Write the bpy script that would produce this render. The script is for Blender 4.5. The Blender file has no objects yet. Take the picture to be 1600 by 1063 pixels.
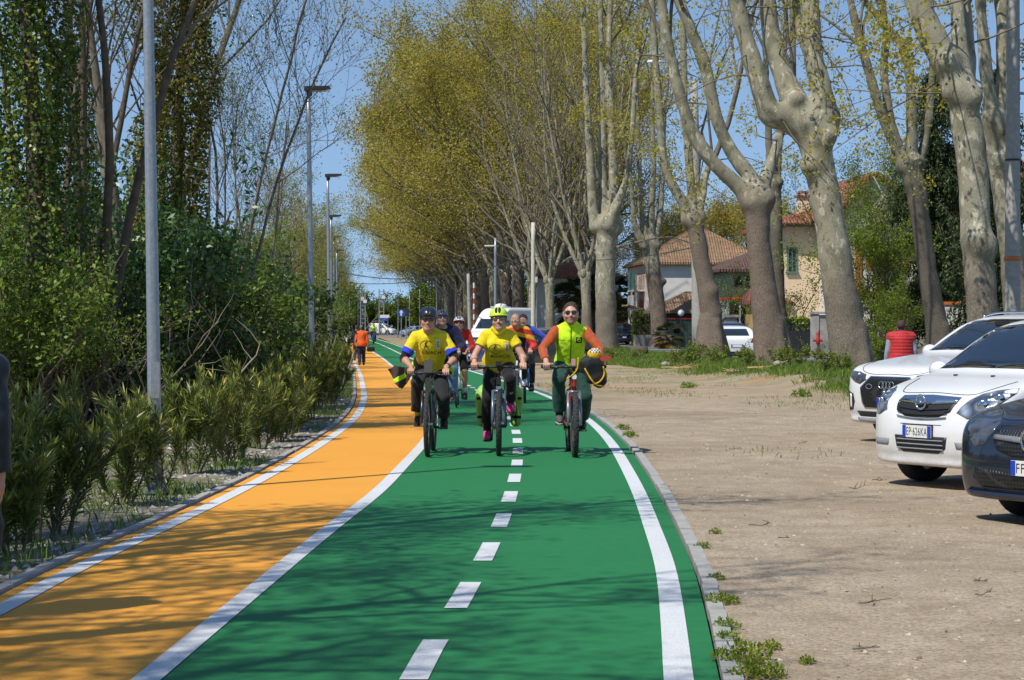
import bpy, bmesh, math, random
import numpy as np
from mathutils import Vector, Matrix, Euler, noise
from mathutils.bvhtree import BVHTree
from mathutils.geometry import delaunay_2d_cdt

# ------------------------------------------------------------------ camera, sky, sun, exposure
S = bpy.context.scene
COL = S.collection
CAM_H, FPX, HORIZON = 1.475, 3050.0, 510.0        # eye height (m), focal length and horizon row of the 1600 px picture
cam_data = bpy.data.cameras.new("camera")
cam = bpy.data.objects.new("camera", cam_data)
COL.objects.link(cam)
cam_data.sensor_width = 36.0
cam_data.lens = 36.0 * FPX / 1600.0
cam_data.clip_start = 0.1
cam_data.clip_end = 5000.0
cam.location = (0.0, 0.0, CAM_H)
cam.rotation_euler = (math.pi / 2 - math.atan((531.5 - HORIZON) / FPX), 0, 0)
S.camera = cam

SUN_EL = math.radians(54.0)
SUN_H = (-0.68, -0.73)                              # horizontal direction towards the sun
world = bpy.data.worlds.new("World")
S.world = world
world.use_nodes = True
wn = world.node_tree
bg = wn.nodes["Background"]
sky = wn.nodes.new("ShaderNodeTexSky")
sky.sky_type = 'NISHITA'
sky.sun_disc = False
sky.sun_elevation = SUN_EL
sky.sun_rotation = math.atan2(SUN_H[0], SUN_H[1])
sky.altitude = 0
sky.air_density = 1.25
sky.dust_density = 0.0
sky.ozone_density = 3.2
_tc = wn.nodes.new("ShaderNodeTexCoord")            # deep clear blue down to the trees: the low sky is read a little higher up
_mv = wn.nodes.new("ShaderNodeVectorMath"); _mv.operation = 'ADD'; _mv.inputs[1].default_value = (0, 0, 0.20)
wn.links.new(_tc.outputs['Generated'], _mv.inputs[0]); wn.links.new(_mv.outputs[0], sky.inputs[0])
wn.links.new(sky.outputs[0], bg.inputs[0])
bg.inputs[1].default_value = 0.15

sun_data = bpy.data.lights.new("sun", 'SUN')
sun_data.energy = 5.0
sun_data.angle = math.radians(0.53)
sun_data.color = (1.0, 0.94, 0.84)
sun = bpy.data.objects.new("sun", sun_data)
COL.objects.link(sun)
_c = math.cos(SUN_EL)
_sd = Vector((SUN_H[0] * _c, SUN_H[1] * _c, math.sin(SUN_EL)))
sun.rotation_euler = _sd.to_track_quat('Z', 'Y').to_euler()
sun.location = (-30, -30, 60)

S.render.engine = 'CYCLES'
S.view_settings.view_transform = 'Standard'
S.view_settings.look = 'None'
S.view_settings.exposure = 0.0
S.view_settings.gamma = 1.0
S.cycles.use_denoising = True
S.cycles.max_bounces = 6
S.cycles.transparent_max_bounces = 12
S.cycles.diffuse_bounces = 3
S.cycles.caustics_reflective = False
S.cycles.caustics_refractive = False
S.render.film_transparent = False

RNG = np.random.default_rng(7)

# ------------------------------------------------------------------ terrain and pixel-to-place helpers
_TY = np.array([-50, 0, 40, 60, 85, 115, 160, 300, 600, 3000.0])
_TZ = np.array([0, 0, 0, -0.09, -0.24, -0.13, 0.0, 0.05, 0.2, 0.5])
def base_z(y):
    return np.interp(y, _TY, _TZ)
def row_x(y):                                       # centre line of the avenue's near row of plane trees
    return 12.9 - 0.0754 * np.asarray(y, float)
def sstep(a, b, x):
    t = np.clip((np.asarray(x, float) - a) / (b - a), 0, 1)
    return t * t * (3 - 2 * t)
def ground_z(x, y):
    x = np.asarray(x, float); y = np.asarray(y, float)
    u = x - row_x(y)
    bump = (0.34 * sstep(-3.4, -1.2, u) - 0.06 * sstep(1.2, 2.0, u) - 0.22 * sstep(7.5, 11, u)) * sstep(36, 48, y) * (1 - 0.7 * sstep(105, 135, y))
    left = sstep(0.3, 5.0, -2.9 - 0.4 * np.maximum(0, (y - 30) * 0.12) - x) * 0.25
    park = 0.15 * sstep(-9, -6, u) * (1 - sstep(-3.4, -1.2, u)) * sstep(52, 68, y) * (1 - sstep(105, 135, y))
    return base_z(y) + bump + left + park
def gz(x, y):
    return float(ground_z(x, y))
def on_ground(px, py):                              # picture point on the flat path -> (x, y)
    d = CAM_H * FPX / (py - HORIZON)
    for _ in range(12):
        d = (CAM_H - base_z(d)) * FPX / (py - HORIZON)
    return (px - 800) / FPX * d, float(d)
def at(px, py, d):                                  # picture point at a known distance -> (x, y, z)
    return np.array([(px - 800) / FPX * d, d, CAM_H + (HORIZON - py) / FPX * d])
def X(px, d):
    return (px - 800) / FPX * d

# ------------------------------------------------------------------ object helpers
def tag(o, label=None, cat=None, group=None, kind=None):
    if label: o['label'] = label
    if cat: o['category'] = cat
    if group: o['group'] = group
    if kind: o['kind'] = kind
    return o
def thing(name, label, cat, loc=(0, 0, 0), rz=0.0, group=None):
    o = bpy.data.objects.new(name, None)
    o.empty_display_size = 0.2
    COL.objects.link(o)
    o.location = loc
    o.rotation_euler = (0, 0, rz)
    return tag(o, label, cat, group)
def copy_thing(root, loc, rz=None, label=None, scale=None, group=None):
    r = root.copy(); COL.objects.link(r); r.location = loc
    if rz is not None: r.rotation_euler = (0, 0, rz)
    if scale is not None: r.scale = scale if hasattr(scale, '__len__') else (scale,) * 3
    if label: r['label'] = label
    if group: r['group'] = group
    for ch in list(root.children):
        c = ch.copy(); COL.objects.link(c); c.parent = r
        for g in list(ch.children):
            k = g.copy(); COL.objects.link(k); k.parent = c
    return r

class MB:
    """collects vertices and faces, links them as one mesh object"""
    def __init__(s):
        s.V = []; s.F = []; s.M = []; s.n = 0
    def add(s, V, F, mi=0):
        V = np.asarray(V, float).reshape(-1, 3)
        if isinstance(F, np.ndarray):
            groups = [F]
        else:
            d = {}
            for f in F: d.setdefault(len(f), []).append(f)
            groups = [np.array(g) for g in d.values()]
        for g in groups:
            s.F.append(g.astype(np.int64) + s.n)
            s.M.append(np.full(len(g), mi))
        s.V.append(V); s.n += len(V)
        return s
    def box(s, c, size, rot=None, mi=0, taper=1.0):
        a = np.array([[-1,-1,-1],[1,-1,-1],[1,1,-1],[-1,1,-1],[-1,-1,1],[1,-1,1],[1,1,1],[-1,1,1]], float) * 0.5
        a[4:, :2] *= taper
        a = a * np.asarray(size, float)
        if rot is not None: a = a @ np.array(Euler(rot).to_matrix()).T
        return s.add(a + np.asarray(c, float), np.array([[0,3,2,1],[4,5,6,7],[0,1,5,4],[1,2,6,5],[2,3,7,6],[3,0,4,7]]), mi)
    def tube(s, pts, rad, n=8, mi=0, cap=True, closed=False):
        P = np.asarray(pts, float); m = len(P)
        R = np.broadcast_to(np.asarray(rad, float), (m,)) if np.ndim(rad) < 2 else None
        if closed: T = np.roll(P, -1, 0) - np.roll(P, 1, 0)
        else:
            T = np.empty_like(P); T[1:-1] = P[2:] - P[:-2]; T[0] = P[1] - P[0]; T[-1] = P[-1] - P[-2]
        T /= np.linalg.norm(T, axis=1, keepdims=True) + 1e-12
        a = np.array([0, 0, 1.0]) if abs(T[0][2]) < 0.9 else np.array([1.0, 0, 0])
        u = np.cross(T[0], a); u /= np.linalg.norm(u)
        th = np.arange(n) * 2 * np.pi / n; cs, sn = np.cos(th), np.sin(th)
        V = np.empty((m, n, 3))
        for i in range(m):
            u = u - T[i] * np.dot(u, T[i]); u /= np.linalg.norm(u) + 1e-12
            w = np.cross(T[i], u)
            V[i] = P[i] + R[i] * (cs[:, None] * u + sn[:, None] * w)
        i = np.arange(m if closed else m - 1)[:, None] * n; j = np.arange(n)[None]
        i2 = (i + n) % (m * n)
        F = np.stack([i + j, i + (j + 1) % n, i2 + (j + 1) % n, i2 + j], -1).reshape(-1, 4)
        s.add(V, F, mi)
        if cap and not closed:
            b = s.n - m * n
            s.F.append(np.array([[b + k for k in range(n)][::-1]])); s.M.append(np.array([mi]))
            s.F.append(np.array([[b + (m - 1) * n + k for k in range(n)]])); s.M.append(np.array([mi]))
        return s
    def lathe(s, prof, axis=(0, 0, 1), c=(0, 0, 0), n=24, mi=0, closed=False):
        """prof: (radius, height) pairs, turned round the axis at c"""
        ax = np.asarray(axis, float); ax /= np.linalg.norm(ax)
        h = np.array([1.0, 0, 0]) if abs(ax[0]) < 0.9 else np.array([0, 1.0, 0])
        u = np.cross(ax, h); u /= np.linalg.norm(u); w = np.cross(ax, u)
        th = np.arange(n) * 2 * np.pi / n
        ring = np.cos(th)[:, None] * u + np.sin(th)[:, None] * w
        pr = np.asarray(prof, float); m = len(pr)
        V = np.asarray(c, float) + pr[:, 0][:, None, None] * ring[None] + pr[:, 1][:, None, None] * ax
        i = np.arange(m if closed else m - 1)[:, None] * n; j = np.arange(n)[None]; i2 = (i + n) % (m * n)
        F = np.stack([i + j, i + (j + 1) % n, i2 + (j + 1) % n, i2 + j], -1).reshape(-1, 4)
        return s.add(V, F, mi)
    def ell(s, c, r, n=12, m=8, mi=0, rot=None):
        ph = np.linspace(0.001, np.pi - 0.001, m + 1); th = np.arange(n) * 2 * np.pi / n
        V = np.stack([np.sin(ph)[:, None] * np.cos(th), np.sin(ph)[:, None] * np.sin(th), np.repeat(np.cos(ph)[:, None], n, 1)], -1).reshape(-1, 3)
        V = V * np.asarray(r, float)
        if rot is not None: V = V @ np.array(Euler(rot).to_matrix()).T
        i = np.arange(m)[:, None] * n; j = np.arange(n)[None]
        F = np.stack([i + j, i + n + j, i + n + (j + 1) % n, i + (j + 1) % n], -1).reshape(-1, 4)
        return s.add(V + np.asarray(c, float), F, mi)
    def prism(s, poly, depth, O, U, W, mi=0):
        """polygon in the plane (O, U, W), given thickness depth along U x W (centred)"""
        O, U, W = (np.asarray(a, float) for a in (O, U, W)); N = np.cross(U, W); N /= np.linalg.norm(N)
        p = np.asarray(poly, float); n = len(p)
        B = O + p[:, :1] * U + p[:, 1:2] * W
        V = np.concatenate([B - N * depth / 2, B + N * depth / 2])
        F = [list(range(n))[::-1], list(range(n, 2 * n))] + [[k, (k + 1) % n, n + (k + 1) % n, n + k] for k in range(n)]
        return s.add(V, F, mi)
    def build(s, name, mats, parent=None, smooth=False, loc=None, attr=None):
        me = np_mesh(name, np.concatenate(s.V), s.F, s.M, mats, smooth, attr)
        o = bpy.data.objects.new(name, me); COL.objects.link(o)
        if parent is not None: o.parent = parent
        if loc is not None: o.location = loc
        return o
def np_mesh(name, V, Fs, Ms, mats, smooth=False, attr=None):
    me = bpy.data.meshes.new(name)
    me.vertices.add(len(V)); me.vertices.foreach_set('co', np.ascontiguousarray(V, dtype=np.float32).ravel())
    loops = np.concatenate([f.ravel() for f in Fs]).astype(np.int32)
    tot = np.concatenate([np.full(len(f), f.shape[1]) for f in Fs])
    st = np.concatenate([[0], np.cumsum(tot)[:-1]]).astype(np.int32)
    me.loops.add(len(loops)); me.loops.foreach_set('vertex_index', loops)
    me.polygons.add(len(tot)); me.polygons.foreach_set('loop_start', st)
    me.update(calc_edges=True)
    me.validate()
    mats = mats if isinstance(mats, (list, tuple)) else [mats]
    for m in mats: me.materials.append(m)
    if Ms is not None and len(mats) > 1:
        mi = np.concatenate(Ms).astype(np.int32)
        if len(mi) == len(me.polygons): me.polygons.foreach_set('material_index', mi)
    me.polygons.foreach_set('use_smooth', np.full(len(me.polygons), bool(smooth)))
    if attr is not None and len(attr) == len(me.polygons):
        a = me.attributes.new('rnd', 'FLOAT', 'FACE'); a.data.foreach_set('value', np.asarray(attr, np.float32))
    me.update()
    return me
def obj(name, me, parent=None, loc=None):
    o = bpy.data.objects.new(name, me); COL.objects.link(o)
    if parent is not None: o.parent = parent
    if loc is not None: o.location = loc
    return o
def catmull(pts, n=8, closed=False):
    P = np.asarray(pts, float); m = len(P); out = []
    idx = range(m if closed else m - 1)
    for i in idx:
        if closed: p0, p1, p2, p3 = P[(i - 1) % m], P[i], P[(i + 1) % m], P[(i + 2) % m]
        else: p0, p1, p2, p3 = P[max(i - 1, 0)], P[i], P[i + 1], P[min(i + 2, m - 1)]
        t = np.arange(n)[:, None] / n
        out.append(0.5 * (2 * p1 + (p2 - p0) * t + (2 * p0 - 5 * p1 + 4 * p2 - p3) * t ** 2 + (3 * p1 - p0 - 3 * p2 + p3) * t ** 3))
    if not closed: out.append(P[-1:])
    return np.concatenate(out)

# ------------------------------------------------------------------ materials
MATS = {}
def srgb(r, g, b):
    f = lambda c: c / 12.92 if c <= 0.04045 else ((c + 0.055) / 1.055) ** 2.4
    return (f(r / 255), f(g / 255), f(b / 255), 1.0)
def c4(c): return tuple(c) if len(c) == 4 else (*c, 1.0)
def new_mat(name):
    m = bpy.data.materials.new(name); m.use_nodes = True
    nt = m.node_tree
    return m, nt, nt.nodes['Principled BSDF'], nt.nodes['Material Output']
def ramp(nt, fac, stops):
    r = nt.nodes.new('ShaderNodeValToRGB'); e = r.color_ramp.elements
    while len(e) < len(stops): e.new(0.5)
    for k, (p, c) in enumerate(stops): e[k].position = p; e[k].color = c4(c)
    nt.links.new(fac, r.inputs[0]); return r.outputs[0]
def tex_noise(nt, co, scale, detail=4.0, rough=0.55, dist=0.0):
    n = nt.nodes.new('ShaderNodeTexNoise'); n.inputs['Scale'].default_value = scale; n.inputs['Detail'].default_value = detail
    n.inputs['Roughness'].default_value = rough; n.inputs['Distortion'].default_value = dist
    if co is not None: nt.links.new(co, n.inputs['Vector'])
    return n.outputs['Fac']
def mixc(nt, fac, a, b, mode='MIX'):
    m = nt.nodes.new('ShaderNodeMix'); m.data_type = 'RGBA'; m.blend_type = mode
    for s_, v in ((0, fac), (6, a), (7, b)):
        if hasattr(v, 'is_linked'): nt.links.new(v, m.inputs[s_])
        elif isinstance(v, (int, float)): m.inputs[s_].default_value = v
        else: m.inputs[s_].default_value = c4(v)
    return m.outputs[2]
def coords(nt, kind='Object', scale=None):
    t = nt.nodes.new('ShaderNodeTexCoord'); o = t.outputs[kind]
    if scale is not None:
        mp = nt.nodes.new('ShaderNodeMapping'); mp.inputs['Scale'].default_value = scale
        nt.links.new(o, mp.inputs[0]); o = mp.outputs[0]
    return o
def wpos(nt):
    return nt.nodes.new('ShaderNodeNewGeometry').outputs['Position']
def bump(nt, b, h, strength=0.3, dist=0.01):
    n = nt.nodes.new('ShaderNodeBump'); n.inputs['Strength'].default_value = strength; n.inputs['Distance'].default_value = dist
    nt.links.new(h, n.inputs['Height']); nt.links.new(n.outputs[0], b.inputs['Normal'])
def plain(name, c, rough=0.6, metal=0.0, var=0.18, scale=25.0, bmp=0.0, coat=0.0, spec=0.5, c2=None):
    """one base colour broken up by fine procedural noise"""
    if name in MATS: return MATS[name]
    m, nt, b, _ = new_mat(name)
    c = c4(c); d = c4(c2) if c2 is not None else tuple(v * (1 - var) for v in c[:3]) + (1,)
    co = coords(nt); n = tex_noise(nt, co, scale)
    nt.links.new(ramp(nt, n, [(0.35, d), (0.65, c)]), b.inputs['Base Color'])
    b.inputs['Roughness'].default_value = rough; b.inputs['Metallic'].default_value = metal
    b.inputs['Coat Weight'].default_value = coat; b.inputs['Specular IOR Level'].default_value = spec
    if bmp: bump(nt, b, tex_noise(nt, co, scale * 2.5), bmp, 0.01)
    MATS[name] = m; return m
def leaf_mat(name, stops, rough=0.5, trans=0.35, spec=0.3):
    """leaf colour picked per leaf from a ramp, light shining through"""
    if name in MATS: return MATS[name]
    m, nt, b, out = new_mat(name)
    a = nt.nodes.new('ShaderNodeAttribute'); a.attribute_name = 'rnd'
    c = ramp(nt, a.outputs['Fac'], stops)
    nt.links.new(c, b.inputs['Base Color']); b.inputs['Roughness'].default_value = rough
    b.inputs['Specular IOR Level'].default_value = spec
    t = nt.nodes.new('ShaderNodeBsdfTranslucent'); nt.links.new(c, t.inputs[0])
    mx = nt.nodes.new('ShaderNodeMixShader'); mx.inputs[0].default_value = trans
    nt.links.new(b.outputs[0], mx.inputs[1]); nt.links.new(t.outputs[0], mx.inputs[2]); nt.links.new(mx.outputs[0], out.inputs[0])
    MATS[name] = m; return m
# ------------------------------------------------------------------ smooth solid bodies: distance fields turned into meshes
def vnoise(P, scale=1.0, seed=0):
    """value noise in -1..1"""
    q = np.asarray(P, float) * scale; i = np.floor(q).astype(np.int64); f = q - i; f = f * f * (3 - 2 * f)
    def h(a, b, c):
        n = (a * 73856093) ^ (b * 19349663) ^ (c * 83492791) ^ (seed * 2654435)
        n = (n ^ (n >> 13)) * 1274126177 & 0x7fffffff
        return (n ^ (n >> 16)) % 65536 / 32768.0 - 1
    x, y, z = i[..., 0], i[..., 1], i[..., 2]; r = 0
    for dx in (0, 1):
        for dy in (0, 1):
            for dz in (0, 1):
                w = (f[..., 0] if dx else 1 - f[..., 0]) * (f[..., 1] if dy else 1 - f[..., 1]) * (f[..., 2] if dz else 1 - f[..., 2])
                r = r + w * h(x + dx, y + dy, z + dz)
    return r
def smin(a, b, k):
    if k <= 0: return np.minimum(a, b)
    h = np.maximum(k - np.abs(a - b), 0) / k
    return np.minimum(a, b) - h * h * k * 0.25
def d_cone(p, a, b, r1, r2):
    a = np.asarray(a, float); b = np.asarray(b, float); ba = b - a
    l2 = float(ba @ ba) + 1e-9; rr = r1 - r2; a2 = l2 - rr * rr
    if a2 <= 1e-6: b = a + np.array([0, 0, 1e-3]) + ba * 0; rr = 0; r1 = r2 = max(r1, r2); ba = b - a; l2 = float(ba @ ba); a2 = l2
    il2 = 1 / l2; pa = p - a; y = pa @ ba; z = y - l2
    x2 = ((pa * l2 - ba * y[..., None]) ** 2).sum(-1); y2 = y * y * l2; z2 = z * z * l2
    k = np.sign(rr) * rr * rr * x2
    d = (np.sqrt(np.maximum(x2 * a2 * il2, 0)) + y * rr) * il2 - r1
    d = np.where(np.sign(y) * a2 * y2 < k, np.sqrt(x2 + y2) * il2 - r1, d)
    return np.where(np.sign(z) * a2 * z2 > k, np.sqrt(x2 + z2) * il2 - r2, d)
def d_ell(p, c, r, R=None):
    q = p - np.asarray(c, float)
    if R is not None: q = q @ np.asarray(R)          # R columns = local axes
    r = np.asarray(r, float)
    k0 = np.linalg.norm(q / r, axis=-1); k1 = np.linalg.norm(q / (r * r), axis=-1)
    return k0 * (k0 - 1) / np.maximum(k1, 1e-9)
def d_box(p, c, b, rad, R=None):
    q = p - np.asarray(c, float)
    if R is not None: q = q @ np.asarray(R)
    q = np.abs(q) - (np.asarray(b, float) - rad)
    return np.linalg.norm(np.maximum(q, 0), axis=-1) + np.minimum(q.max(-1), 0) - rad
def d_poly(p, poly):
    """signed distance to a 2-D polygon, negative inside"""
    v = np.asarray(poly, float); n = len(v); p = np.asarray(p, float)
    d = np.full(p.shape[:-1], 1e9); ins = np.zeros(p.shape[:-1], bool)
    for i in range(n):
        a, b = v[i], v[(i + 1) % n]; e = b - a; w = p - a
        t = np.clip((w @ e) / max(e @ e, 1e-12), 0, 1)
        q = w - t[..., None] * e; d = np.minimum(d, (q * q).sum(-1))
        c1 = (a[1] <= p[..., 1]) != (b[1] <= p[..., 1])
        cr = e[0] * w[..., 1] - e[1] * w[..., 0]
        ins ^= c1 & ((cr > 0) == (e[1] > 0))
    d = np.sqrt(d)
    return np.where(ins, -d, d)

def poly_lookup(poly, step=0.012, pad=0.35):
    """a polygon's distance tabulated once, then read off bilinearly"""
    v = np.asarray(poly, float); lo = v.min(0) - pad; n = np.ceil((v.max(0) + pad - lo) / step).astype(int) + 2
    T = d_poly(np.stack(np.meshgrid(lo[0] + step * np.arange(n[0]), lo[1] + step * np.arange(n[1]), indexing='ij'), -1), v)
    def f(p):
        q = (p - lo) / step; x = np.clip(q[..., 0], 0, n[0] - 1.001); y = np.clip(q[..., 1], 0, n[1] - 1.001)
        i = x.astype(np.int32); j = y.astype(np.int32); a = x - i; b = y - j
        return (T[i, j] * (1 - a) + T[i + 1, j] * a) * (1 - b) + (T[i, j + 1] * (1 - a) + T[i + 1, j + 1] * a) * b
    return f

class Field:
    def __init__(s): s.ops = []
    def _add(s, fn, lo, hi, k, op):
        s.ops.append((fn, np.asarray(lo, float), np.asarray(hi, float), k, op)); return s
    def cone(s, a, b, r1, r2=None, k=0.02, op='u'):
        r2 = r1 if r2 is None else r2; a = np.asarray(a, float); b = np.asarray(b, float)
        lo = np.minimum(a - r1, b - r2); hi = np.maximum(a + r1, b + r2)
        return s._add(lambda p: d_cone(p, a, b, r1, r2), lo, hi, k, op)
    def chain(s, pts, rad, k=0.02, op='u'):
        """round cones joined end to end without swelling at the joints, blended into the rest with k"""
        P = [np.asarray(p, float) for p in pts]; A = np.array(P); R = np.asarray(rad, float)[:, None]
        def f(p):
            d = d_cone(p, P[0], P[1], rad[0], rad[1])
            for i in range(1, len(P) - 1): d = smin(d, d_cone(p, P[i], P[i + 1], rad[i], rad[i + 1]), 0.0)
            return d
        return s._add(f, (A - R).min(0), (A + R).max(0), k, op)
    def ell(s, c, r, k=0.02, op='u', R=None):
        c = np.asarray(c, float); m = max(r) if R is not None else np.asarray(r, float)
        return s._add(lambda p: d_ell(p, c, r, R), c - m, c + m, k, op)
    def box(s, c, b, rad=0.01, k=0.02, op='u', R=None):
        c = np.asarray(c, float); m = np.linalg.norm(b) if R is not None else np.asarray(b, float)
        return s._add(lambda p: d_box(p, c, b, rad, R), c - m, c + m, k, op)
    def fn(s, f, lo, hi, k=0.0, op='u'): return s._add(f, lo, hi, k, op)
    def cut(s, point, normal, k=0.0):
        """throw away everything on the side the normal points to"""
        n = np.asarray(normal, float); n = n / np.linalg.norm(n); q = np.asarray(point, float)
        return s._add(lambda p: (p - q) @ n, [-1e3] * 3, [1e3] * 3, k, 'i')
    @staticmethod
    def _comb(D, d, k, op):
        if op == 'u': return smin(D, d, k)
        if op == 's': return -smin(-D, d, k)
        return -smin(-D, -d, k)
    def at(s, P):
        P = np.asarray(P, float); D = np.full(len(P), 10.0)
        for fn, lo, hi, k, op in s.ops:
            m = k + 0.12
            q = np.where(((P >= lo - m) & (P <= hi + m)).all(1))[0]
            if len(q): D[q] = s._comb(D[q], fn(P[q]), k, op)
        return D
    def bounds(s):
        u = [o for o in s.ops if o[4] == 'u']
        return np.min([o[1] for o in u], 0), np.max([o[2] for o in u], 0)
    def mesh_arrays(s, h, lo=None, hi=None, newton=2):
        a, b = s.bounds()
        lo = a if lo is None else np.maximum(a, lo); hi = b if hi is None else np.minimum(b, hi)
        lo = lo - 3 * h; hi = hi + 3 * h
        n = np.ceil((hi - lo) / h).astype(int) + 1
        ax = [lo[i] + h * np.arange(n[i]) for i in range(3)]
        D = np.full(n, 10.0, np.float32)
        for fn, l, u, k, op in s.ops:
            m = k + 3.5 * h
            i0 = np.maximum(np.floor((l - m - lo) / h).astype(int), 0); i1 = np.minimum(np.ceil((u + m - lo) / h).astype(int) + 1, n)
            if (i1 <= i0).any(): continue
            for x0 in range(i0[0], i1[0], 48):
                x1 = min(x0 + 48, i1[0])
                sl = (slice(x0, x1), slice(i0[1], i1[1]), slice(i0[2], i1[2]))
                P = np.stack(np.meshgrid(ax[0][sl[0]], ax[1][sl[1]], ax[2][sl[2]], indexing='ij'), -1)
                D[sl] = s._comb(D[sl], fn(P), k, op)
        V, F = surface_nets(D, lo, h)
        for _ in range(newton):
            d = s.at(V); e = h * 0.2
            g = np.stack([s.at(V + np.eye(3)[i] * e) - d for i in range(3)], -1) / e
            gl = np.linalg.norm(g, axis=1, keepdims=True)
            step = -d[:, None] * g / np.maximum(gl * gl, 0.25)
            sl = np.linalg.norm(step, axis=1, keepdims=True)
            V = V + step * np.minimum(1, 0.5 * h / np.maximum(sl, 1e-9))
        return V, F
    def mesh(s, name, h, mats, smooth=True, matfn=None, **kw):
        V, F = s.mesh_arrays(h, **kw)
        M = None
        if matfn is not None: M = [matfn(V[F].mean(1))]
        return np_mesh(name, V, [F], M, mats, smooth)
def surface_nets(D, lo, h):
    s = D < 0
    n = np.array(D.shape)
    c = [(x, y, z) for x in (0, 1) for y in (0, 1) for z in (0, 1)]
    cnt = sum(s[x:n[0] - 1 + x, y:n[1] - 1 + y, z:n[2] - 1 + z].astype(np.int8) for x, y, z in c)
    ii = np.argwhere((cnt > 0) & (cnt < 8))
    idx = np.full(n - 1, -1, np.int64); idx[tuple(ii.T)] = np.arange(len(ii))
    vals = np.stack([D[ii[:, 0] + x, ii[:, 1] + y, ii[:, 2] + z] for x, y, z in c], 1).astype(float)
    C = np.array(c, float); acc = np.zeros((len(ii), 3)); w = np.zeros(len(ii))
    for a in range(8):
        for b in range(a + 1, 8):
            if np.abs(C[a] - C[b]).sum() != 1: continue
            va, vb = vals[:, a], vals[:, b]; cr = (va < 0) != (vb < 0)
            t = np.where(cr, va / np.where(va == vb, 1, va - vb), 0)
            acc += np.where(cr[:, None], C[a] + t[:, None] * (C[b] - C[a]), 0); w += cr
    V = lo + h * (ii + acc / w[:, None])
    Fs = []
    for ax in range(3):
        o1, o2 = (ax + 1) % 3, (ax + 2) % 3
        s0 = [slice(None)] * 3; s1 = [slice(None)] * 3
        s0[ax] = slice(0, n[ax] - 1); s1[ax] = slice(1, n[ax])
        for o in (o1, o2): s0[o] = slice(1, n[o] - 1); s1[o] = slice(1, n[o] - 1)
        A, B = s[tuple(s0)], s[tuple(s1)]
        for flip in (False, True):
            g = np.argwhere(A & ~B if not flip else ~A & B)
            if not len(g): continue
            g[:, o1] += 1; g[:, o2] += 1
            e1 = np.zeros(3, int); e1[o1] = 1; e2 = np.zeros(3, int); e2[o2] = 1
            q = [idx[tuple((g - e1 - e2).T)], idx[tuple((g - e2).T)], idx[tuple(g.T)], idx[tuple((g - e1).T)]]
            f = np.stack(q, 1)
            Fs.append(f[:, ::-1] if flip else f)
    return V, np.concatenate(Fs)

# thin patches (panes, lamps, plates, prints) laid onto a body along a direction
def fill_poly(poly, step, holes=()):
    """triangulated polygon with inner grid points: (verts2d, faces)"""
    def dens(pl):
        out = []
        for i in range(len(pl)):
            a, b = np.asarray(pl[i], float), np.asarray(pl[(i + 1) % len(pl)], float)
            m = max(1, int(np.ceil(np.linalg.norm(b - a) / step)))
            out += [a + (b - a) * t / m for t in range(m)]
        return np.array(out)
    loops = [dens(poly)] + [dens(h) for h in holes]
    pts = np.concatenate(loops); edges = []; o = 0
    for l in loops:
        edges += [(o + i, o + (i + 1) % len(l)) for i in range(len(l))]; o += len(l)
    lo, hi = loops[0].min(0), loops[0].max(0)
    gx, gy = np.meshgrid(np.arange(lo[0] + step / 2, hi[0], step), np.arange(lo[1] + step / 2, hi[1], step))
    G = np.stack([gx.ravel(), gy.ravel()], -1)
    if len(G):
        k = d_poly(G, loops[0]) < -step * 0.35
        for l in loops[1:]: k &= d_poly(G, l) > step * 0.35
        pts = np.concatenate([pts, G[k]])
    v, e, f, *_ = delaunay_2d_cdt([Vector(p) for p in pts], edges, [], 0, 1e-6)
    v = np.array([tuple(p) for p in v]); f = np.array([t for t in f if len(t) == 3])
    cen = v[f].mean(1); k = d_poly(cen, loops[0]) < 0
    for l in loops[1:]: k &= d_poly(cen, l) > 0
    return v, f[k]
def bvh_of(me):
    V = np.empty(len(me.vertices) * 3); me.vertices.foreach_get('co', V)
    return BVHTree.FromPolygons([tuple(v) for v in V.reshape(-1, 3)], [tuple(p.vertices) for p in me.polygons])
class Caster:
    """throws 2-D points (u along U, v along W, from origin O) along -N onto a body"""
    def __init__(s, bvh, O, U, W, far=3.0):
        s.b = bvh; s.O = np.asarray(O, float); s.U = np.asarray(U, float); s.W = np.asarray(W, float)
        s.N = np.cross(s.U, s.W); s.far = far
    def __call__(s, p2, off):
        out = np.empty((len(p2), 3)); ok = np.ones(len(p2), bool); depth = np.empty(len(p2))
        for i, (u, v) in enumerate(p2):
            o = s.O + s.U * u + s.W * v + s.N * s.far
            hit, nrm, _, dist = s.b.ray_cast(Vector(o), Vector(-s.N))
            if hit is None: ok[i] = False; depth[i] = np.nan
            else: depth[i] = dist
        if not ok.all():
            good = np.where(ok)[0]
            for i in np.where(~ok)[0]:
                depth[i] = depth[good[np.argmin(((p2[good] - p2[i]) ** 2).sum(1))]] if len(good) else s.far
        for i, (u, v) in enumerate(p2):
            out[i] = s.O + s.U * u + s.W * v + s.N * (s.far - depth[i] + off)
        return out
def patch(mb, caster, poly, off=0.004, thick=0.006, step=0.03, holes=(), mi=0):
    v, f = fill_poly(poly, step, holes)
    if np.cross(v[f[0]][1] - v[f[0]][0], v[f[0]][2] - v[f[0]][0]) < 0: f = f[:, ::-1]
    top = caster(v, off); bot = top - caster.N * thick; n = len(v)
    mb.add(np.concatenate([top, bot]), np.concatenate([f, f[:, ::-1] + n]), mi)
    ed = {}
    for t in f:
        for a, b in ((t[0], t[1]), (t[1], t[2]), (t[2], t[0])):
            if (b, a) in ed: ed.pop((b, a))
            else: ed[(a, b)] = 1
    q = np.array([[a, n + a, n + b, b] for a, b in ed])
    mb.F.append(q + mb.n - 2 * n); mb.M.append(np.full(len(q), mi))
_TXT = {}
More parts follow.
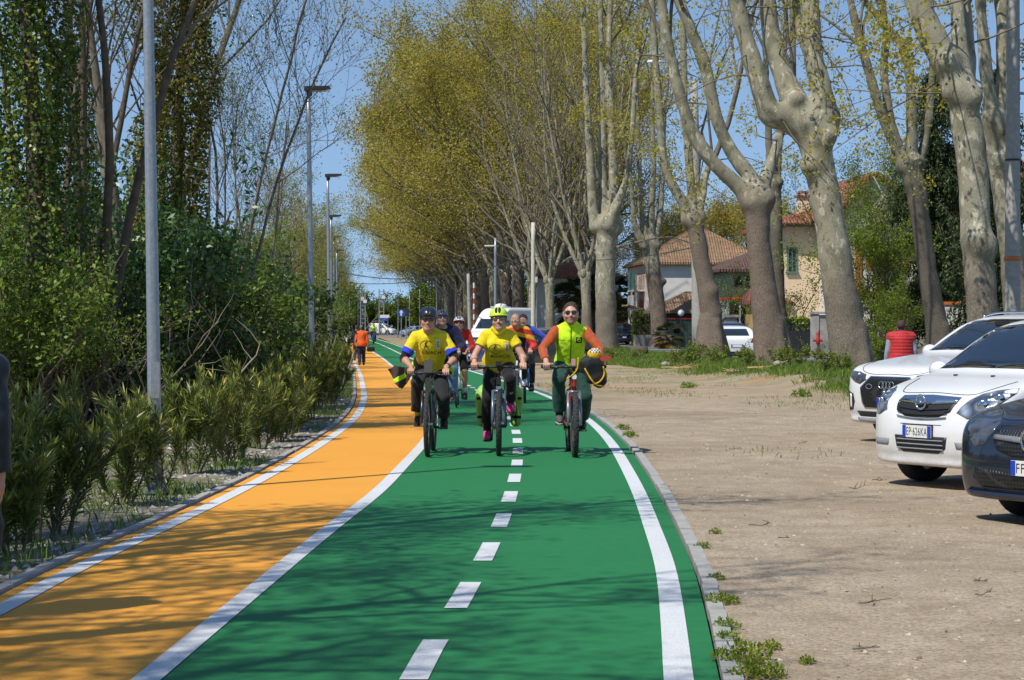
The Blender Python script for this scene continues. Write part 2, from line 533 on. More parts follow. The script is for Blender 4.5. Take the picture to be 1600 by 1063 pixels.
def text_shape(s, size=1.0, bold=0.0, xscale=1.0):
    """built-in lettering as (verts2d, faces), left-bottom at 0,0"""
    key = (s, bold)
    if key not in _TXT:
        cu = bpy.data.curves.new('lettering', 'FONT'); cu.body = s; cu.size = 1.0; cu.offset = bold; cu.resolution_u = 4; cu.space_character = 1.14
        o = bpy.data.objects.new('lettering', cu); COL.objects.link(o)
        me = bpy.data.meshes.new_from_object(o.evaluated_get(bpy.context.evaluated_depsgraph_get()))
        v = np.array([tuple(q.co)[:2] for q in me.vertices]); f = [tuple(p.vertices) for p in me.polygons]
        bpy.data.objects.remove(o); bpy.data.curves.remove(cu); bpy.data.meshes.remove(me)
        v = v - v.min(0); _TXT[key] = (v, f)
    v, f = _TXT[key]
    return v * np.array([xscale, 1.0]) * size, f
def put_text(mb, caster, s, u, v, height, off=0.004, bold=0.0, width=None, rot=0.0, mi=0):
    tv, tf = text_shape(s, 1.0, bold)
    e = tv.max(0); sc = np.array([(width / e[0]) if width else height / e[1], height / e[1]])
    tv = (tv - e / 2) * sc
    c, sn = math.cos(rot), math.sin(rot); tv = tv @ np.array([[c, sn], [-sn, c]]) + (u, v)
    P = caster(tv, off)
    mb.add(P, [list(t) for t in tf], mi)
# ------------------------------------------------------------------ ground, paths, road
LINE_PX = {
 'edge': [(12,948),(103.5,896),(207,848),(310.5,799),(394,758),(448,727),(497,698),(538,669),(560,649),(570,622),(567.6,605),(562.7,583),(555,566),(548,549),(543,536),(541.5,529)],
 'mid':  [(230,1062),(306,998),(394,926),(481,854),(547,801.6),(599,764),(620,737),(650,708),(665,690),(676,673),(681,656),(679,638),(670,617),(649,595),(623,578),(602,562),(580,548),(563,536),(554,529)],
 'dash': [(672,1016),(729,923),(765,856),(786,809),(798,774),(805,744),(809,721),(810,703),(808,680),(803,661),(792,643),(772,625),(749,611),(710,592),(668,571),(628,554),(608,544),(586.5,535),(571,528.5)],
 'side': [(1060,1062),(1057,1025),(1049,950),(1039,875),(1024,842),(1013,808),(1002,777),(990,752),(976,726.5),(962,701),(942,676),(921,657),(895,639),(860,621),(822.5,607),(752.6,585),(730,578),(670,557),(628,542.6),(590,530.2),(581,527.5)],
}
LINES = {}
for k_, pts_ in LINE_PX.items():
    q_ = np.array([on_ground(*p) for p in pts_])           # x, d
    q_ = q_[np.argsort(q_[:, 1])]
    c_ = catmull(q_, 12); t_ = np.exp(np.linspace(math.log(q_[0, 1]), math.log(q_[-1, 1]), 240)); g_ = np.stack([np.interp(t_, c_[:, 1], c_[:, 0]), t_], -1)
    for _ in range(22): g_[2:-2, 0] = (g_[:-4, 0] + g_[1:-3, 0] * 2 + g_[2:-2, 0] * 2 + g_[3:-1, 0] * 2 + g_[4:, 0]) / 8
    LINES[k_] = g_
def line_x(k, d):
    g = LINES[k]; d = np.asarray(d, float)
    x = np.interp(d, g[:, 1], g[:, 0])
    s0 = (g[40, 0] - g[0, 0]) / (g[40, 1] - g[0, 1])
    return np.where(d < g[0, 1], g[0, 0] + s0 * (d - g[0, 1]), x)
def line_slope(k, d): return (line_x(k, np.asarray(d) + 0.6) - line_x(k, np.asarray(d) - 0.6)) / 1.2
def L1(d): return line_x('edge', d)
def L2(d): return line_x('mid', d)
def L3(d): return line_x('dash', d)
def L4(d): return line_x('side', d)
def k1(k, d): return np.sqrt(1 + line_slope(k, d) ** 2)
PATH_END = 235.0
def path_left(d): return L1(d) - 0.15 * k1('edge', d)
def path_right(d): return L4(d) + 0.17 * k1('side', d)

def strip(name, xl, xr, ds, zf, nx, mat, zoff=0.0):
    ds = np.asarray(ds, float); a, b = xl(ds), xr(ds)
    t = np.linspace(0, 1, nx + 1)
    Xs = a[:, None] * (1 - t) + b[:, None] * t; Ys = np.repeat(ds[:, None], nx + 1, 1)
    V = np.stack([Xs, Ys, zf(Xs, Ys) + zoff], -1).reshape(-1, 3)
    i = np.arange(len(ds) - 1)[:, None] * (nx + 1); j = np.arange(nx)[None]
    F = np.stack([i + j, i + j + 1, i + nx + 2 + j, i + nx + 1 + j], -1).reshape(-1, 4)
    o = MB().add(V, F).build(name, mat, smooth=True)
    return tag(o, kind='structure')
def bz(x, y): return base_z(y)

# materials -------------------------------------------------------
def paint_mat(name, c, dark, light, wear):
    m, nt, b, _ = new_mat(name); P = wpos(nt)
    fine = tex_noise(nt, P, 130, 4, 0.75); mid = tex_noise(nt, P, 9, 5, 0.6); big = tex_noise(nt, P, 0.7, 3)
    col = mixc(nt, ramp(nt, fine, [(0.36, (0.9, 0.9, 0.9)), (0.6, (0, 0, 0))]), c, dark)
    col = mixc(nt, ramp(nt, mid, [(0.45, (0, 0, 0)), (0.8, (wear, wear, wear))]), col, light)
    col = mixc(nt, ramp(nt, big, [(0.35, (0.22, 0.22, 0.22)), (0.6, (0, 0, 0))]), col, dark)
    nt.links.new(col, b.inputs['Base Color']); b.inputs['Roughness'].default_value = 0.72; b.inputs['Specular IOR Level'].default_value = 0.35
    bump(nt, b, fine, 0.45, 0.006); return m
M_orange = paint_mat('orange_coating', (0.80, 0.365, 0.04), (0.60, 0.25, 0.028), (0.80, 0.40, 0.09), 0.25)
M_green = paint_mat('green_coating', (0.013, 0.18, 0.05), (0.009, 0.13, 0.042), (0.045, 0.25, 0.10), 0.25)
M_white = paint_mat('white_road_paint', (0.72, 0.74, 0.76), (0.42, 0.44, 0.45), (0.58, 0.57, 0.54), 0.6)

def gravel_mat():
    m, nt, b, _ = new_mat('sandy_gravel'); P = wpos(nt)
    big = tex_noise(nt, P, 0.35, 5, 0.6, 0.4); mid = tex_noise(nt, P, 2.6, 6, 0.65); fine = tex_noise(nt, P, 42, 4, 0.7)
    vor = nt.nodes.new('ShaderNodeTexVoronoi'); vor.inputs['Scale'].default_value = 26; nt.links.new(P, vor.inputs['Vector'])
    col = ramp(nt, mid, [(0.30, (0.33, 0.26, 0.18)), (0.5, (0.445, 0.36, 0.258)), (0.72, (0.54, 0.455, 0.345))])
    col = mixc(nt, ramp(nt, big, [(0.42, (0, 0, 0)), (0.68, (0.6, 0.6, 0.6))]), col, (0.27, 0.205, 0.135))
    peb = ramp(nt, vor.outputs['Distance'], [(0.10, (1, 1, 1)), (0.22, (0, 0, 0))])
    pick = ramp(nt, vor.outputs['Color'], [(0.62, (0, 0, 0)), (0.78, (0.9, 0.9, 0.9))])
    mm = nt.nodes.new('ShaderNodeMath'); mm.operation = 'MULTIPLY'; nt.links.new(peb, mm.inputs[0]); nt.links.new(pick, mm.inputs[1])
    col = mixc(nt, mm.outputs[0], col, (0.52, 0.45, 0.36))
    col = mixc(nt, ramp(nt, fine, [(0.36, (0.75, 0.75, 0.75)), (0.56, (0, 0, 0))]), col, (0.19, 0.145, 0.10))
    # reddish sawdust and thin grass cover towards the trees, where the field has not been driven on
    sx = nt.nodes.new('ShaderNodeSeparateXYZ'); nt.links.new(P, sx.inputs[0])
    far = nt.nodes.new('ShaderNodeMapRange'); far.inputs[1].default_value = 36; far.inputs[2].default_value = 62; nt.links.new(sx.outputs[1], far.inputs[0])
    patch1 = ramp(nt, tex_noise(nt, P, 0.5, 4, 0.6), [(0.46, (0, 0, 0)), (0.56, (1, 1, 1))])
    patch2 = ramp(nt, tex_noise(nt, coords(nt, 'Object', (0.11, 0.5, 1)), 1.0, 4, 0.6, 0.5), [(0.5, (0, 0, 0)), (0.6, (1, 1, 1))])
    for pt, c in ((patch1, (0.16, 0.185, 0.06)), (patch2, (0.42, 0.19, 0.075))):
        q = nt.nodes.new('ShaderNodeMath'); q.operation = 'MULTIPLY'; nt.links.new(far.outputs[0], q.inputs[0]); nt.links.new(pt, q.inputs[1])
        q2 = nt.nodes.new('ShaderNodeMath'); q2.operation = 'MULTIPLY'; q2.inputs[1].default_value = 0.6; nt.links.new(q.outputs[0], q2.inputs[0])
        col = mixc(nt, q2.outputs[0], col, c)
    nt.links.new(col, b.inputs['Base Color']); b.inputs['Roughness'].default_value = 0.95; b.inputs['Specular IOR Level'].default_value = 0.15
    ad = nt.nodes.new('ShaderNodeMath'); ad.operation = 'MULTIPLY_ADD'; ad.inputs[1].default_value = 1.5; nt.links.new(mid, ad.inputs[0]); nt.links.new(fine, ad.inputs[2])
    bump(nt, b, ad.outputs[0], 0.7, 0.03); return m
def soil_mat(name, c1, c2, green, gamt):
    m, nt, b, _ = new_mat(name); P = wpos(nt)
    mid = tex_noise(nt, P, 3.5, 6, 0.7); fine = tex_noise(nt, P, 34, 5, 0.7); gr = tex_noise(nt, P, 1.1, 4, 0.6, 0.6)
    vor = nt.nodes.new('ShaderNodeTexVoronoi'); vor.inputs['Scale'].default_value = 15; nt.links.new(P, vor.inputs['Vector'])
    col = ramp(nt, mid, [(0.32, c1), (0.66, c2)])
    col = mixc(nt, ramp(nt, vor.outputs['Distance'], [(0.12, (0.5, 0.5, 0.5)), (0.3, (0, 0, 0))]), col, tuple(min(1, v * 1.35) for v in c2))
    col = mixc(nt, ramp(nt, fine, [(0.32, (0.7, 0.7, 0.7)), (0.55, (0, 0, 0))]), col, tuple(v * 0.5 for v in c1))
    col = mixc(nt, ramp(nt, gr, [(0.5 - gamt, (0, 0, 0)), (0.6 - gamt * 0.5, (0.85, 0.85, 0.85))]), col, green)
    nt.links.new(col, b.inputs['Base Color']); b.inputs['Roughness'].default_value = 0.95; b.inputs['Specular IOR Level'].default_value = 0.1
    ad = nt.nodes.new('ShaderNodeMath'); ad.operation = 'ADD'; nt.links.new(mid, ad.inputs[0]); nt.links.new(fine, ad.inputs[1])
    bump(nt, b, ad.outputs[0], 0.9, 0.05); return m
M_gravel = gravel_mat()
M_bank = soil_mat('stony_grey_soil', (0.22, 0.19, 0.14), (0.40, 0.36, 0.29), (0.10, 0.13, 0.035), 0.02)
M_verge = soil_mat('grassy_soil', (0.12, 0.105, 0.05), (0.20, 0.17, 0.09), (0.075, 0.12, 0.025), 0.16)
M_far = soil_mat('meadow_soil', (0.16, 0.14, 0.075), (0.22, 0.19, 0.11), (0.09, 0.13, 0.035), 0.1)
def asphalt_mat():
    m, nt, b, _ = new_mat('worn_asphalt'); P = wpos(nt)
    col = ramp(nt, tex_noise(nt, P, 60, 4, 0.7), [(0.3, (0.12, 0.12, 0.118)), (0.7, (0.22, 0.217, 0.21))])
    col = mixc(nt, ramp(nt, tex_noise(nt, P, 0.6, 4), [(0.4, (0, 0, 0)), (0.7, (0.5, 0.5, 0.5))]), col, (0.25, 0.245, 0.235))
    nt.links.new(col, b.inputs['Base Color']); b.inputs['Roughness'].default_value = 0.9; bump(nt, b, tex_noise(nt, P, 90, 3), 0.3, 0.01); return m
M_asphalt = asphalt_mat()
M_concrete = plain('kerb_concrete', (0.36, 0.355, 0.33), 0.9, 0, 0.2, 8, 0.3)

# sheets ----------------------------------------------------------
D_ALL = np.concatenate([np.arange(-10, 60, 0.5), np.arange(60, 130, 1.5), np.arange(130, PATH_END + 1, 3)])
D_NEAR = np.concatenate([np.arange(-10, 60, 1.0), np.arange(60, PATH_END + 1, 3.0)])
big = MB(); gx_ = np.concatenate([np.linspace(-2500, -120, 8), np.linspace(-100, 100, 41), np.linspace(120, 2500, 8)])
gy_ = np.concatenate([np.linspace(-60, 360, 85), np.geomspace(400, 3000, 14)])
GX, GY = np.meshgrid(gx_, gy_); nxx = len(gx_)
ii = np.arange(len(gy_) - 1)[:, None] * nxx; jj = np.arange(nxx - 1)[None]
big.add(np.stack([GX, GY, base_z(GY) - 0.3 + np.where(GY > 330, 0.22, 0)], -1).reshape(-1, 3), np.stack([ii + jj, ii + jj + 1, ii + nxx + 1 + jj, ii + nxx + jj], -1).reshape(-1, 4))
tag(big.build('ground', M_far, smooth=True), kind='structure')
strip('footpath', path_left, L2, D_ALL, bz, 6, M_orange, 0.0)
strip('cycle_path', L2, path_right, D_ALL, bz, 8, M_green, 0.0)
def line_strip(name, k, w, ds):
    return strip(name, lambda d: line_x(k, d) - w / 2 * k1(k, d), lambda d: line_x(k, d) + w / 2 * k1(k, d), ds, bz, 1, M_white, 0.005)
line_strip('white_edge_line', 'edge', 0.125, D_ALL)
line_strip('white_dividing_line', 'mid', 0.125, D_ALL)
line_strip('white_edge_line', 'side', 0.125, D_ALL)
# centre dashes, one metre on and one metre off, then an unbroken line farther on
dash = MB(); d0 = 8.12
while d0 < 74:
    ds = np.linspace(d0, d0 + 1.03, 5); x = L3(ds); w = 0.06 * k1('dash', ds)
    V = np.concatenate([np.stack([x - w, ds, base_z(ds) + 0.005], -1), np.stack([x + w, ds, base_z(ds) + 0.005], -1)])
    dash.add(V, np.array([[i, i + 5, i + 6, i + 1] for i in range(4)])); d0 += 2.06
ds = np.arange(-2.2, 7, 2.06)
for d0 in ds:
    t = np.array([d0, d0 + 1.03]); x = L3(t)
    dash.add([[x[0] - .06, t[0], .005], [x[0] + .06, t[0], .005], [x[1] + .06, t[1], .005], [x[1] - .06, t[1], .005]], np.array([[0, 1, 2, 3]]))
tag(dash.build('white_centre_dashes', M_white), kind='structure')
line_strip('white_centre_line', 'dash', 0.12, np.arange(74, PATH_END, 1.5))
# bevelled concrete edging, slightly proud of the coating, in one metre stones
def edging(name, xf, side, w):
    ds = np.concatenate([np.arange(-10, 75, 1.0), np.arange(75, PATH_END, 2.0)]); mb = MB()
    for a, b in zip(ds[:-1], ds[1:]):
        for (p, q) in ((a + 0.006, b - 0.006),):
            x0, x1 = xf(p), xf(q); j = RNG.normal(0, 0.006, 4); z = base_z(np.array([p, q])) + 0.022 + RNG.normal(0, 0.003, 2)
            o0, o1 = (x0 + side * (0.012 + abs(j[0])), x1 + side * (0.012 + abs(j[1])))
            V = [[o0, p, z[0] - .2], [o0 + side * w, p, z[0] - .2], [o1 + side * w, q, z[1] - .2], [o1, q, z[1] - .2],
                 [o0, p, z[0]], [o0 + side * w, p, z[0]], [o1 + side * w, q, z[1]], [o1, q, z[1]]]
            F = np.array([[4, 5, 6, 7], [0, 1, 5, 4], [1, 2, 6, 5], [2, 3, 7, 6], [3, 0, 4, 7]])
            mb.add(V, F if side > 0 else F[:, ::-1])
    return tag(mb.build(name, M_concrete), kind='structure')
edging('kerb', path_right, 1, 0.085)
edging('kerb', path_left, -1, 0.07)
# right: gravel field up to the tree verge, verge, road, land beyond
def rough(x, y, a=0.02, s=0.9):
    return vnoise(np.stack([x, y, 0 * x], -1), s, 3) * a + vnoise(np.stack([x, y, 0 * x], -1), s * 3.1, 5) * a * 0.5
def wob(d, a=0.5): return a * (vnoise(np.stack([np.asarray(d, float), 0 * d, 0 * d], -1), 0.35, 9) + 0.5 * vnoise(np.stack([np.asarray(d, float), 0 * d, 0 * d], -1), 1.3, 4))
kr = lambda d: path_right(d) + 0.10 * k1('side', d)
def gr_edge(d): return row_x(d) - 2.3 + wob(d) - 1.2 * sstep(60, 80, d)
def zr(x, y):
    e = sstep(0, 1.0, x - kr(y)); return ground_z(x, y) + rough(x, y) * e + 0.005
def zmid(x, y): return ground_z(x, y) + rough(x, y, 0.03)
strip('gravel_field', kr, gr_edge, D_ALL, zr, 40, M_gravel, 0.0)
strip('grass_verge', gr_edge, lambda d: row_x(d) + 1.95, D_NEAR, zmid, 12, M_verge, 0.0)
strip('road', lambda d: row_x(d) + 1.9, lambda d: row_x(d) + 7.0, np.arange(-10, 331, 4.0), ground_z, 8, M_asphalt, 0.012)
strip('pavement', lambda d: row_x(d) + 6.9, lambda d: row_x(d) + 10.5, np.arange(-10, 331, 4.0), ground_z, 5, M_asphalt, 0.05)
strip('garden_ground', lambda d: row_x(d) + 10.4, lambda d: row_x(d) + 90, np.arange(-10, 331, 4.0), ground_z, 16, M_far, 0.03)
# left: stony bank
kl = lambda d: path_left(d) - 0.08 * k1('edge', d)
def zl(x, y): return ground_z(x, y) + rough(x, y, 0.05, 1.1) * sstep(0, 0.8, kl(y) - x)
strip('planted_bank', lambda d: path_left(d) - 7.0, kl, D_NEAR, zl, 50, M_bank, 0.0)
strip('woodland_floor', lambda d: path_left(d) - 75.0, lambda d: path_left(d) - 6.9, np.arange(-10, 331, 3.0), zl, 20, M_verge, 0.0)
strip('car_park', lambda d: row_x(d) - 45, lambda d: row_x(d) - 3, np.arange(PATH_END + 0.5, 331, 4.0), bz, 4, M_asphalt, 0.0)
# ------------------------------------------------------------------ trees and plants
def plane_bark(name, rough_to, dark=1.0, warm=0.0):
    """mottled plane-tree bark, rougher and browner below rough_to metres"""
    m, nt, b, _ = new_mat(name); P = coords(nt)
    mp = nt.nodes.new('ShaderNodeMapping'); mp.inputs['Scale'].default_value = (1, 1, 0.55); nt.links.new(P, mp.inputs[0]); Q = mp.outputs[0]
    n1 = tex_noise(nt, Q, 2.6, 5, 0.6, 0.5); n2 = tex_noise(nt, Q, 4.6, 5, 0.62, 0.7); n3 = tex_noise(nt, Q, 30, 4, 0.7); n4 = tex_noise(nt, Q, 1.3, 3)
    k = lambda c: tuple(v * dark for v in c)
    col = ramp(nt, n1, [(0.42, k((0.20, 0.19, 0.13))), (0.50, k((0.30, 0.28, 0.20)))])
    col = mixc(nt, ramp(nt, n2, [(0.58, (0, 0, 0)), (0.61, (1, 1, 1))]), col, k((0.50, 0.465, 0.35)))
    col = mixc(nt, ramp(nt, n2, [(0.36, (1, 1, 1)), (0.39, (0, 0, 0))]), col, k((0.115, 0.11, 0.08)))
    col = mixc(nt, ramp(nt, n4, [(0.45, (0, 0, 0)), (0.7, (0.35, 0.35, 0.35))]), col, k((0.27, 0.21, 0.14)))
    sx = nt.nodes.new('ShaderNodeSeparateXYZ'); nt.links.new(P, sx.inputs[0])
    ad = nt.nodes.new('ShaderNodeMath'); ad.operation = 'MULTIPLY_ADD'; ad.inputs[1].default_value = 2.2; nt.links.new(n1, ad.inputs[0]); nt.links.new(sx.outputs[2], ad.inputs[2])
    mr = nt.nodes.new('ShaderNodeMapRange'); mr.inputs[1].default_value = rough_to + 1.5; mr.inputs[2].default_value = rough_to + 0.5; nt.links.new(ad.outputs[0], mr.inputs[0])
    low = ramp(nt, n3, [(0.35, k((0.12 + .015 * warm, 0.10, 0.076))), (0.65, k((0.25 + .02 * warm, 0.215, 0.165)))])
    col = mixc(nt, mr.outputs[0], col, low)
    nt.links.new(col, b.inputs['Base Color']); b.inputs['Roughness'].default_value = 0.9; b.inputs['Specular IOR Level'].default_value = 0.2
    bump(nt, b, n3, 0.5, 0.05); return m
M_bark_pale = plane_bark('pale_plane_bark', 3.0)
M_bark_brown = plane_bark('brown_plane_bark', 5.5, 0.85, 1.0)
M_bark_dark = plane_bark('dark_plane_bark', 6.5, 0.62)
M_twig = plain('grey_brown_twig', (0.20, 0.165, 0.12), 0.9, 0, 0.4, 6)
M_stem = plain('brown_stem_bark', (0.135, 0.10, 0.07), 0.95, 0, 0.45, 8, 0.4)
M_stem_pale = plain('pale_dry_wood', (0.34, 0.28, 0.21), 0.95, 0, 0.3, 8)
ML_plane = leaf_mat('spring_plane_leaves', [(0.0, (0.24, 0.16, 0.04)), (0.35, (0.38, 0.29, 0.05)), (0.6, (0.43, 0.385, 0.05)), (1.0, (0.36, 0.40, 0.05))], trans=0.5)
ML_plane_br = leaf_mat('budding_plane_leaves', [(0.0, (0.28, 0.20, 0.06)), (0.4, (0.39, 0.31, 0.07)), (0.75, (0.43, 0.395, 0.065)), (1.0, (0.37, 0.40, 0.06))], trans=0.5)
ML_fresh = leaf_mat('fresh_green_leaves', [(0.0, (0.13, 0.19, 0.015)), (0.6, (0.22, 0.28, 0.025)), (1.0, (0.32, 0.32, 0.04))], trans=0.45)
ML_ivy = leaf_mat('ivy_leaves', [(0.0, (0.038, 0.068, 0.012)), (0.5, (0.087, 0.142, 0.019)), (0.8, (0.203, 0.243, 0.030)), (1.0, (0.319, 0.284, 0.048))], rough=0.4, trans=0.2, spec=0.4)
ML_ivy_gold = leaf_mat('yellowing_ivy_leaves', [(0.0, (0.056, 0.075, 0.014)), (0.5, (0.163, 0.169, 0.024)), (0.8, (0.288, 0.213, 0.036)), (1.0, (0.350, 0.288, 0.048))], rough=0.45, trans=0.25)
ML_laurel = leaf_mat('laurel_leaves', [(0.0, (0.041, 0.094, 0.026)), (0.6, (0.095, 0.188, 0.044)), (0.9, (0.176, 0.300, 0.066)), (1.0, (0.338, 0.425, 0.121))], rough=0.35, trans=0.2, spec=0.5)
ML_shrub = leaf_mat('shrub_leaves', [(0.0, (0.065, 0.106, 0.015)), (0.5, (0.143, 0.219, 0.024)), (0.85, (0.260, 0.338, 0.039)), (1.0, (0.390, 0.388, 0.066))], trans=0.3)
ML_brown = leaf_mat('dry_budding_twigs', [(0.0, (0.10, 0.08, 0.05)), (0.6, (0.15, 0.125, 0.06)), (1.0, (0.17, 0.17, 0.05))], trans=0.3)
ML_olean = leaf_mat('oleander_leaves', [(0.0, (0.065, 0.102, 0.022)), (0.5, (0.150, 0.198, 0.037)), (0.8, (0.273, 0.300, 0.055)), (1.0, (0.546, 0.480, 0.110))], rough=0.42, trans=0.22, spec=0.45)
ML_conifer = leaf_mat('conifer_needles', [(0.0, (0.017, 0.031, 0.011)), (0.6, (0.034, 0.062, 0.017)), (1.0, (0.098, 0.119, 0.024))], trans=0.12)
ML_grass = leaf_mat('grass_blades', [(0.0, (0.08, 0.15, 0.02)), (0.55, (0.16, 0.26, 0.035)), (0.85, (0.26, 0.31, 0.06)), (1.0, (0.42, 0.35, 0.15))], trans=0.35)
ML_palm = leaf_mat('palm_fronds', [(0.0, (0.02, 0.032, 0.008)), (0.6, (0.055, 0.075, 0.016)), (0.85, (0.16, 0.115, 0.025)), (1.0, (0.22, 0.13, 0.03))], trans=0.2)
ML_hedge = leaf_mat('clipped_hedge_leaves', [(0.0, (0.05, 0.085, 0.010)), (0.6, (0.105, 0.155, 0.018)), (1.0, (0.19, 0.23, 0.035))], trans=0.3)
ML_wood = leaf_mat('far_wood_leaves', [(0.0, (0.06, 0.10, 0.016)), (0.6, (0.14, 0.19, 0.028)), (1.0, (0.25, 0.25, 0.05))], trans=0.3)

def unit(v): return v / (np.linalg.norm(v, axis=-1, keepdims=True) + 1e-9)
def leaf_quads(P, size, rng, up=0.35, aspect=0.62, dirs=None, fold=0.0):
    """pointed leaves at P; returns V, F, one random value per leaf"""
    n = len(P); sz = np.asarray(size if np.ndim(size) else np.full(n, size)) * rng.uniform(0.7, 1.3, n)
    a = unit(rng.normal(size=(n, 3)) + (0 if dirs is None else dirs)); nr = rng.normal(size=(n, 3)); nr[:, 2] += up * 3
    b = unit(np.cross(nr, a)); c = np.cross(a, b)
    L = a * sz[:, None]; W = b * (sz * aspect * 0.5)[:, None]
    mid = P + L * 0.42 + c * (sz * fold)[:, None]
    V = np.stack([P, mid + W, P + L, mid - W], 1).reshape(-1, 3)
    return V, np.arange(n * 4).reshape(-1, 4), np.clip(rng.beta(1.6, 1.6, n), 0, 1)
def leaf_obj(name, P, size, mat, rng, parent, up=0.35, aspect=0.62, bias=None, dirs=None, fold=0.0):
    V, F, r = leaf_quads(np.asarray(P), size, rng, up, aspect, dirs, fold)
    if bias is not None: r = np.clip(r * 0.65 + bias, 0, 1)
    o = obj(name, np_mesh(name, V, [F], None, mat, False, r), parent)
    return o
def limb_path(rng, p, d, length, n, wander=0.12, tropism=0.06):
    pts = [np.array(p, float)]; d = unit(np.array(d, float)); st = length / n
    for _ in range(n):
        d = unit(d + rng.normal(0, wander, 3) + np.array([0, 0, tropism])); pts.append(pts[-1] + d * st)
    return np.array(pts)
def branch_out(rng, mb, pts, r0, level, spec, tips, sides, lo=.25):
    """side branches along a limb; spec = per level (count per limb, length factor, spread, radius factor)"""
    if level >= len(spec): tips.append(pts); return
    cnt, lf, spread, rf = spec[level]
    seg = np.diff(pts, axis=0); Ls = np.linalg.norm(seg, axis=1).sum()
    m = len(pts)
    for k in range(cnt):
        t = rng.uniform(lo, 0.98) if k else 0.97
        f = t * (m - 1); i = min(int(f), m - 2); p = pts[i] + (pts[i + 1] - pts[i]) * (f - i)
        ax = unit(seg[i]); side = unit(np.cross(ax, rng.normal(size=3)))
        d = unit(ax * (1 - spread) + side * spread + np.array([0, 0, 0.25]))
        L = Ls * lf * rng.uniform(0.7, 1.25) * (1.1 - 0.55 * t)
        r = max(r0 * rf * (1.15 - 0.6 * t), 0.006)
        q = limb_path(rng, p, d, L, 5, 0.13, 0.05)
        mb.tube(q, np.linspace(r, r * 0.35, 6), sides[min(level, len(sides) - 1)], cap=False)
        branch_out(rng, mb, q, r * 0.6, level + 1, spec, tips, sides)
def tip_points(rng, tips, n, spread):
    k = rng.integers(0, len(tips), n); t = rng.uniform(0.15, 1.05, n); out = np.empty((n, 3))
    for i in range(n):
        q = tips[k[i]]; f = min(t[i], 0.999) * (len(q) - 1); j = int(f); out[i] = q[j] + (q[j + 1] - q[j]) * (f - j)
    return out + rng.normal(0, spread, (n, 3))

# --- the near plane trees: trunk and main limbs traced as real 3-D limbs at their distance
def lumpy(amp, sc, seed=1): return lambda p: amp * (vnoise(p, sc, seed) + 0.5 * vnoise(p, sc * 2.3, seed + 3))
def near_plane(label, base_px, d, trunk, limbs, knobs, bark, seed, vox=0.05, leaves=5200, leaf=0.12, twig_spec=None, ml=None, group='plane trees along the road', crown_top=21.0, lmat=None, low=4):
    """trunk: (px, py, radius px); limbs: lists of (px, py, radius px, depth offset m); knobs: (px, py, r px, depth)"""
    rng = np.random.default_rng(seed); k = d / FPX
    bx = X(base_px, d); bz0 = gz(bx, d) - 0.15; base = np.array([bx, d, bz0])
    t = thing('plane_tree', label, 'tree', tuple(base), 0, group)
    W = lambda q, dy=0.0: at(q[0], q[1], d) + np.array([0, dy, 0]) - base
    F = Field(); T = [W(q) for q in trunk]; R = [q[2] * k for q in trunk]
    T[0][2] = min(T[0][2], 0.0)
    F.chain(T, R, 0.12)
    for a in range(5):                              # root flare
        th = a * 1.257 + rng.uniform(-.3, .3); e = np.array([math.cos(th), math.sin(th), 0])
        F.cone(T[0] + e * R[0] * 1.02 + np.array([0, 0, -0.1]), T[0] + np.array([0, 0, 1.0 + rng.uniform(0, .6)]) + e * R[0] * 0.45, R[0] * 0.30, R[0] * 0.22, 0.15)
    ends = []
    for lb in limbs:
        pts = [W(q, q[3]) for q in lb]; rad = [q[2] * k for q in lb]
        pp = catmull(np.array(pts), 4); rr = np.interp(np.linspace(0, 1, len(pp)), np.linspace(0, 1, len(rad)), rad)
        F.chain(list(pp), list(rr), 0.14)
        ends.append((pp, rr))
    for q in knobs: F.ell(W(q, q[3]), np.array([1, 1, 0.85]) * q[2] * k * .92, 0.32)
    ops = F.ops; lm = lumpy(0.022, 2.0, seed); G = Field(); G.ops = ops
    lo, hi = G.bounds()
    G.ops = ops + [(lambda p: np.full(p.shape[:-1], 9.0), lo, hi, 0.0, 'u')]
    base_at = F.at
    H = Field()
    for fn, l, h, kk, op in ops:
        H.ops.append(((lambda f: lambda p: f(p) + lm(p))(fn), l - 0.06, h + 0.06, kk, op))
    obj('trunk', H.mesh('trunk', vox, bark), t)
    # finer branches grow on from every limb end
    mb = MB(); tips = []
    spec = twig_spec or [(6, 0.55, 0.42, 0.55), (5, 0.5, 0.5, 0.5)]
    for pp, rr in ends:
        d_end = unit(pp[-1] - pp[-5]); zt = crown_top - (pp[-1][2] + bz0); L = max(3.0, zt * rng.uniform(0.75, 1.0))
        q = limb_path(rng, pp[-1] - d_end * 0.1, unit(d_end + np.array([0, 0, 0.5])), L, 9, 0.10, 0.08)
        q = np.concatenate([pp[len(pp) // 2:-1], q]); rad = np.concatenate([rr[len(pp) // 2:-1] * 0.5, np.linspace(rr[-1], 0.02, 10)])
        mb.tube(q[-10:], rad[-10:], 8, cap=False)
        branch_out(rng, mb, q, rr[-1], 0, spec, tips, (6, 4))
        for b in range(low):                         # thin shoots lower down the limb
            i = rng.integers(len(pp) // 3, len(pp)); d0 = unit(rng.normal(size=3) * [1, 1, 0.5] + [0, 0, 0.15])
            s_ = limb_path(rng, pp[i], d0, rng.uniform(1.6, 3.8), 6, 0.16, -0.02); mb.tube(s_, np.linspace(0.025, 0.008, 7), 4, cap=False)
            branch_out(rng, mb, s_, 0.014, 1, [0, (4, 0.5, 0.5, 0.6)], tips, (4, 4))
    mb.build('branch', M_twig, t, True)
    leaf_obj('crown', np.repeat(tip_points(rng, tips, leaves // 4, 0.2), 5, 0) + rng.normal(0, .07, (leaves // 4 * 5, 3)), leaf * .82, lmat or ML_plane, rng, t, bias=0.22)
    return t
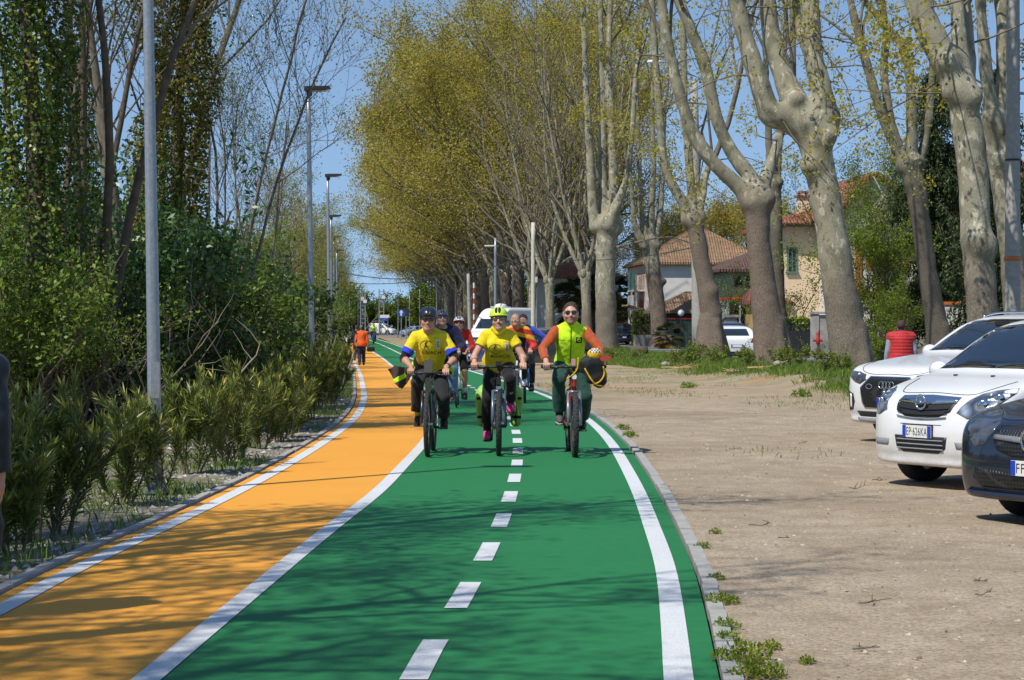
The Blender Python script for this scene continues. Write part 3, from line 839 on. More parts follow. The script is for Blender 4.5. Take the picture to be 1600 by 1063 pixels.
T_A = near_plane('thick leaning plane tree with blotchy pale bark, left of the man in the red vest', 1326, 52.5,
    [(1332,590,33),(1328,555,30.5),(1319,496,28.5),(1310,440,26),(1300,370,24),(1288,300,23.5),(1275,240,24),(1266,195,27)],
    [[(1255,200,24,0),(1228,186,19,-.1),(1200,172,17,-.2),(1180,120,15,-.3),(1160,55,13,-.3),(1143,-20,12,-.3),(1130,-80,9,-.2)],
     [(1262,190,24,0),(1240,150,20,.3),(1220,95,15,.5),(1206,30,14,.6),(1200,-50,12,.6)],
     [(1275,190,24,0),(1283,150,17,0),(1272,90,15,.1),(1268,20,14,.2),(1264,-60,11,.3)],
     [(1285,200,20,0),(1298,178,14,.3),(1290,120,8,.6),(1262,60,7,.9),(1250,-20,6,1.1)]],
    [(1240,156,15,-.15),(1298,182,14,-.1),(1206,182,17,-.15),(1262,262,14,-.25),(1290,215,15,-.3)], M_bark_pale, 11)
T_B = near_plane('brown barked plane tree with two long arms swept left, beside the white hatchback', 1205, 62,
    [(1206,575,31),(1203,545,26),(1200,505,24),(1192,443,20),(1186,381,18),(1184,340,19),(1183,310,21)],
    [[(1178,312,17,0),(1150,288,12,0),(1110,250,10.5,-.1),(1080,205,10,-.1),(1062,150,9,-.1),(1047,90,9,0),(1035,20,8,0),(1028,-60,7,0)],
     [(1186,305,17,0),(1170,272,12,.2),(1142,232,10.5,.3),(1120,180,10,.3),(1105,110,9.5,.3),(1085,55,9,.3),(1062,0,8.5,.3),(1042,-60,7,.3)],
     [(1190,300,14,.2),(1205,262,9,.6),(1219,228,8,.9),(1226,206,7,1.2)]],
    [(1196,312,15,-.1),(1172,318,14,-.1)], M_bark_brown, 12)
T_C = near_plane('slim plane tree with swollen grey brown foot in front of a concrete pole', 1110, 73,
    [(1110,572,30),(1109,545,25),(1108,520,20),(1111,490,17),(1104,450,14.5),(1096,410,13.5),(1089,370,13),(1084,345,14)],
    [[(1080,342,11,0),(1066,315,8,0),(1046,280,7,0),(1036,240,6.5,0),(1030,170,6,0),(1024,90,5.5,0),(1018,0,5,0),(1014,-60,4,0)],
     [(1088,340,10,.3),(1098,310,6,.5),(1106,270,5,.7),(1124,235,4.5,.9)],
     [(1084,340,11,.3),(1082,300,7,.5),(1078,240,6,.6),(1072,160,5.5,.7),(1070,60,5,.7),(1068,-40,4,.8)]],
    [(1076,344,11,0),(1092,338,11,0),(1110,455,9,-.1)], M_bark_brown, 13)
T_D = near_plane('stout pale plane tree with a gnarled hollow knot, behind the white cars', 1538, 40.5,
    [(1541,620,34),(1539,560,27),(1536,497,24.5),(1530,430,23.5),(1525,360,23),(1519,270,23.5),(1511,200,23),(1501,145,23.5)],
    [[(1492,130,23,0),(1476,95,23,0),(1458,62,22,0),(1440,25,20,0),(1425,-25,19,0),(1412,-80,15,0)],
     [(1500,125,22,.1),(1503,80,13,.2),(1499,30,10.5,.2),(1500,-40,9.5,.3)],
     [(1512,150,18,.3),(1526,110,9,.6),(1529,60,8,.8),(1524,-30,7,1)]],
    [(1474,100,11,-.3),(1514,152,14,-.2),(1488,146,15,-.15),(1522,375,18,-.22),(1537,385,14,-.15)], M_bark_pale, 14, crown_top=20)
T_D2 = near_plane('greyish plane tree with a bent upper trunk, half hidden by the concrete lamp post', 1588, 45.5,
    [(1600,600,28),(1596,540,25),(1590,470,22),(1582,400,20),(1570,320,18),(1560,250,17),(1556,190,20)],
    [[(1553,185,16,0),(1545,150,11,0),(1538,90,9,0),(1532,20,8,0),(1528,-50,7,0)],
     [(1560,180,16,.1),(1572,140,12,.3),(1574,70,11,.4),(1570,-40,10,.5)]],
    [(1552,190,16,-.1),(1566,205,14,-.1),(1562,250,13,-.15)], M_bark_pale, 15)
T_E = near_plane('dark barked plane tree in front of the spruce, behind the man in red', 1466, 70,
    [(1474,575,24),(1468,530,20),(1461,497,17),(1448,420,15),(1441,360,14),(1432,300,15.5),(1422,262,17)],
    [[(1414,258,12,0),(1402,235,9,0),(1384,195,8,0),(1368,150,7.5,0),(1352,95,7,0),(1338,45,6.5,0),(1322,-30,5,0)],
     [(1424,255,12,.2),(1427,200,9,.3),(1424,120,8,.3),(1412,70,7,.4),(1385,35,5.5,.5),(1340,-20,4.5,.6)],
     [(1416,255,10,.5),(1398,190,7,.7),(1388,110,6,.9),(1392,40,5,1),(1380,-40,4,1)],
     [(1436,265,10,.4),(1452,210,6,.6),(1460,150,6,.7),(1464,80,5,.8),(1462,-40,4,.8)]],
    [(1412,262,12,0),(1432,255,13,-.1)], M_bark_dark, 16)
T_F = near_plane('grey plane tree with leafy sprouts on its trunk, in front of the cream house', 1222, 95,
    [(1222,560,16),(1220,520,11),(1217,470,10),(1214,400,10),(1212,330,9.5),(1210,290,10)],
    [[(1208,288,8,0),(1202,240,6,0),(1200,180,5,0),(1196,90,4,0),(1192,0,3.5,0)],
     [(1212,288,8,.3),(1218,240,6,.5),(1222,180,5,.6),(1228,90,4,.6),(1230,0,3.5,.6)]],
    [(1206,290,8,0),(1216,284,8,0)], M_bark_dark, 17)
T_G = near_plane('knobbly plane tree with many upright shoots in front of the white house', 1028, 134,
    [(1032,545,15),(1030,515,13),(1026,470,12),(1021,430,12),(1017,400,12),(1015,380,13)],
    [[(1010,378,9,0),(1002,340,5,0),(1000,280,4,0),(996,200,3.5,0),(994,100,3,0)],
     [(1016,376,9,.3),(1018,330,5,.4),(1022,260,4,.5),(1020,170,3.5,.6),(1024,60,3,.6)],
     [(1022,378,8,.5),(1032,340,5,.7),(1036,270,4,.9),(1040,180,3,1)],
     [(1006,384,7,-.5),(990,350,4,-.8),(986,300,3.5,-1),(976,240,3,-1.2)]],
    [(1008,384,9,0),(1024,384,9,0),(1036,440,6,0)], M_bark_brown, 18, vox=0.07, leaves=2600, leaf=0.16)
T_H = near_plane('tall pale plane tree with a fist shaped fork, just right of the orange sleeved rider', 945, 105,
    [(950,575,22),(948,540,18),(947,500,16.5),(946,440,15.5),(946,400,15.5),(948,370,17),(949,352,19)],
    [[(938,352,14,0),(928,338,8,0),(924,290,6.5,0),(920,210,6,0),(915,130,5,0),(912,30,4.5,0),(908,-60,3.5,0)],
     [(946,348,14,.4),(943,310,8,.6),(942,240,7,.7),(943,160,6,.8),(940,70,5,.8),(938,-30,4,.8)],
     [(958,350,14,.3),(960,310,7.5,.4),(958,250,7,.5),(956,180,6,.6),(952,90,5,.6),(955,-20,4,.6)],
     [(950,350,12,-.4),(975,290,5,-.8),(985,220,4.5,-1),(990,140,4,-1.2),(1000,40,3,-1.4)]],
    [(932,355,11,0),(965,357,11,0),(949,352,16,-.2)], M_bark_pale, 19, vox=0.06, leaves=14000, leaf=0.16, twig_spec=[(7, 0.6, 0.45, 0.55), (6, 0.5, 0.5, 0.5)])
# --- the rest of the avenue, receding: three grown trees copied down the road
def far_plane(seed, label, mat, lmat, leaves, leaf):
    rng = np.random.default_rng(seed)
    t = thing('plane_tree', label, 'tree', (0, 0, 0), 0, 'plane trees along the road')
    mb = MB(); lean = rng.normal(0, 0.05, 2); hf = rng.uniform(5.4, 6.6); r0 = rng.uniform(0.5, 0.62)
    hs = np.array([-0.2, 0.25, 0.9, 2, 3.2, 4.4, hf - 0.5, hf]); rs = r0 * np.array([1.65, 1.4, 1.12, 1.0, 0.92, 0.88, 1.0, 1.12])
    P = np.stack([lean[0] * hs + rng.normal(0, .05, 8), lean[1] * hs + rng.normal(0, .05, 8), hs], -1)
    mb.tube(P, rs * rng.uniform(0.94, 1.08, 8), 14)
    top = P[-1]
    for a in range(4): mb.ell(top + np.array([math.cos(a * 1.6), math.sin(a * 1.6), -0.1]) * r0 * 0.75, r0 * rng.uniform(0.5, 0.75) * np.ones(3), 9, 6)
    tips = []; nl = 6; br = MB()
    for a in range(nl):
        th = a * 2 * np.pi / nl + rng.uniform(-.4, .4); out = rng.uniform(0.25, 0.75)
        d = np.array([math.cos(th) * out, math.sin(th) * out, 1.0])
        q = limb_path(rng, top + np.array([math.cos(th), math.sin(th), 0]) * r0 * 0.5, d, rng.uniform(16.5, 21), 10, 0.09, 0.06)
        rr = np.linspace(r0 * 0.42, 0.04, 11); mb.tube(q, rr, 8, cap=False)
        branch_out(rng, br, q, r0 * 0.36, 0, [(15, 0.5, 0.62, 0.5), (6, 0.55, 0.55, 0.5)], tips, (5, 3), .06)
    tr = mb.build('trunk', mat, t, True)
    br.build('branch', M_twig, t, True)
    leaf_obj('crown', tip_points(rng, tips, leaves, 0.55), leaf, lmat, rng, t, up=0.5, aspect=0.75)
    return t
FARP = [far_plane(31, 'x', M_bark_pale, ML_plane, 80000, 0.19), far_plane(32, 'x', M_bark_brown, ML_plane_br, 80000, 0.19), far_plane(33, 'x', M_bark_dark, ML_plane_br, 80000, 0.19), far_plane(34, 'x', M_bark_pale, ML_plane, 6500, 0.2)]
far_spots = [(118, 0.6, 3), (131, -0.4, 3), (143, 0, 3), (156, 0, 2), (168, 0, 1), (180, 0, 0), (192, 0, 1), (205, 0, 2), (218, 0, 1), (231, 0, 0), (244, 0, 1), (257, 0, 2), (270, 0, 1), (285, 0, 0), (300, 0, 1), (320, 0, 2), (345, 0, 1), (370, 0, 0)]
used_far = set(); HOW = {131: 'pale forked plane tree behind the orange sleeved rider, first of the dense avenue row', 118: 'dark slim plane tree just left of the fist forked plane'}
for n_, (d_, dx_, v_) in enumerate(far_spots):
    x_ = float(row_x(d_)) + dx_ - (0.8 if d_ > 140 else 0)
    l_ = HOW.get(d_, 'yellow green plane tree with pale trunk in the dense far row beyond the camper van' if v_ in (0, 3) else 'brownish budding plane tree in the dense far row beyond the camper van' if v_ == 1 else 'dark trunked brownish plane tree in the dense far row beyond the camper van')
    sc_ = (1, 1, 1.0 + RNG.uniform(-0.06, 0.08)) if d_ > 150 else (0.55, 0.55, 0.82)
    r_ = RNG.uniform(0, 6.28)
    if v_ not in used_far:
        o_ = FARP[v_]; o_.location = (x_, d_, gz(x_, d_) - 0.1); o_.rotation_euler = (0, 0, r_); o_['label'] = l_; o_.scale = sc_; used_far.add(v_)
    else: copy_thing(FARP[v_], (x_, d_, gz(x_, d_) - 0.1), r_, l_, sc_)
# second row, on the houses' side of the road
for n_, (d_, u_, v_) in enumerate([(172, 7.5, 2), (205, 7.5, 0), (235, 8, 1), (265, 8, 2), (300, 8, 1)]):
    x_ = float(row_x(d_)) + u_
    copy_thing(FARP[v_], (x_, d_, gz(x_, d_) - 0.1), RNG.uniform(0, 6.28), 'slender dark plane tree on the house side of the road, left of the palms' if n_ == 0 else 'plane tree of the far row on the house side of the road', (0.7, 0.7, 0.95))
# ------------------------------------------------------------------ left side: planted oleanders, thicket, ivy trees
def oleander_mesh(seed, h):
    rng = np.random.default_rng(seed); mb = MB(); LV, LF, LR = [], [], []; n = 0
    for s_ in range(rng.integers(8, 12)):
        th = rng.uniform(0, 6.28); out = rng.uniform(0.08, 0.42); L = h * rng.uniform(0.62, 1.02)
        q = limb_path(rng, [math.cos(th) * 0.07, math.sin(th) * 0.07, -0.05], [math.cos(th) * out, math.sin(th) * out, 1], L, 8, 0.09, 0.02)
        mb.tube(q, np.linspace(0.013, 0.005, 9), 5, cap=False)
        stems = [(q, 0.16)]
        for b in range(rng.integers(2, 5)):
            i = rng.integers(3, 8); d = unit(np.array([rng.normal(), rng.normal(), 1.7]))
            w = limb_path(rng, q[i], d, L * rng.uniform(0.22, 0.42), 4, 0.1, 0.08); mb.tube(w, np.linspace(0.007, 0.004, 5), 4, cap=False); stems.append((w, 0.0))
        for st, lo in stems:
            m = int((len(st) - 1) * (13 if lo == 0 else 9)); tt = np.linspace(lo, 1.0, m) * (len(st) - 1); 
            for k in range(m):
                f = min(tt[k], len(st) - 1.001); j = int(f); p = st[j] + (st[j + 1] - st[j]) * (f - j); ax = unit(st[j + 1] - st[j])
                rel = tt[k] / (len(st) - 1)
                a = k * 2.4 + rng.uniform(-.5, .5); u = unit(np.cross(ax, [1, .3, .2])); v = np.cross(ax, u); side = math.cos(a) * u + math.sin(a) * v
                d = unit(side * (1.0 - 0.55 * rel) + ax * (0.55 + 0.75 * rel) + rng.normal(0, .12, 3)); ln = rng.uniform(0.10, 0.17) * (0.75 + 0.35 * rel)
                w = unit(np.cross(d, ax)) * rng.uniform(0.009, 0.014); nrm = np.cross(w, d); nrm = nrm / (np.linalg.norm(nrm) + 1e-9)
                c = p + d * ln * 0.5; tip = p + d * ln + nrm * -0.012
                LV += [p, c + w, tip, c - w]; LF.append([n, n + 1, n + 2, n + 3]); n += 4
                LR.append(np.clip(rng.beta(1.5, 2.2) * 0.75 + (0.38 if rel > 0.93 else 0.06 * rel), 0, 1))
    return mb, np.array(LV), np.array(LF), LR
M_ol_stem = plain('oleander_stem', (0.19, 0.16, 0.10), 0.85, 0, 0.35, 12)
OL = []
for i_, h_ in enumerate((1.25, 1.05, 1.4, 1.15)):
    mb_, v_, f_, r_ = oleander_mesh(60 + i_, h_)
    t_ = thing('oleander_bush', 'x', 'bush', (0, 0, 0), 0, 'oleanders planted beside the footpath')
    mb_.build('stem', M_ol_stem, t_, True)
    obj('foliage', np_mesh('foliage', v_, [f_], None, ML_olean, False, r_), t_)
    OL.append(t_)
ol_spots = [(18,868,1,.95),(97,832,0,1.0),(190,793,3,.95),(243,771,2,.86),(300,742,2,1.02),(345,729,0,1.0),(372,722,3,.92),(432,690,0,.92),(447,684,1,.95),(470,676,3,1.0),(487,655,0,1.05),(500,641,2,.95),(512,632,1,1.05),(520,622,0,1.05),(524,612,3,1.1),(526,604,2,1.0),(528,596,0,1.1),(527,589,1,1.2),(526,583,2,1.05),(524,577,0,1.2),(520,572,3,1.2),(516,566,1,1.3),(511,561,2,1.2),(405,702,1,.9),(60,842,3,1.05),(455,660,2,1.05),(420,672,0,1.0),(470,640,1,1.1)]
_olab = {0: 'sparse leggy oleander at the left edge under the dark jacket sleeve', 3: 'oleander growing round the foot of the nearest grey lamp post', 1: 'tall leggy oleander with bare stems, second from the left edge',
         4: 'upright oleander just right of the nearest lamp post, with spiky light tips', 22: 'farthest oleander of the planted row, by the walker in orange'}
_placed = [False] * 4
for n_, (px_, py_, v_, s_) in enumerate(ol_spots):
    x_, y_ = on_ground(px_, py_)
    for _ in range(4):                              # follow the raised bank
        y_ = (CAM_H - gz(x_, y_)) * FPX / (py_ - HORIZON); x_ = X(px_, y_)
    x_ = min(x_, float(path_left(y_)) - 0.45)
    lab = _olab.get(n_, 'dense oleander in the planted row beyond the nearest lamp post' if px_ > 243 else 'bushy oleander on the stony bank, left of the nearest lamp post')
    loc = (x_, y_, gz(x_, y_)); rz = RNG.uniform(0, 6.28); s_ *= .84; sc = (s_ * RNG.uniform(.95, 1.15), s_ * RNG.uniform(.95, 1.15), s_)
    if not _placed[v_]: o_ = OL[v_]; o_.location = loc; o_.rotation_euler = (0, 0, rz); o_.scale = sc; o_['label'] = lab; _placed[v_] = True
    else: copy_thing(OL[v_], loc, rz, lab, sc)

def shrub(seed, name, label, lmat, n, rad, h, leaf, stems=7, group=None, aspect=0.6, bias=0.0, cat='shrub', shell=0.55, droop=0.0, stemmat=None):
    """many-stemmed shrub with leaf clumps at its branch ends"""
    rng = np.random.default_rng(seed); t = thing(name, label, cat, (0, 0, 0), 0, group); mb = MB(); tips = []
    for s_ in range(stems):
        th = rng.uniform(0, 6.28); out = rng.uniform(0.1, 0.75) * rad / h * 1.6
        q = limb_path(rng, [math.cos(th) * .12, math.sin(th) * .12, -0.1], [math.cos(th) * out, math.sin(th) * out, 1], h * rng.uniform(.6, 1.0), 7, 0.12, 0.02 - droop)
        mb.tube(q, np.linspace(0.035, 0.012, 8) * h / 3, 5, cap=False)
        branch_out(rng, mb, q, 0.02 * h / 3, 0, [(7, 0.5, 0.6, 0.6), (4, 0.5, 0.6, 0.6)], tips, (4, 3))
    mb.build('stem', stemmat or M_stem, t, True)
    leaf_obj('foliage', tip_points(rng, tips, n, 0.10 * h / 3), leaf, lmat, rng, t, aspect=aspect, bias=bias)
    return t
def tall_tree(seed, name, label, h, r0, nst, lmat, n, leaf, lean=(0, 0), group=None, spread=0.3, ivy=None, bias=0.1, wood=None, ncan=6, first=0.35, leafy=0.22):
    """slender wood-edge tree with one or more stems, optional ivy sleeve (top, radius, leaves, material)"""
    rng = np.random.default_rng(seed); t = thing(name, label, 'tree', (0, 0, 0), 0, group); mb = MB(); br = MB(); tips = []; iv = []
    for s_ in range(nst):
        th = s_ * 6.28 / max(nst, 1) + rng.uniform(-.5, .5); o = 0.16 if nst > 1 else 0.0
        d = [math.cos(th) * o * rng.uniform(.5, 1.4) + lean[0], math.sin(th) * o + lean[1], 1]
        q = limb_path(rng, [math.cos(th) * r0 * 1.1 * (nst > 1), math.sin(th) * r0 * 1.1 * (nst > 1), -0.2], d, h * rng.uniform(.82, 1.0), 14, 0.055, 0.03)
        rr = np.interp(np.linspace(0, 1, 15), [0, .06, .5, 1], [r0 * 1.35, r0, r0 * .62, 0.02])
        mb.tube(q, rr, 10, cap=False)
        k0 = int(len(q) * first)
        branch_out(rng, br, q[k0:], r0 * .5, 0, [(ncan + 5, 0.5, 0.5, 0.5), (6, 0.55, 0.5, 0.5), (4, .6, .5, .6)], tips, (5, 4, 3))
        if ivy:
            top, ir, ni, im = ivy
            tz = rng.uniform(0, 1, ni // nst) ** 0.9 * top; a = rng.uniform(0, 6.28, ni // nst)
            cz = np.interp(tz, q[:, 2], np.arange(len(q))); i0 = np.clip(cz.astype(int), 0, len(q) - 2); ctr = q[i0] + (q[i0 + 1] - q[i0]) * (cz - i0)[:, None]
            prof = ir * (1 - 0.6 * (tz / top) ** 2) * (0.75 + 0.45 * vnoise(np.stack([a * 1.2, tz * 0.9, 0 * a], -1), 1.0, seed)); rad = prof * rng.uniform(.35, 1.08, len(a)) ** .5
            iv.append(ctr * [1, 1, 0] + np.stack([np.cos(a) * rad, np.sin(a) * rad, tz], -1))
    mb.build('trunk', wood or M_stem, t, True)
    if br.n: br.build('branch', wood or M_twig, t, True)
    if n: leaf_obj('crown', tip_points(rng, tips, n, leafy), leaf, lmat, rng, t, bias=bias)
    if iv: leaf_obj('ivy', np.concatenate(iv), 0.06, ivy[3], rng, t, up=0.2, aspect=0.9)
    return t
def put(t, px, d, rz=0, sc=1.0, dz=-0.05):
    x = X(px, d); t.location = (x, d, gz(x, d) + dz); t.rotation_euler = (0, 0, rz); t.scale = (sc,) * 3 if not hasattr(sc, '__len__') else sc; return t
G_T = 'thicket trees on the left bank'
put(tall_tree(101, 'ivy_tree', 'ivy wrapped tree at the left edge, glossy dark green right up its trunk', 11, .16, 1, ML_shrub, 2500, .09, group=G_T, ivy=(9.5, .95, 30000, ML_ivy)), 25, 25)
put(tall_tree(102, 'bare_tree', 'brown many stemmed tree with bare upright stems, left of the nearest lamp post', 11, .075, 5, ML_brown, 4500, .05, group=G_T, first=.3, lean=(-.03, 0)), 150, 26)
put(tall_tree(103, 'ivy_tree', 'conical tree wrapped in yellowing ivy, right of the nearest lamp post', 12, .14, 1, ML_shrub, 1500, .08, group=G_T, ivy=(10.5, 1.0, 32000, ML_ivy_gold), lean=(.02, 0)), 292, 33)
put(tall_tree(104, 'bare_tree', 'thin twiggy tree with sparse pale new leaves reaching over the lamp head', 10.5, .05, 4, ML_fresh, 4500, .055, lean=(.06, 0), group=G_T, first=.3, wood=M_twig), 325, 34, 0, .84)
put(tall_tree(105, 'bare_tree', 'thin tree with light green sprays left of the second lamp post', 10, .05, 3, ML_fresh, 4200, .06, lean=(.05, 0), group=G_T, first=.35, wood=M_twig), 362, 42, 0, .74)
put(tall_tree(106, 'bare_tree', 'twiggy bare tree behind the ivy tree at the left edge', 12, .075, 3, ML_brown, 2600, .07, lean=(.05, 0), group=G_T, first=.25, wood=M_stem), 70, 32)
put(tall_tree(107, 'bare_tree', 'grey twiggy tree deep in the thicket behind the nearest lamp post', 13, .12, 3, ML_brown, 3200, .08, group=G_T, first=.25, wood=M_twig), 215, 38)
put(tall_tree(108, 'ivy_tree', 'dark ivy column in the thicket just left of the yellowing ivy tree', 12, .14, 1, ML_shrub, 1500, .09, group=G_T, ivy=(6.5, .8, 15000, ML_ivy)), 255, 42)
put(tall_tree(109, 'bare_tree', 'pale twiggy tree with reddish buds in front of the lamp post row', 11, .09, 3, ML_brown, 3600, .08, group=G_T, first=.2, wood=M_twig), 396, 55, 0, .6)
put(tall_tree(110, 'ivy_tree', 'ivy hung tree standing far back beside the brown stemmed tree', 13, .15, 1, ML_shrub, 2500, .09, group=G_T, ivy=(7, .9, 16000, ML_ivy)), 130, 40)
_f = [tall_tree(111, 'budding_tree', 'brownish budding tree beyond the second lamp post', 11.5, .13, 3, ML_plane_br, 5200, .12, group='budding trees along the far left of the footpath', first=.15, wood=M_twig),
      tall_tree(112, 'budding_tree', 'brownish budding tree beyond the second lamp post', 11, .12, 2, ML_shrub, 6500, .12, group='budding trees along the far left of the footpath', first=.12, wood=M_twig, bias=.25)]
for n_, (px_, d_, v_, s_) in enumerate([(440,75,0,.95),(462,88,1,.8),(478,100,0,1.0),(492,112,1,.9),(500,125,0,.95),(508,140,1,1.0),(514,155,0,1.0),(518,172,1,1.05),(522,190,0,1.1),(526,210,1,1.1),(530,235,0,1.1),(420,68,1,.8),(455,80,0,.75)]):
    s_ *= .64 + .001 * max(0, d_ - 100)
    if n_ < 2: put(_f[v_], px_, d_, n_, s_)
    else:
        x_ = X(px_, d_); copy_thing(_f[v_], (x_, d_, gz(x_, d_) - .05), RNG.uniform(0, 6.28), None, s_)
# understorey
put(shrub(120, 'laurel_shrub', 'large glossy dark green laurel behind the nearest lamp post', ML_laurel, 9000, 1.7, 3.6, .12, 12, 'shrubs of the left thicket', .42), 262, 29)
put(shrub(121, 'laurel_shrub', 'smaller bright laurel low in the thicket, right of the large one', ML_laurel, 6000, 1.4, 2.6, .11, 10, 'shrubs of the left thicket', .42), 395, 38)
SH = [shrub(130, 'thicket_shrub', 'x', ML_shrub, 6500, 1.3, 2.5, .07, 10, 'shrubs of the left thicket'),
      shrub(131, 'thicket_shrub', 'x', ML_ivy, 7000, 1.4, 2.3, .08, 10, 'shrubs of the left thicket'),
      shrub(132, 'thicket_shrub', 'x', ML_shrub, 4200, 1.4, 2.7, .06, 12, 'shrubs of the left thicket', bias=.15)]
_sl = ['leafy green thicket shrub on the bank behind the oleanders', 'dark ivy covered shrub in the shade behind the oleanders', 'open twiggy light green shrub on the bank behind the oleanders']
_pl = [False] * 3
for n_, (px_, d_, v_, s_) in enumerate([(15,24,0,1.0),(70,26,1,1.0),(110,24.5,2,.85),(150,29,1,1.1),(185,27,1,.9),(225,31,1,1.15),(300,31,1,1.0),(335,33,0,1.0),(345,40,1,1.2),(375,45,2,1.1),(420,50,0,1.0),(440,58,2,1.0),(455,66,0,1.0),(468,76,1,1.1),(480,88,0,1.2),(488,100,2,1.2),(495,115,0,1.3),(502,132,1,1.4),(508,150,0,1.5),(514,170,2,1.5),(40,34,1,1.3),(110,36,1,1.3),(190,38,1,1.35),(250,42,0,1.3),(320,46,1,1.3),(370,56,1,1.3),(410,66,1,1.2),(-10,30,0,1.2),(70,45,1,1.7),(160,48,1,1.7),(240,52,1,1.7),(310,58,1,1.6),(0,45,1,1.7),(360,70,0,1.6),(400,85,1,1.7),(430,105,0,1.8),(455,130,1,2.0)]):
    x_ = X(px_, d_); loc = (x_, d_, gz(x_, d_) - .05)
    if not _pl[v_]: SH[v_]['label'] = _sl[v_]; put(SH[v_], px_, d_, 0, s_); _pl[v_] = True
    else: copy_thing(SH[v_], loc, RNG.uniform(0, 6.28), _sl[v_], (s_ * RNG.uniform(.9, 1.2), s_ * RNG.uniform(.9, 1.2), s_ * RNG.uniform(.9, 1.15)))
# grey tangle of dead branches by the second lamp post
def dead_brush(seed, label, px, d, n, L):
    rng = np.random.default_rng(seed); t = MB()
    for _ in range(n):
        a = rng.uniform(0, 6.28); q = limb_path(rng, [rng.normal(0, .5), rng.normal(0, .5), 0], [math.cos(a) * .7, math.sin(a) * .7, 1.0], rng.uniform(.6, 1) * L, 7, .14, 0.0)
        t.tube(q, np.linspace(.022, .006, 8), 4, cap=False); branch_out(rng, t, q, .012, 1, [0, (4, .45, .6, .6)], [], (4, 4))
    o = t.build('dead_brush', M_stem_pale, None, True); tag(o, label, 'dead bush'); put(o, px, d)
dead_brush(140, 'pale dry leafless bush leaning out of the thicket before the second lamp post', 452, 52, 16, 2.8)
dead_brush(141, 'grey tangle of dry branches low on the bank below the ivy trees', 130, 25, 12, 2.2)
dead_brush(142, 'thin dry leafless bush behind the nearest lamp post', 225, 26, 12, 2.6)
# trees outside the frame to the left whose twigs shade the near path
_s1 = tall_tree(150, 'bare_tree', 'twiggy budding tree leaning over the footpath just beyond the left edge', 10, .19, 4, ML_fresh, 3000, .09, lean=(.12, .03), group=G_T, first=.2, wood=M_twig, ncan=3)
_s1.location = (-6.0, 3.2, .1)
for x_, y_, r_, s_ in ((-5.4, 7.4, 3.3, .95), (-5.9, 9.8, .9, .9), (-6.6, 5.6, 2.2, 1.0), (-4.6, -.6, 4.3, 1.05), (-7.2, 8.2, 1.1, .95), (-3.0, -3.2, .5, 1.1), (-6.2, 1.2, 5.4, .9)): copy_thing(_s1, (x_, y_, .1), r_, None, s_)
# far wood closing the view
WD = shrub(160, 'far_tree', 'green tree of the distant wood across the end of the footpath', ML_wood, 9000, 3.2, 9.0, .34, 8, 'distant wood beyond the path end', bias=.1, cat='tree')
_w0 = True
for px_, d_, s_ in [(470,285,1.2),(505,300,1.1),(535,330,1.0),(556,345,.9),(575,350,.75),(598,345,.75),(620,350,.85),(645,345,.95),(668,340,1.0),(700,335,1.05),(740,330,1.1),(790,330,1.0),(840,320,1.1),(890,320,1.15),(430,260,1.3),(380,240,1.4),(330,220,1.4),(270,200,1.4),(210,180,1.4),(150,170,1.3),(90,160,1.3),(30,150,1.3),(-30,140,1.3)]:
    x_ = X(px_, d_)
    if _w0: put(WD, px_, d_, 0, s_, -1.6); _w0 = False
    else: copy_thing(WD, (x_, d_, gz(x_, d_) - 1.6), RNG.uniform(0, 6.28), None, (s_ * 1.25, s_ * 1.25, s_))
# grass and ground cover
def blades(name, P, hmin, hmax, w, lean, mat, rng, droop=.35):
    n = len(P); h = rng.uniform(hmin, hmax, n); a = rng.uniform(0, 6.28, n); b = rng.uniform(0, 6.28, n)
    sd = np.stack([np.cos(a), np.sin(a), 0 * a], -1) * w; tp = np.stack([np.cos(b) * h * lean, np.sin(b) * h * lean, h], -1); md = np.stack([np.cos(b) * h * lean * droop, np.sin(b) * h * lean * droop, h * .6], -1)
    V = np.stack([P - sd, P + sd, P + md + sd * .7, P + tp, P + md - sd * .7], 1).reshape(-1, 3)
    o = obj(name, np_mesh(name, V, [np.arange(n * 5).reshape(-1, 5)], None, mat, False, np.clip(rng.beta(1.7, 1.9, n), 0, 1)))
    return tag(o, kind='stuff')
rg = np.random.default_rng(5)
n_ = 110000; y_ = rg.uniform(37, 120, n_) ** 1.0; u_ = rg.uniform(-3.4, 1.9, n_); x_ = row_x(y_) + u_
keep = (x_ > gr_edge(y_) - .25 + rg.exponential(.12, n_) * -1) & (vnoise(np.stack([x_, y_, 0 * x_], -1), .55, 8) + rg.normal(0, .25, n_) > -.15)
P_ = np.stack([x_, y_, zmid(x_, y_)], -1)[keep]; P_[:, 2] -= .02
tag(blades('grass', P_, .04, .24, .008, .6, ML_grass, rg), 'green grass and weeds on the raised verge under the plane trees', 'grass')
n_ = 26000; y_ = rg.uniform(8, 70, n_); k_ = rg.exponential(1.6, n_) + .12; x_ = path_left(y_) - k_
keep = vnoise(np.stack([x_, y_, 0 * x_], -1), .9, 12) + rg.normal(0, .18, n_) > .12
P_ = np.stack([x_, y_, zl(x_, y_)], -1)[keep]
tag(blades('grass', P_, .03, .12, .006, .6, ML_grass, rg), 'short sparse grass on the stony bank under the oleanders', 'grass')
n_ = 9000; y_ = rg.uniform(20, 66, n_); x_ = kr(y_) + rg.uniform(.05, 1, n_) ** 1.3 * (gr_edge(y_) - kr(y_))
keep = vnoise(np.stack([x_ * .6, y_ * .22, 0 * x_], -1), 1.0, 15) + rg.normal(0, .12, n_) > .5 - .012 * (y_ - 30)
P_ = np.stack([x_, y_, zr(x_, y_)], -1)[keep]
tag(blades('grass', P_, .02, .07, .006, .7, ML_grass, rg), 'thin dry grass patches on the sandy field', 'grass')
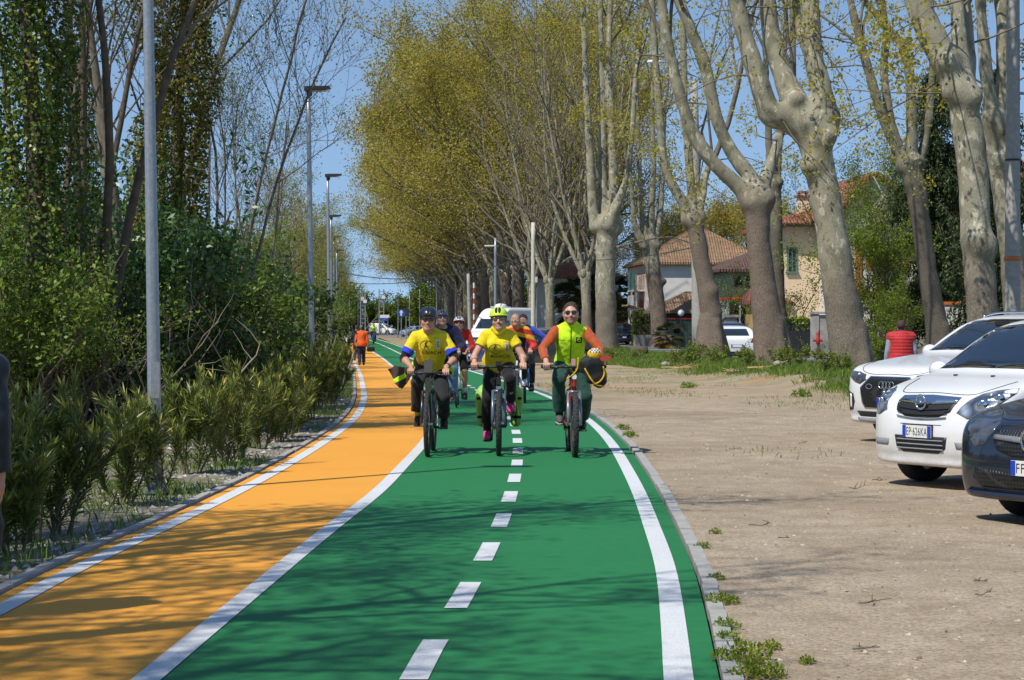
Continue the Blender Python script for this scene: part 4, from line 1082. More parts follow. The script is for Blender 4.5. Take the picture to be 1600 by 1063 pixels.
# weeds along the kerb, near right corner
def weed(seed, n, r, h, leaf):
    rng = np.random.default_rng(seed); a = rng.uniform(0, 6.28, n); q = np.sqrt(rng.uniform(0, 1, n)) * r
    P = np.stack([np.cos(a) * q, np.sin(a) * q, rng.uniform(.01, h, n) * (1 - .6 * (q / r) ** 2)], -1)
    V, F, rr = leaf_quads(P, leaf, rng, up=.6, aspect=.55, dirs=np.array([0, 0, .5]), fold=.1)
    m = 26; b = rng.uniform(0, 6.28, m); B = np.stack([np.cos(b) * r * .5, np.sin(b) * r * .5, 0 * b], -1) * rng.uniform(0, 1, (m, 1)); 
    for i in range(m):
        d = np.array([math.cos(b[i]) * .5, math.sin(b[i]) * .5, 1]) * h * rng.uniform(.8, 1.7); s_ = np.array([-math.sin(b[i]), math.cos(b[i]), 0]) * .003; k = len(V)
        V = np.concatenate([V, [B[i] - s_, B[i] + s_, B[i] + d, B[i] + d * .6 - s_ * .6]]); F = np.concatenate([F, [[k, k + 1, k + 2, k + 3]]]); rr = np.append(rr, rng.uniform(.3, .8))
    return obj('weed_clump', np_mesh('weed_clump', V, [F], None, ML_fresh if seed % 2 else ML_grass, False, rr))
WC = [weed(171, 240, .15, .08, .035), weed(172, 110, .09, .06, .03), weed(173, 60, .06, .05, .028)]
for n_, (px_, py_, v_, s_, lab) in enumerate([(1160,1035,0,1.1,'largest weed clump, leafy and bright, against the kerb in the near right corner'),(1185,1060,0,1.0,'leafy weed clump cut off by the bottom edge of the picture'),(1130,945,0,.8,'dark low weed clump beside the dark joint of the kerb'),(1205,1018,2,1.0,'small leafy weed standing alone just right of the largest clump'),
        (1098,858,1,.8,'small weed by the kerb, topmost of the near ones'),(1118,908,1,.8,'small weed against the kerb just above the dark joint'),(1135,985,1,1.0,'grassy tuft beside the kerb above the largest weed clump'),(1140,1005,1,1.0,'grassy tuft touching the largest weed clump'),(1118,836,2,.9,'tiny weed a little way out from the kerb'),
        (1262,1040,2,.8,'tiny weed on bare sand right of the bottom weeds'),(1252,620,1,3.2,'round tuft of grass alone on the sand near the verge'),(1075,607,1,3.0,'low grass tuft on the sand below the verge weeds'),(975,672,1,1.6,'thin weeds beside the kerb behind the orange sleeved rider'),(985,684,1,1.6,'thin weeds beside the kerb nearest the orange sleeved rider')]):
    d_ = on_ground(px_, py_)[1]; x_ = X(px_, d_)
    if n_ in (0, 4, 3): o_ = WC[v_]; 
    else: o_ = WC[v_].copy(); COL.objects.link(o_)
    o_.location = (x_, d_, float(zr(np.array(x_), np.array(d_)))); o_.rotation_euler = (0, 0, n_ * 1.3); s_ *= .8; o_.scale = (s_,) * 3; tag(o_, lab, 'weed', 'weeds on the sand')
# leafy weeds on the verge
WV = shrub(175, 'verge_weed', 'tall leafy weed on the grass verge under the plane trees', ML_fresh, 500, .4, .75, .07, 6, 'leafy weeds on the verge', stemmat=M_ol_stem, bias=-.1)
for n_, (px_, d_, s_) in enumerate([(1085,66,1.4),(1095,69,1.1),(1120,64,.9),(1165,60,1.0),(1215,58,1.1),(1240,56,1.2),(1060,70,.9),(1000,80,.9),(960,84,1.0),(1290,50,1.1),(1310,49,.9),(1365,58,1.5),(1375,60,1.7),(1130,68,1.2),(1180,64,1.1),(920,92,1.1)]):
    x_ = X(px_, d_)
    if n_ == 0: put(WV, px_, d_, 0, s_)
    else: copy_thing(WV, (x_, d_, float(zmid(np.array(x_), np.array(d_))) - .03), n_, None, s_)
# loose stones and chips
def pebbles(name, P, r0, r1, mat, rng):
    n = len(P); r = (r0 + (r1 - r0) * rng.uniform(0, 1, n) ** 3)[:, None]
    o = np.array([[1,0,0],[-.5,.87,0],[-.5,-.87,0],[.1,.1,.8],[0,0,-.5]], float)
    a = rng.uniform(0, 6.28, n); c, s_ = np.cos(a), np.sin(a); J = rng.uniform(.6, 1.3, (n, 5, 3)); q = o[None] * J
    q = np.stack([q[..., 0] * c[:, None] - q[..., 1] * s_[:, None], q[..., 0] * s_[:, None] + q[..., 1] * c[:, None], q[..., 2] * .7], -1) * r[..., None]
    V = (q + P[:, None]).reshape(-1, 3); f = np.array([[0,1,3],[1,2,3],[2,0,3],[1,0,4],[2,1,4],[0,2,4]])
    F = (f[None] + np.arange(n)[:, None, None] * 5).reshape(-1, 3)
    return tag(obj(name, np_mesh(name, V, [F], None, mat, False, np.repeat(rng.uniform(0, 1, n), 6))), kind='stuff')
M_peb = leaf_mat('loose_stones', [(0, (.20, .15, .10)), (.5, (.36, .29, .21)), (.85, (.42, .36, .28)), (1, (.52, .47, .40))], rough=.9, trans=0.0, spec=.2)
M_peb2 = leaf_mat('bank_stones', [(0, (.16, .145, .12)), (.6, (.33, .31, .27)), (1, (.52, .50, .45))], rough=.9, trans=0.0, spec=.2)
n_ = 9000; y_ = 8 + 26 * rg.uniform(0, 1, n_) ** 1.4; x_ = kr(y_) + rg.uniform(.02, 1, n_) * 6.5
tag(pebbles('gravel', np.stack([x_, y_, zr(x_, y_)], -1), .003, .022, M_peb, rg), 'loose pale stones scattered over the sandy field', 'gravel')
n_ = 8000; y_ = 8 + 32 * rg.uniform(0, 1, n_) ** 1.3; x_ = path_left(y_) - .12 - rg.exponential(1.2, n_)
tag(pebbles('gravel', np.stack([x_, y_, zl(x_, y_)], -1), .006, .05, M_peb2, rg), 'grey stones lying on the planted bank', 'gravel')
# ------------------------------------------------------------------ lamp posts, poles, signs, houses
def tile_mat(name, c1, c2, moss):
    m, nt, b, _ = new_mat(name); P = coords(nt)
    w = nt.nodes.new('ShaderNodeTexWave'); w.wave_type = 'BANDS'; w.bands_direction = 'X'; w.inputs['Scale'].default_value = 1.6; nt.links.new(P, w.inputs['Vector'])
    br = nt.nodes.new('ShaderNodeTexBrick'); br.inputs['Scale'].default_value = 1.0; br.inputs['Brick Width'].default_value = .2; br.inputs['Row Height'].default_value = .33; br.inputs['Mortar Size'].default_value = .012
    br.inputs['Color1'].default_value = c4(c1); br.inputs['Color2'].default_value = c4(c2); br.inputs['Mortar'].default_value = c4(tuple(v * .35 for v in c1)); nt.links.new(P, br.inputs['Vector'])
    col = mixc(nt, ramp(nt, tex_noise(nt, P, 1.2, 5, .7), [(.45, (0, 0, 0)), (.65, (.8, .8, .8))]), br.outputs[0], moss)
    col = mixc(nt, ramp(nt, tex_noise(nt, P, 7, 3), [(.4, (.45, .45, .45)), (.6, (0, 0, 0))]), col, tuple(v * .5 for v in c1))
    nt.links.new(col, b.inputs['Base Color']); b.inputs['Roughness'].default_value = .9; bump(nt, b, w.outputs[1], .8, .08); return m
M_tile_red = tile_mat('red_roof_tiles', (.30, .10, .06), (.38, .15, .09), (.24, .10, .06))
M_tile_old = tile_mat('weathered_roof_tiles', (.30, .17, .10), (.38, .24, .15), (.17, .14, .065))
M_tile_dark = tile_mat('dark_roof_tiles', (.13, .07, .06), (.17, .095, .08), (.09, .06, .05))
M_render_white = plain('white_house_render', (.68, .65, .61), .9, 0, .10, 1.2, .1)
M_render_pink = plain('pinkish_house_render', (.66, .52, .45), .9, 0, .08, 1.2, .1)
M_render_cream = plain('cream_house_render', (.72, .56, .38), .9, 0, .07, 1.0, .1)
M_render_green = plain('pale_green_house_render', (.30, .42, .33), .9, 0, .12, 1.5, .1)
M_render_ochre = plain('ochre_house_render', (.45, .30, .10), .9, 0, .15, 1.5, .1)
M_oldwall = plain('weathered_grey_wall', (.40, .38, .35), .95, 0, .4, 2.5, .4)
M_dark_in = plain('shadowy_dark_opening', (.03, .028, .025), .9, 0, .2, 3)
M_glassdark = plain('dark_window_glass', (.035, .045, .055), .08, 0, .2, 3, 0, 0, .6)
M_wood_brown = plain('brown_stained_wood', (.13, .075, .04), .7, 0, .3, 6)
M_green_wood = plain('dark_green_painted_wood', (.045, .085, .062), .6, 0, .25, 5)
M_teal = plain('teal_painted_shutter', (.10, .21, .20), .6, 0, .25, 5)
M_red_paint = plain('red_paint', (.45, .04, .025), .45, 0, .2, 6)
M_orange_paint = plain('orange_paint', (.60, .17, .035), .6, 0, .2, 6)
M_galv = plain('galvanised_steel', (.36, .39, .42), .42, .55, .22, 30)
M_darkmetal = plain('dark_grey_metal', (.045, .048, .052), .45, .4, .2, 20)
M_conc_pole = plain('concrete_pole', (.36, .345, .315), .92, 0, .22, 9, .3)
M_conc_pale = plain('pale_concrete_pole', (.56, .53, .43), .9, 0, .15, 8, .2)
M_white_paint = plain('white_painted_metal', (.72, .72, .71), .5, 0, .08, 10)
M_lampglass = plain('milky_lamp_glass', (.85, .86, .88), .2, 0, .04, 3)
M_stone = plain('grey_stone_blocks', (.36, .35, .33), .95, 0, .4, 5, .5)

G_L = 'street lamps along the footpath'
def led_lamp(label, px_b, d, px_t, hgt, k):
    x = X(px_b, d); z = gz(x, d); t = thing('street_lamp', label, 'street lamp', (x, d, z), 0, G_L)
    lean = (X(px_t, d) - x) / hgt
    mb = MB(); hs = np.linspace(-.1, hgt, 12); mb.tube(np.stack([lean * hs, 0 * hs, hs], -1), np.linspace(.064, .040, 12), 16)
    mb.build('pole', M_galv, t, True)
    mb = MB(); mb.lathe([(.0, .0), (.13, .0), (.13, .03), (.075, .05), (.075, .12), (.0, .12)], c=(0, 0, 0), n=16); mb.build('base_collar', M_galv, t)
    mb = MB(); mb.box((.01, -.066, 1.0), (.075, .006, .32)); mb.build('inspection_door', M_galv, t)
    mb = MB(); c = np.array([lean * hgt, 0, hgt])
    prof = [(-.07, -.03), (.05, -.045), (.38, -.02), (.44, 0), (.42, .03), (.05, .055), (-.07, .05)]
    mb.prism(prof, .22, c + [0, 0, .03], (1, 0, .06), (0, 0, 1)); h = mb.build('lamp_head', M_darkmetal, t)
    mb = MB(); mb.box(c + [.22, 0, -.004], (.28, .15, .012)); mb.build('lens', M_lampglass, h)
    mb = MB(); mb.lathe([(0, -.10), (.04, -.10), (.05, -.06), (.045, 0), (0, 0)], c=c + [.03, 0, 0], n=12); mb.build('joint', M_darkmetal, h)
    return t
lamps = [(243, 17.3, 228, 'nearest grey lamp post, rising out of the oleanders past the top of the picture'), (488, 38, 482, 'second lamp post from the viewer, its flat dark head clear against the sky'),
         (515.5, 59, 512, 'third lamp post from the viewer, with its flat dark head below the second one'), (518.5, 79.5, 517, 'fourth lamp post from the viewer, partly hidden by the third'),
         (522.5, 100, 521.5, 'lamp post far down the footpath behind the fourth one'), (527, 121, 526, 'lamp post far down the footpath among the budding trees'), (530, 142, 529.5, 'farthest lamp post down the footpath')]
for k_, (a_, d_, b_, l_) in enumerate(lamps): led_lamp(l_, a_, d_, b_, 6.05, k_)

def post(name, label, cat, px, d, top_py, r0, r1, mat, lean=0.0, group=None, extra=None):
    x = X(px, d); z = gz(x, d); h = at(px, top_py, d)[2] - z
    t = thing(name, label, cat, (x, d, z), 0, group); mb = MB(); hs = np.linspace(-.1, h, 8)
    mb.tube(np.stack([lean * hs, 0 * hs, hs], -1), np.linspace(r0, r1, 8), 16); mb.build('pole', mat, t, True)
    if extra: extra(t, h, lean)
    return t
def arm_lamp(t, h, lean):
    mb = MB(); q = catmull([(0, 0, h - .6), (-.15, 0, h + .25), (-.7, 0, h + .75), (-1.5, 0, h + .85)], 5); mb.tube(q + [lean * h, 0, 0], .035, 8); mb.build('arm', M_galv, t, True)
    mb = MB(); mb.ell((-1.7 + lean * h, 0, h + .85), (.34, .13, .09), 12, 6); mb.build('lamp_head', M_white_paint, t, True)
def band(z, mat, r):
    def f(t, h, lean):
        mb = MB(); mb.tube([(0, 0, z), (0, 0, z + .10)], r, 16, cap=True); mb.build('band', mat, t, True)
        mb = MB(); mb.tube([(0, 0, z + 2.2), (0, 0, z + 2.24)], r, 16); mb.build('strap', M_darkmetal, t, True)
        mb = MB()
        mb.tube(catmull([(.30, -.1, 6.2), (.26, -.1, 8.5), (.12, -.1, 9.5)], 4), .05, 8); mb.tube(catmull([(.45, -.1, 6.3), (.40, -.1, 8.5), (.2, -.1, 9.6)], 4), .04, 8)
        for zz in (6.4, 7.2): mb.box((.2, -.05, zz), (.5, .06, .06))
        mb.build('conduit', M_galv, t, True)
    return f
post('concrete_pole', 'tall concrete pole with an orange band, between two plane trees near the right edge', 'utility pole', 1582, 43, -90, .185, .135, M_conc_pole, extra=band(2.72, M_orange_paint, .178))
post('concrete_pole', 'thick tapered concrete lamp pole standing behind the swollen foot plane tree', 'utility pole', 1092, 84, 128, .30, .15, M_conc_pole, lean=-.018, extra=arm_lamp)
def sbox(t, h, lean):
    mb = MB(); mb.box((.16, -.02, 4.0), (.14, .1, .3)); mb.build('meter_box', M_conc_pale, t)
post('concrete_pole', 'slim pale cream concrete pole behind the bald rider', 'utility pole', 833, 105, 348, .125, .10, M_conc_pale, extra=sbox)
def small_lamp(t, h, lean):
    mb = MB(); mb.box((-.35, 0, h - .5), (.7, .16, .08)); mb.build('lamp_head', M_white_paint, t)
post('street_lamp', 'thin grey lamp post left of the cream pole, with a small white head', 'street lamp', 774, 125, 372, .10, .07, M_galv, extra=small_lamp)
post('marker_post', 'pale post leaning slightly beside a red and white striped pole', 'post', 735, 140, 428, .15, .11, M_conc_pole, lean=-.03)
def striped(label, px, d, top, w):
    x = X(px, d); z = gz(x, d); h = at(px, top, d)[2] - z; t = thing('barrier_pole', label, 'barrier', (x, d, z)); a = MB(); b = MB(); n = 12
    for i in range(n): (a if i % 2 else b).tube([(0, 0, h * i / n), (0, 0, h * (i + 1) / n)], w, 10)
    a.build('white_stripe', M_white_paint, t); b.build('red_stripe', M_red_paint, t); return t
striped('upright red and white striped barrier pole behind the white van', 740.5, 150, 442, .07)
for k_, (px_, d_, top_, l_) in enumerate([(682, 210, 432, 'thin white pole in front of the far plane trunks, above the grey helmet'), (656, 240, 452, 'thin pale pole above the black helmet of the left rider'), (622, 250, 452, 'pale pole left of the blue round sign'), (640, 255, 462, 'thin pole right of the blue round sign'), (712, 190, 440, 'thin grey pole above the white and red helmet'), (546, 230, 462, 'thin pole at the far end of the orange footpath')]):
    post('metal_pole', l_, 'pole', px_, d_, top_, .065, .05, M_galv, group='thin poles beyond the riders')
def mast(label, px, d, top, rung):
    x = X(px, d); z = gz(x, d); h = at(px, top, d)[2] - z; t = thing('lattice_mast', label, 'mast', (x, d, z), 0, 'lattice masts at the path end'); mb = MB()
    for s_ in (-.35, .35): mb.box((s_, 0, h / 2), (.16, .16, h))
    for i in range(rung): mb.box((0, 0, h * (i + .5) / rung), (.7, .1, .1))
    mb.build('frame', M_galv, t); mb = MB(); mb.box((.35, -.2, h * .82), (.5, .3, .5)); mb.build('lamp_head', M_white_paint, t); return t
mast('lattice mast farthest left above the walker in orange', 563, 300, 455, 9); mast('lattice mast left of the far white van', 567, 295, 460, 9); mast('lattice mast with a white lamp box above the white van', 596, 300, 452, 9)
def round_sign(label, px, d, py, r, face, mark):
    x = X(px, d); z0 = gz(x, d); c = at(px, py, d)[2] - z0; t = thing('road_sign', label, 'road sign', (x, d, z0)); mb = MB(); mb.tube([(0, 0.06, 0), (0, 0.06, c + r)], .05, 8); mb.build('pole', M_galv, t)
    mb = MB(); mb.lathe([(0, -.03), (r, -.03), (r, .03), (0, .03)], axis=(0, -1, 0), c=(0, 0, c), n=28); p = mb.build('plate', face, t)
    if mark:
        mb = MB(); mb.prism([(-.08, -.28), (.08, -.28), (.08, .05), (.22, .05), (0, .34), (-.22, .05), (-.08, .05)], .01, (0, -.045, c), (1, 0, 0), (0, 0, 1)); mb.build('arrow', M_white_paint, p)
M_signblue = plain('blue_sign_face', (.01, .07, .48), .4, 0, .08, 4)
round_sign('round blue mandatory sign with a white arrow, left of the black helmet', 627, 205, 489.5, .40, M_signblue, True)
round_sign('dark back of a round sign just right of the blue one', 634.5, 212, 487, .42, M_darkmetal, False)
def board(label, px, d, py, w, h):
    x = X(px, d); z0 = gz(x, d); c = at(px, py, d)[2] - z0; t = thing('direction_sign', label, 'road sign', (x, d, z0)); mb = MB()
    for s_ in (-.35, .35): mb.tube([(s_ * w, .08, 0), (s_ * w, .08, c + h / 2)], .05, 8)
    mb.build('pole', M_galv, t); mb = MB(); mb.box((0, 0, c + h * .25), (w, .05, h * .48)); mb.build('white_panel', M_white_paint, t); mb = MB(); mb.box((-.1 * w, 0, c - h * .27), (w * .8, .05, h * .46)); mb.build('blue_panel', M_signblue, t)
board('white over blue direction board at the far end, above the white van', 601, 262, 497, 1.25, .85)
t_ = thing('utility_box', 'small pale electric box on a stub by the third lamp post', 'utility box', (X(511, 57), 57, gz(X(511, 57), 57))); mb = MB(); mb.tube([(0, 0, 0), (0, 0, .75)], .03, 8); mb.build('pole', M_galv, t_); mb = MB(); mb.box((0, 0, .9), (.13, .12, .36)); mb.build('cabinet', M_white_paint, t_)
def cable(label, pts, sag, r=.018):
    P = [np.array(p, float) for p in pts]; a, b = P; s_ = np.linspace(0, 1, 25)[:, None]; q = a + (b - a) * s_; q[:, 2] -= sag * 4 * (s_ * (1 - s_))[:, 0]
    tag(MB().tube(q, r, 5).build('overhead_cable', M_darkmetal, smooth=True), label, 'cable')
cable('overhead cable slung from the budding trees to the far plane trees', [at(528, 424, 140), at(835, 398, 105)], .9, .03)
cable('lower overhead cable crossing above the path end', [at(530, 442, 220), at(690, 436, 210)], .3, .04)
cable('stay wire slanting down behind the lime helmet', [at(832, 380, 105.2), at(782, 478, 104)], .02, .02)
cable('overhead wire crossing in front of the white house', [at(833, 400, 105), at(1090, 385, 84)], .4, .02)

# --- houses
RZ = math.atan(.0754)
def window(root, c, w, h, face, mat_frame, shut=None, depth=.10):
    """face: 'x' wall facing -x, 'y' wall facing -y; frame > pane, shutters proud of the wall"""
    U = (1, 0, 0) if face == 'y' else (0, -1, 0); N = np.array([0, -1, 0]) if face == 'y' else np.array([-1, 0, 0]); U = np.array(U, float)
    mb = MB(); Z = np.array([0, 0, 1.0]); C = np.asarray(c, float)
    for s_ in (-1, 1): mb.prism([(-.05, -h / 2), (.05, -h / 2), (.05, h / 2), (-.05, h / 2)], .06, C + U * s_ * (w / 2) + N * .03, U, Z)
    mb.prism([(-w / 2 + .05, -.04), (w / 2 - .05, -.04), (w / 2 - .05, .04), (-w / 2 + .05, .04)], .06, C + Z * (h / 2 - .04) + N * .03, U, Z)
    mb.prism([(-w / 2 - .12, -.04), (w / 2 + .12, -.04), (w / 2 + .12, .04), (-w / 2 - .12, .04)], .16, C - Z * (h / 2 + .02) + N * .08, U, Z)
    mb.prism([(-.025, -h / 2 + .08), (.025, -h / 2 + .08), (.025, h / 2 - .08), (-.025, h / 2 - .08)], .05, C + N * .028, U, Z)
    f = mb.build('window', mat_frame, root)
    mb = MB(); mb.prism([(-w / 2 + .05, -h / 2 + .06), (w / 2 - .05, -h / 2 + .06), (w / 2 - .05, h / 2 - .08), (-w / 2 + .05, h / 2 - .08)], .01, C + N * .008, U, Z); mb.build('pane', M_glassdark, f)
    if shut is not None:
        for s_ in (-1, 1):
            mb = MB(); 
            for k in range(9): mb.prism([(-.24 * w / 1.0, -h / 18), (.24 * w, -h / 18), (.24 * w, h / 18 - .012), (-.24 * w, h / 18 - .012)], .045, C + U * s_ * (w / 2 + .06 + .24 * w) + Z * (h * (k + .5) / 9 - h / 2) + N * .05, U, Z)
            mb.build('shutter', shut, f)
def hip_roof(root, x0, x1, y0, y1, ze, zr, ov, mat, ridge='y', inset=None, th=.18, gable=False, name='roof'):
    """tiled roof slab with overhanging eaves; ridge along y or x"""
    a, b, c, d = x0 - ov, x1 + ov, y0 - ov, y1 + ov; mb = MB()
    if ridge == 'y': i = 0 if gable else (inset or (b - a) / 2); xm = (a + b) / 2; R = [(xm, c + i, zr), (xm, d - i, zr)]
    else: i = 0 if gable else (inset or (d - c) / 2); ym = (c + d) / 2; R = [(a + i, ym, zr), (b - i, ym, zr)]
    E = [(a, c, ze), (b, c, ze), (b, d, ze), (a, d, ze)]; V = E + R; lower = [(p[0], p[1], p[2] - th) for p in E]
    if ridge == 'y': F = [[0, 1, 4], [1, 2, 5, 4], [2, 3, 5], [3, 0, 4, 5]]
    else: F = [[0, 1, 5, 4], [1, 2, 5], [2, 3, 4, 5], [3, 0, 4]]
    V = V + lower; F += [[6, 9, 8, 7]] + [[k, 6 + k, 6 + (k + 1) % 4, (k + 1) % 4] for k in range(4)]
    mb.add(V, F); return mb.build(name, mat, root)
def walls(root, x0, x1, y0, y1, h, mat, name='wall'):
    mb = MB(); mb.box(((x0 + x1) / 2, (y0 + y1) / 2, h / 2 - .3), (x1 - x0, y1 - y0, h + .6)); return mb.build(name, mat, root)
def chimney(roof, x, y, z0, z1, w, mat):
    mb = MB(); mb.box((x, y, (z0 + z1) / 2), (w, w, z1 - z0)); c = mb.build('chimney', mat, roof); mb = MB(); mb.box((x, y, z1 + .06), (w + .2, w + .2, .12)); mb.box((x, y, z1 + .3), (w * .8, w * .8, .12)); 
    for sx in (-1, 1):
        for sy in (-1, 1): mb.box((x + sx * w * .32, y + sy * w * .32, z1 + .18), (.1, .1, .13))
    mb.build('cap', M_tile_red, c)
# white house
hA = thing('house', 'white rendered house with a broad old tiled roof and a loggia of teal screens', 'house', (X(1011, 148), 148, gz(X(1011, 148), 148)), RZ)
walls(hA, 0, 9, 0, 10, 6.2, M_render_white); mb = MB(); mb.box((-.06, 5.0, 2.5), (.12, 9.96, 7.2)); mb.build('side_wall', M_render_pink, hA)
rA = hip_roof(hA, 0, 9, 0, 10, 6.3, 9.2, .5, M_tile_old, 'y', inset=3.2); chimney(rA, 1.4, 6, 6.5, 8.2, .6, M_render_white)
mb = MB(); mb.box((-.55, 2.0, 4.15), (.9, 3.4, .12)); bal = mb.build('balcony', M_render_white, hA)
mb = MB(); mb.box((-.95, 2.0, 3.3), (.06, 3.4, 1.0)); mb.build('railing', M_white_paint, bal)
mb = MB()
for k in range(4): mb.box((-.9, .55 + k * .98, 4.9), (.05, .86, 1.45))
mb.build('shutter', M_teal, bal)
mb = MB(); mb.box((-.5, 2.0, 2.72), (1.0, 3.6, .1)); 
for k in range(2): mb.box((-.9, .6 + k * 2.9, 1.3), (.12, .12, 2.7))
mb.build('porch', M_render_white, hA); mb = MB(); mb.box((-.7, 2.0, 2.85), (1.5, 3.8, .12), (0, .25, 0)); mb.build('porch_roof', M_tile_old, hA)
for y_ in (6.3, 8.6): window(hA, (-.125, y_, 4.3), .9, 1.5, 'x', M_wood_brown); window(hA, (-.125, y_, 1.5), .9, 1.4, 'x', M_wood_brown)
window(hA, (7.4, -.005, 4.0), .9, 1.3, 'y', M_wood_brown, M_green_wood)
# low outbuilding with tiled roof and board fence, globe lamp
oA = thing('outbuilding', 'low open outbuilding with a pitched old tiled roof in front of the white house', 'outbuilding', (X(1030, 137), 137, gz(X(1030, 137), 137)), RZ)
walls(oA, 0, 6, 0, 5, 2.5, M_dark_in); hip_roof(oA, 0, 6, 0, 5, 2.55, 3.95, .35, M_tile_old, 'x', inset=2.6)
def board_fence(label, px, d, w, h, mat, rail):
    t = thing('board_fence', label, 'fence', (X(px, d), d, gz(X(px, d), d)), RZ); mb = MB(); n = int(w / .16)
    for k in range(n): mb.box((.08 + k * .16, 0, h / 2), (.145, .03, h + RNG.uniform(-.03, .03)))
    mb.build('boards', mat, t); mb = MB(); mb.box((w / 2, -.03, h + .05), (w + .1, .1, .07)); mb.build('top_rail', rail, t); return t
board_fence('dark green board fence with a red top rail under the globe lamp', 1044, 128, 2.6, 1.9, M_green_wood, M_red_paint)
board_fence('short dark green board gate left of the pale green house', 1105, 127, 1.3, 1.9, M_green_wood, M_red_paint)
gl = thing('globe_lamp', 'white globe garden lamp above the green board fence', 'garden lamp', (X(1064, 127), 127, gz(X(1064, 127), 127))); mb = MB(); mb.tube([(0, 0, 0), (0, 0, 2.15)], .04, 8); mb.build('pole', M_darkmetal, gl); mb = MB(); mb.ell((0, 0, 2.33), (.22, .22, .22), 20, 12); mb.build('globe', M_lampglass, gl, True)
# pale green house
hB = thing('house', 'pale green house with a dark low roof, red awning and three small windows', 'house', (X(1141, 131), 131, gz(X(1141, 131), 131)), RZ)
walls(hB, 0, 8, 0, 9, 5.3, M_render_green); hip_roof(hB, 0, 8, 0, 9, 5.35, 7.3, .95, M_tile_dark, 'y', inset=3.4)
for k in range(3): window(hB, (.55 + k * .75, -.005, 4.55), .42, .62, 'y', M_green_wood)
mb = MB(); mb.box((.8, -.65, 3.45), (3.6, 1.3, .07), (.12, -.07, 0)); mb.build('awning', M_red_paint, hB)
for x_ in (-.5, .45, 1.4):
    mb = MB(); mb.box((x_, -1.05, 1.7), (.1, .1, 3.3)); mb.build('porch_post', M_white_paint, hB)
mb = MB(); mb.box((.5, -.03, 1.5), (1.1, .06, 2.7)); mb.build('door', M_dark_in, hB)
mb = MB(); mb.box((2.75, -.4, 2.6), (.9, .8, .07), (.3, 0, 0)); mb.build('door_canopy', M_tile_red, hB); window(hB, (2.75, -.005, 1.5), .7, 1.5, 'y', M_wood_brown)
def pillar(label, px, d, w, h):
    t = thing('gate_pillar', label, 'gate pillar', (X(px, d), d, gz(X(px, d), d)), RZ); mb = MB()
    for k in range(int(h / .3)): mb.box((RNG.normal(0, .01), 0, .15 + k * .3), (w * RNG.uniform(.96, 1.03), w, .292))
    mb.build('shaft', M_stone, t); mb = MB(); mb.box((0, 0, h + .08), (w + .22, w + .22, .16)); mb.build('cap', M_stone, t)
pillar('grey stone gate pillar beside the white hatchback, right of it a pale green house', 1141, 124, .68, 2.1); pillar('grey stone gate pillar half hidden behind the swollen foot plane tree', 1097, 124, .6, 2.1)
# cream house
hC = thing('house', 'cream house with a red tiled hip roof and a cream chimney', 'house', (X(1228, 110), 110, gz(X(1228, 110), 110)), RZ)
walls(hC, 0, 8.6, 0, 9, 7.3, M_render_cream); rC = hip_roof(hC, 0, 8.6, 0, 9, 7.35, 9.3, .7, M_tile_red, 'y', inset=3.9)
chimney(rC, 1.25, 1.2, 7.2, 8.9, .62, M_render_cream); mb = MB(); mb.box((4.3, -.75, 7.25), (10.2, .14, .12)); mb.build('gutter', M_darkmetal, hC)
mb = MB(); mb.tube([(2.0, -.08, 0), (2.0, -.08, 6.9), (2.0, -.7, 7.2)], .06, 8); mb.build('downpipe', M_wood_brown, hC)
window(hC, (.35, -.005, 5.3), .5, 1.4, 'y', M_teal, None); window(hC, (5.2, -.005, 1.9), 1.2, 1.9, 'y', M_white_paint, M_oldwall); window(hC, (5.2, -.005, 5.2), 1.0, 1.5, 'y', M_white_paint, M_wood_brown); window(hC, (6.9, -.005, 5.2), 1.0, 1.5, 'y', M_white_paint, M_wood_brown)
mb = MB(); mb.box((-.75, 2.0, 1.3), (1.5, 4, 3.2)); an = mb.build('annex', M_render_ochre, hC); hip_roof(an, -1.5, 0, 0, 4, 3.0, 3.7, .3, M_tile_red, 'x', inset=.1, name='annex_roof')
# gabled white house behind the spruce
hD = thing('house', 'white gabled house with orange trim, mostly hidden by the spruce and shrubs', 'house', (X(1322, 104), 104, gz(X(1322, 104), 104)), RZ)
mb = MB(); w_ = 6.6; mb.prism([(0, -.5), (w_, -.5), (w_, 6.4), (1.45, 9.6), (0, 7.9)], 7, (0, 3.5, 0), (1, 0, 0), (0, 0, 1)); mb.build('wall', M_render_white, hD)
def slope(root, p, q, y0, y1, mat):
    mb = MB(); p, q = np.array(p), np.array(q); d = unit(q - p); n = np.array([-d[1], d[0]]) * .2
    mb.prism([p, q, q + n, p + n], y1 - y0, (0, (y0 + y1) / 2, 0), (1, 0, 0), (0, 0, 1)); mb.build('roof', mat, root)
slope(hD, (-.5, 7.35), (1.4, 9.65), -.5, 7.5, M_tile_red); slope(hD, (1.48, 9.65), (7.2, 6.1), -.5, 7.5, M_tile_red)
mb = MB(); mb.box((.65, -.06, 4.2), (.3, .12, 4.5)); mb.box((3.6, -.06, 3.35), (6, .12, .22)); mb.build('orange_trim', M_orange_paint, hD)
window(hD, (2.2, -.005, 5.4), 1.1, 1.5, 'y', M_white_paint, M_orange_paint); window(hD, (4.3, -.005, 5.4), 1.0, 1.4, 'y', M_white_paint); window(hD, (2.6, -.005, 1.7), 1.2, 1.6, 'y', M_white_paint)
wl = thing('garden_wall', 'sloping weathered concrete ramp wall left of the dark plane tree', 'wall', (X(1385, 96), 96, gz(X(1385, 96), 96)), RZ); mb = MB(); mb.prism([(0, -.3), (3.2, -.3), (3.2, 2.0), (.6, 3.0), (.1, 3.0)], .35, (0, 0, 0), (1, 0, 0), (0, 0, 1)); mb.build('wall_body', M_oldwall, wl)
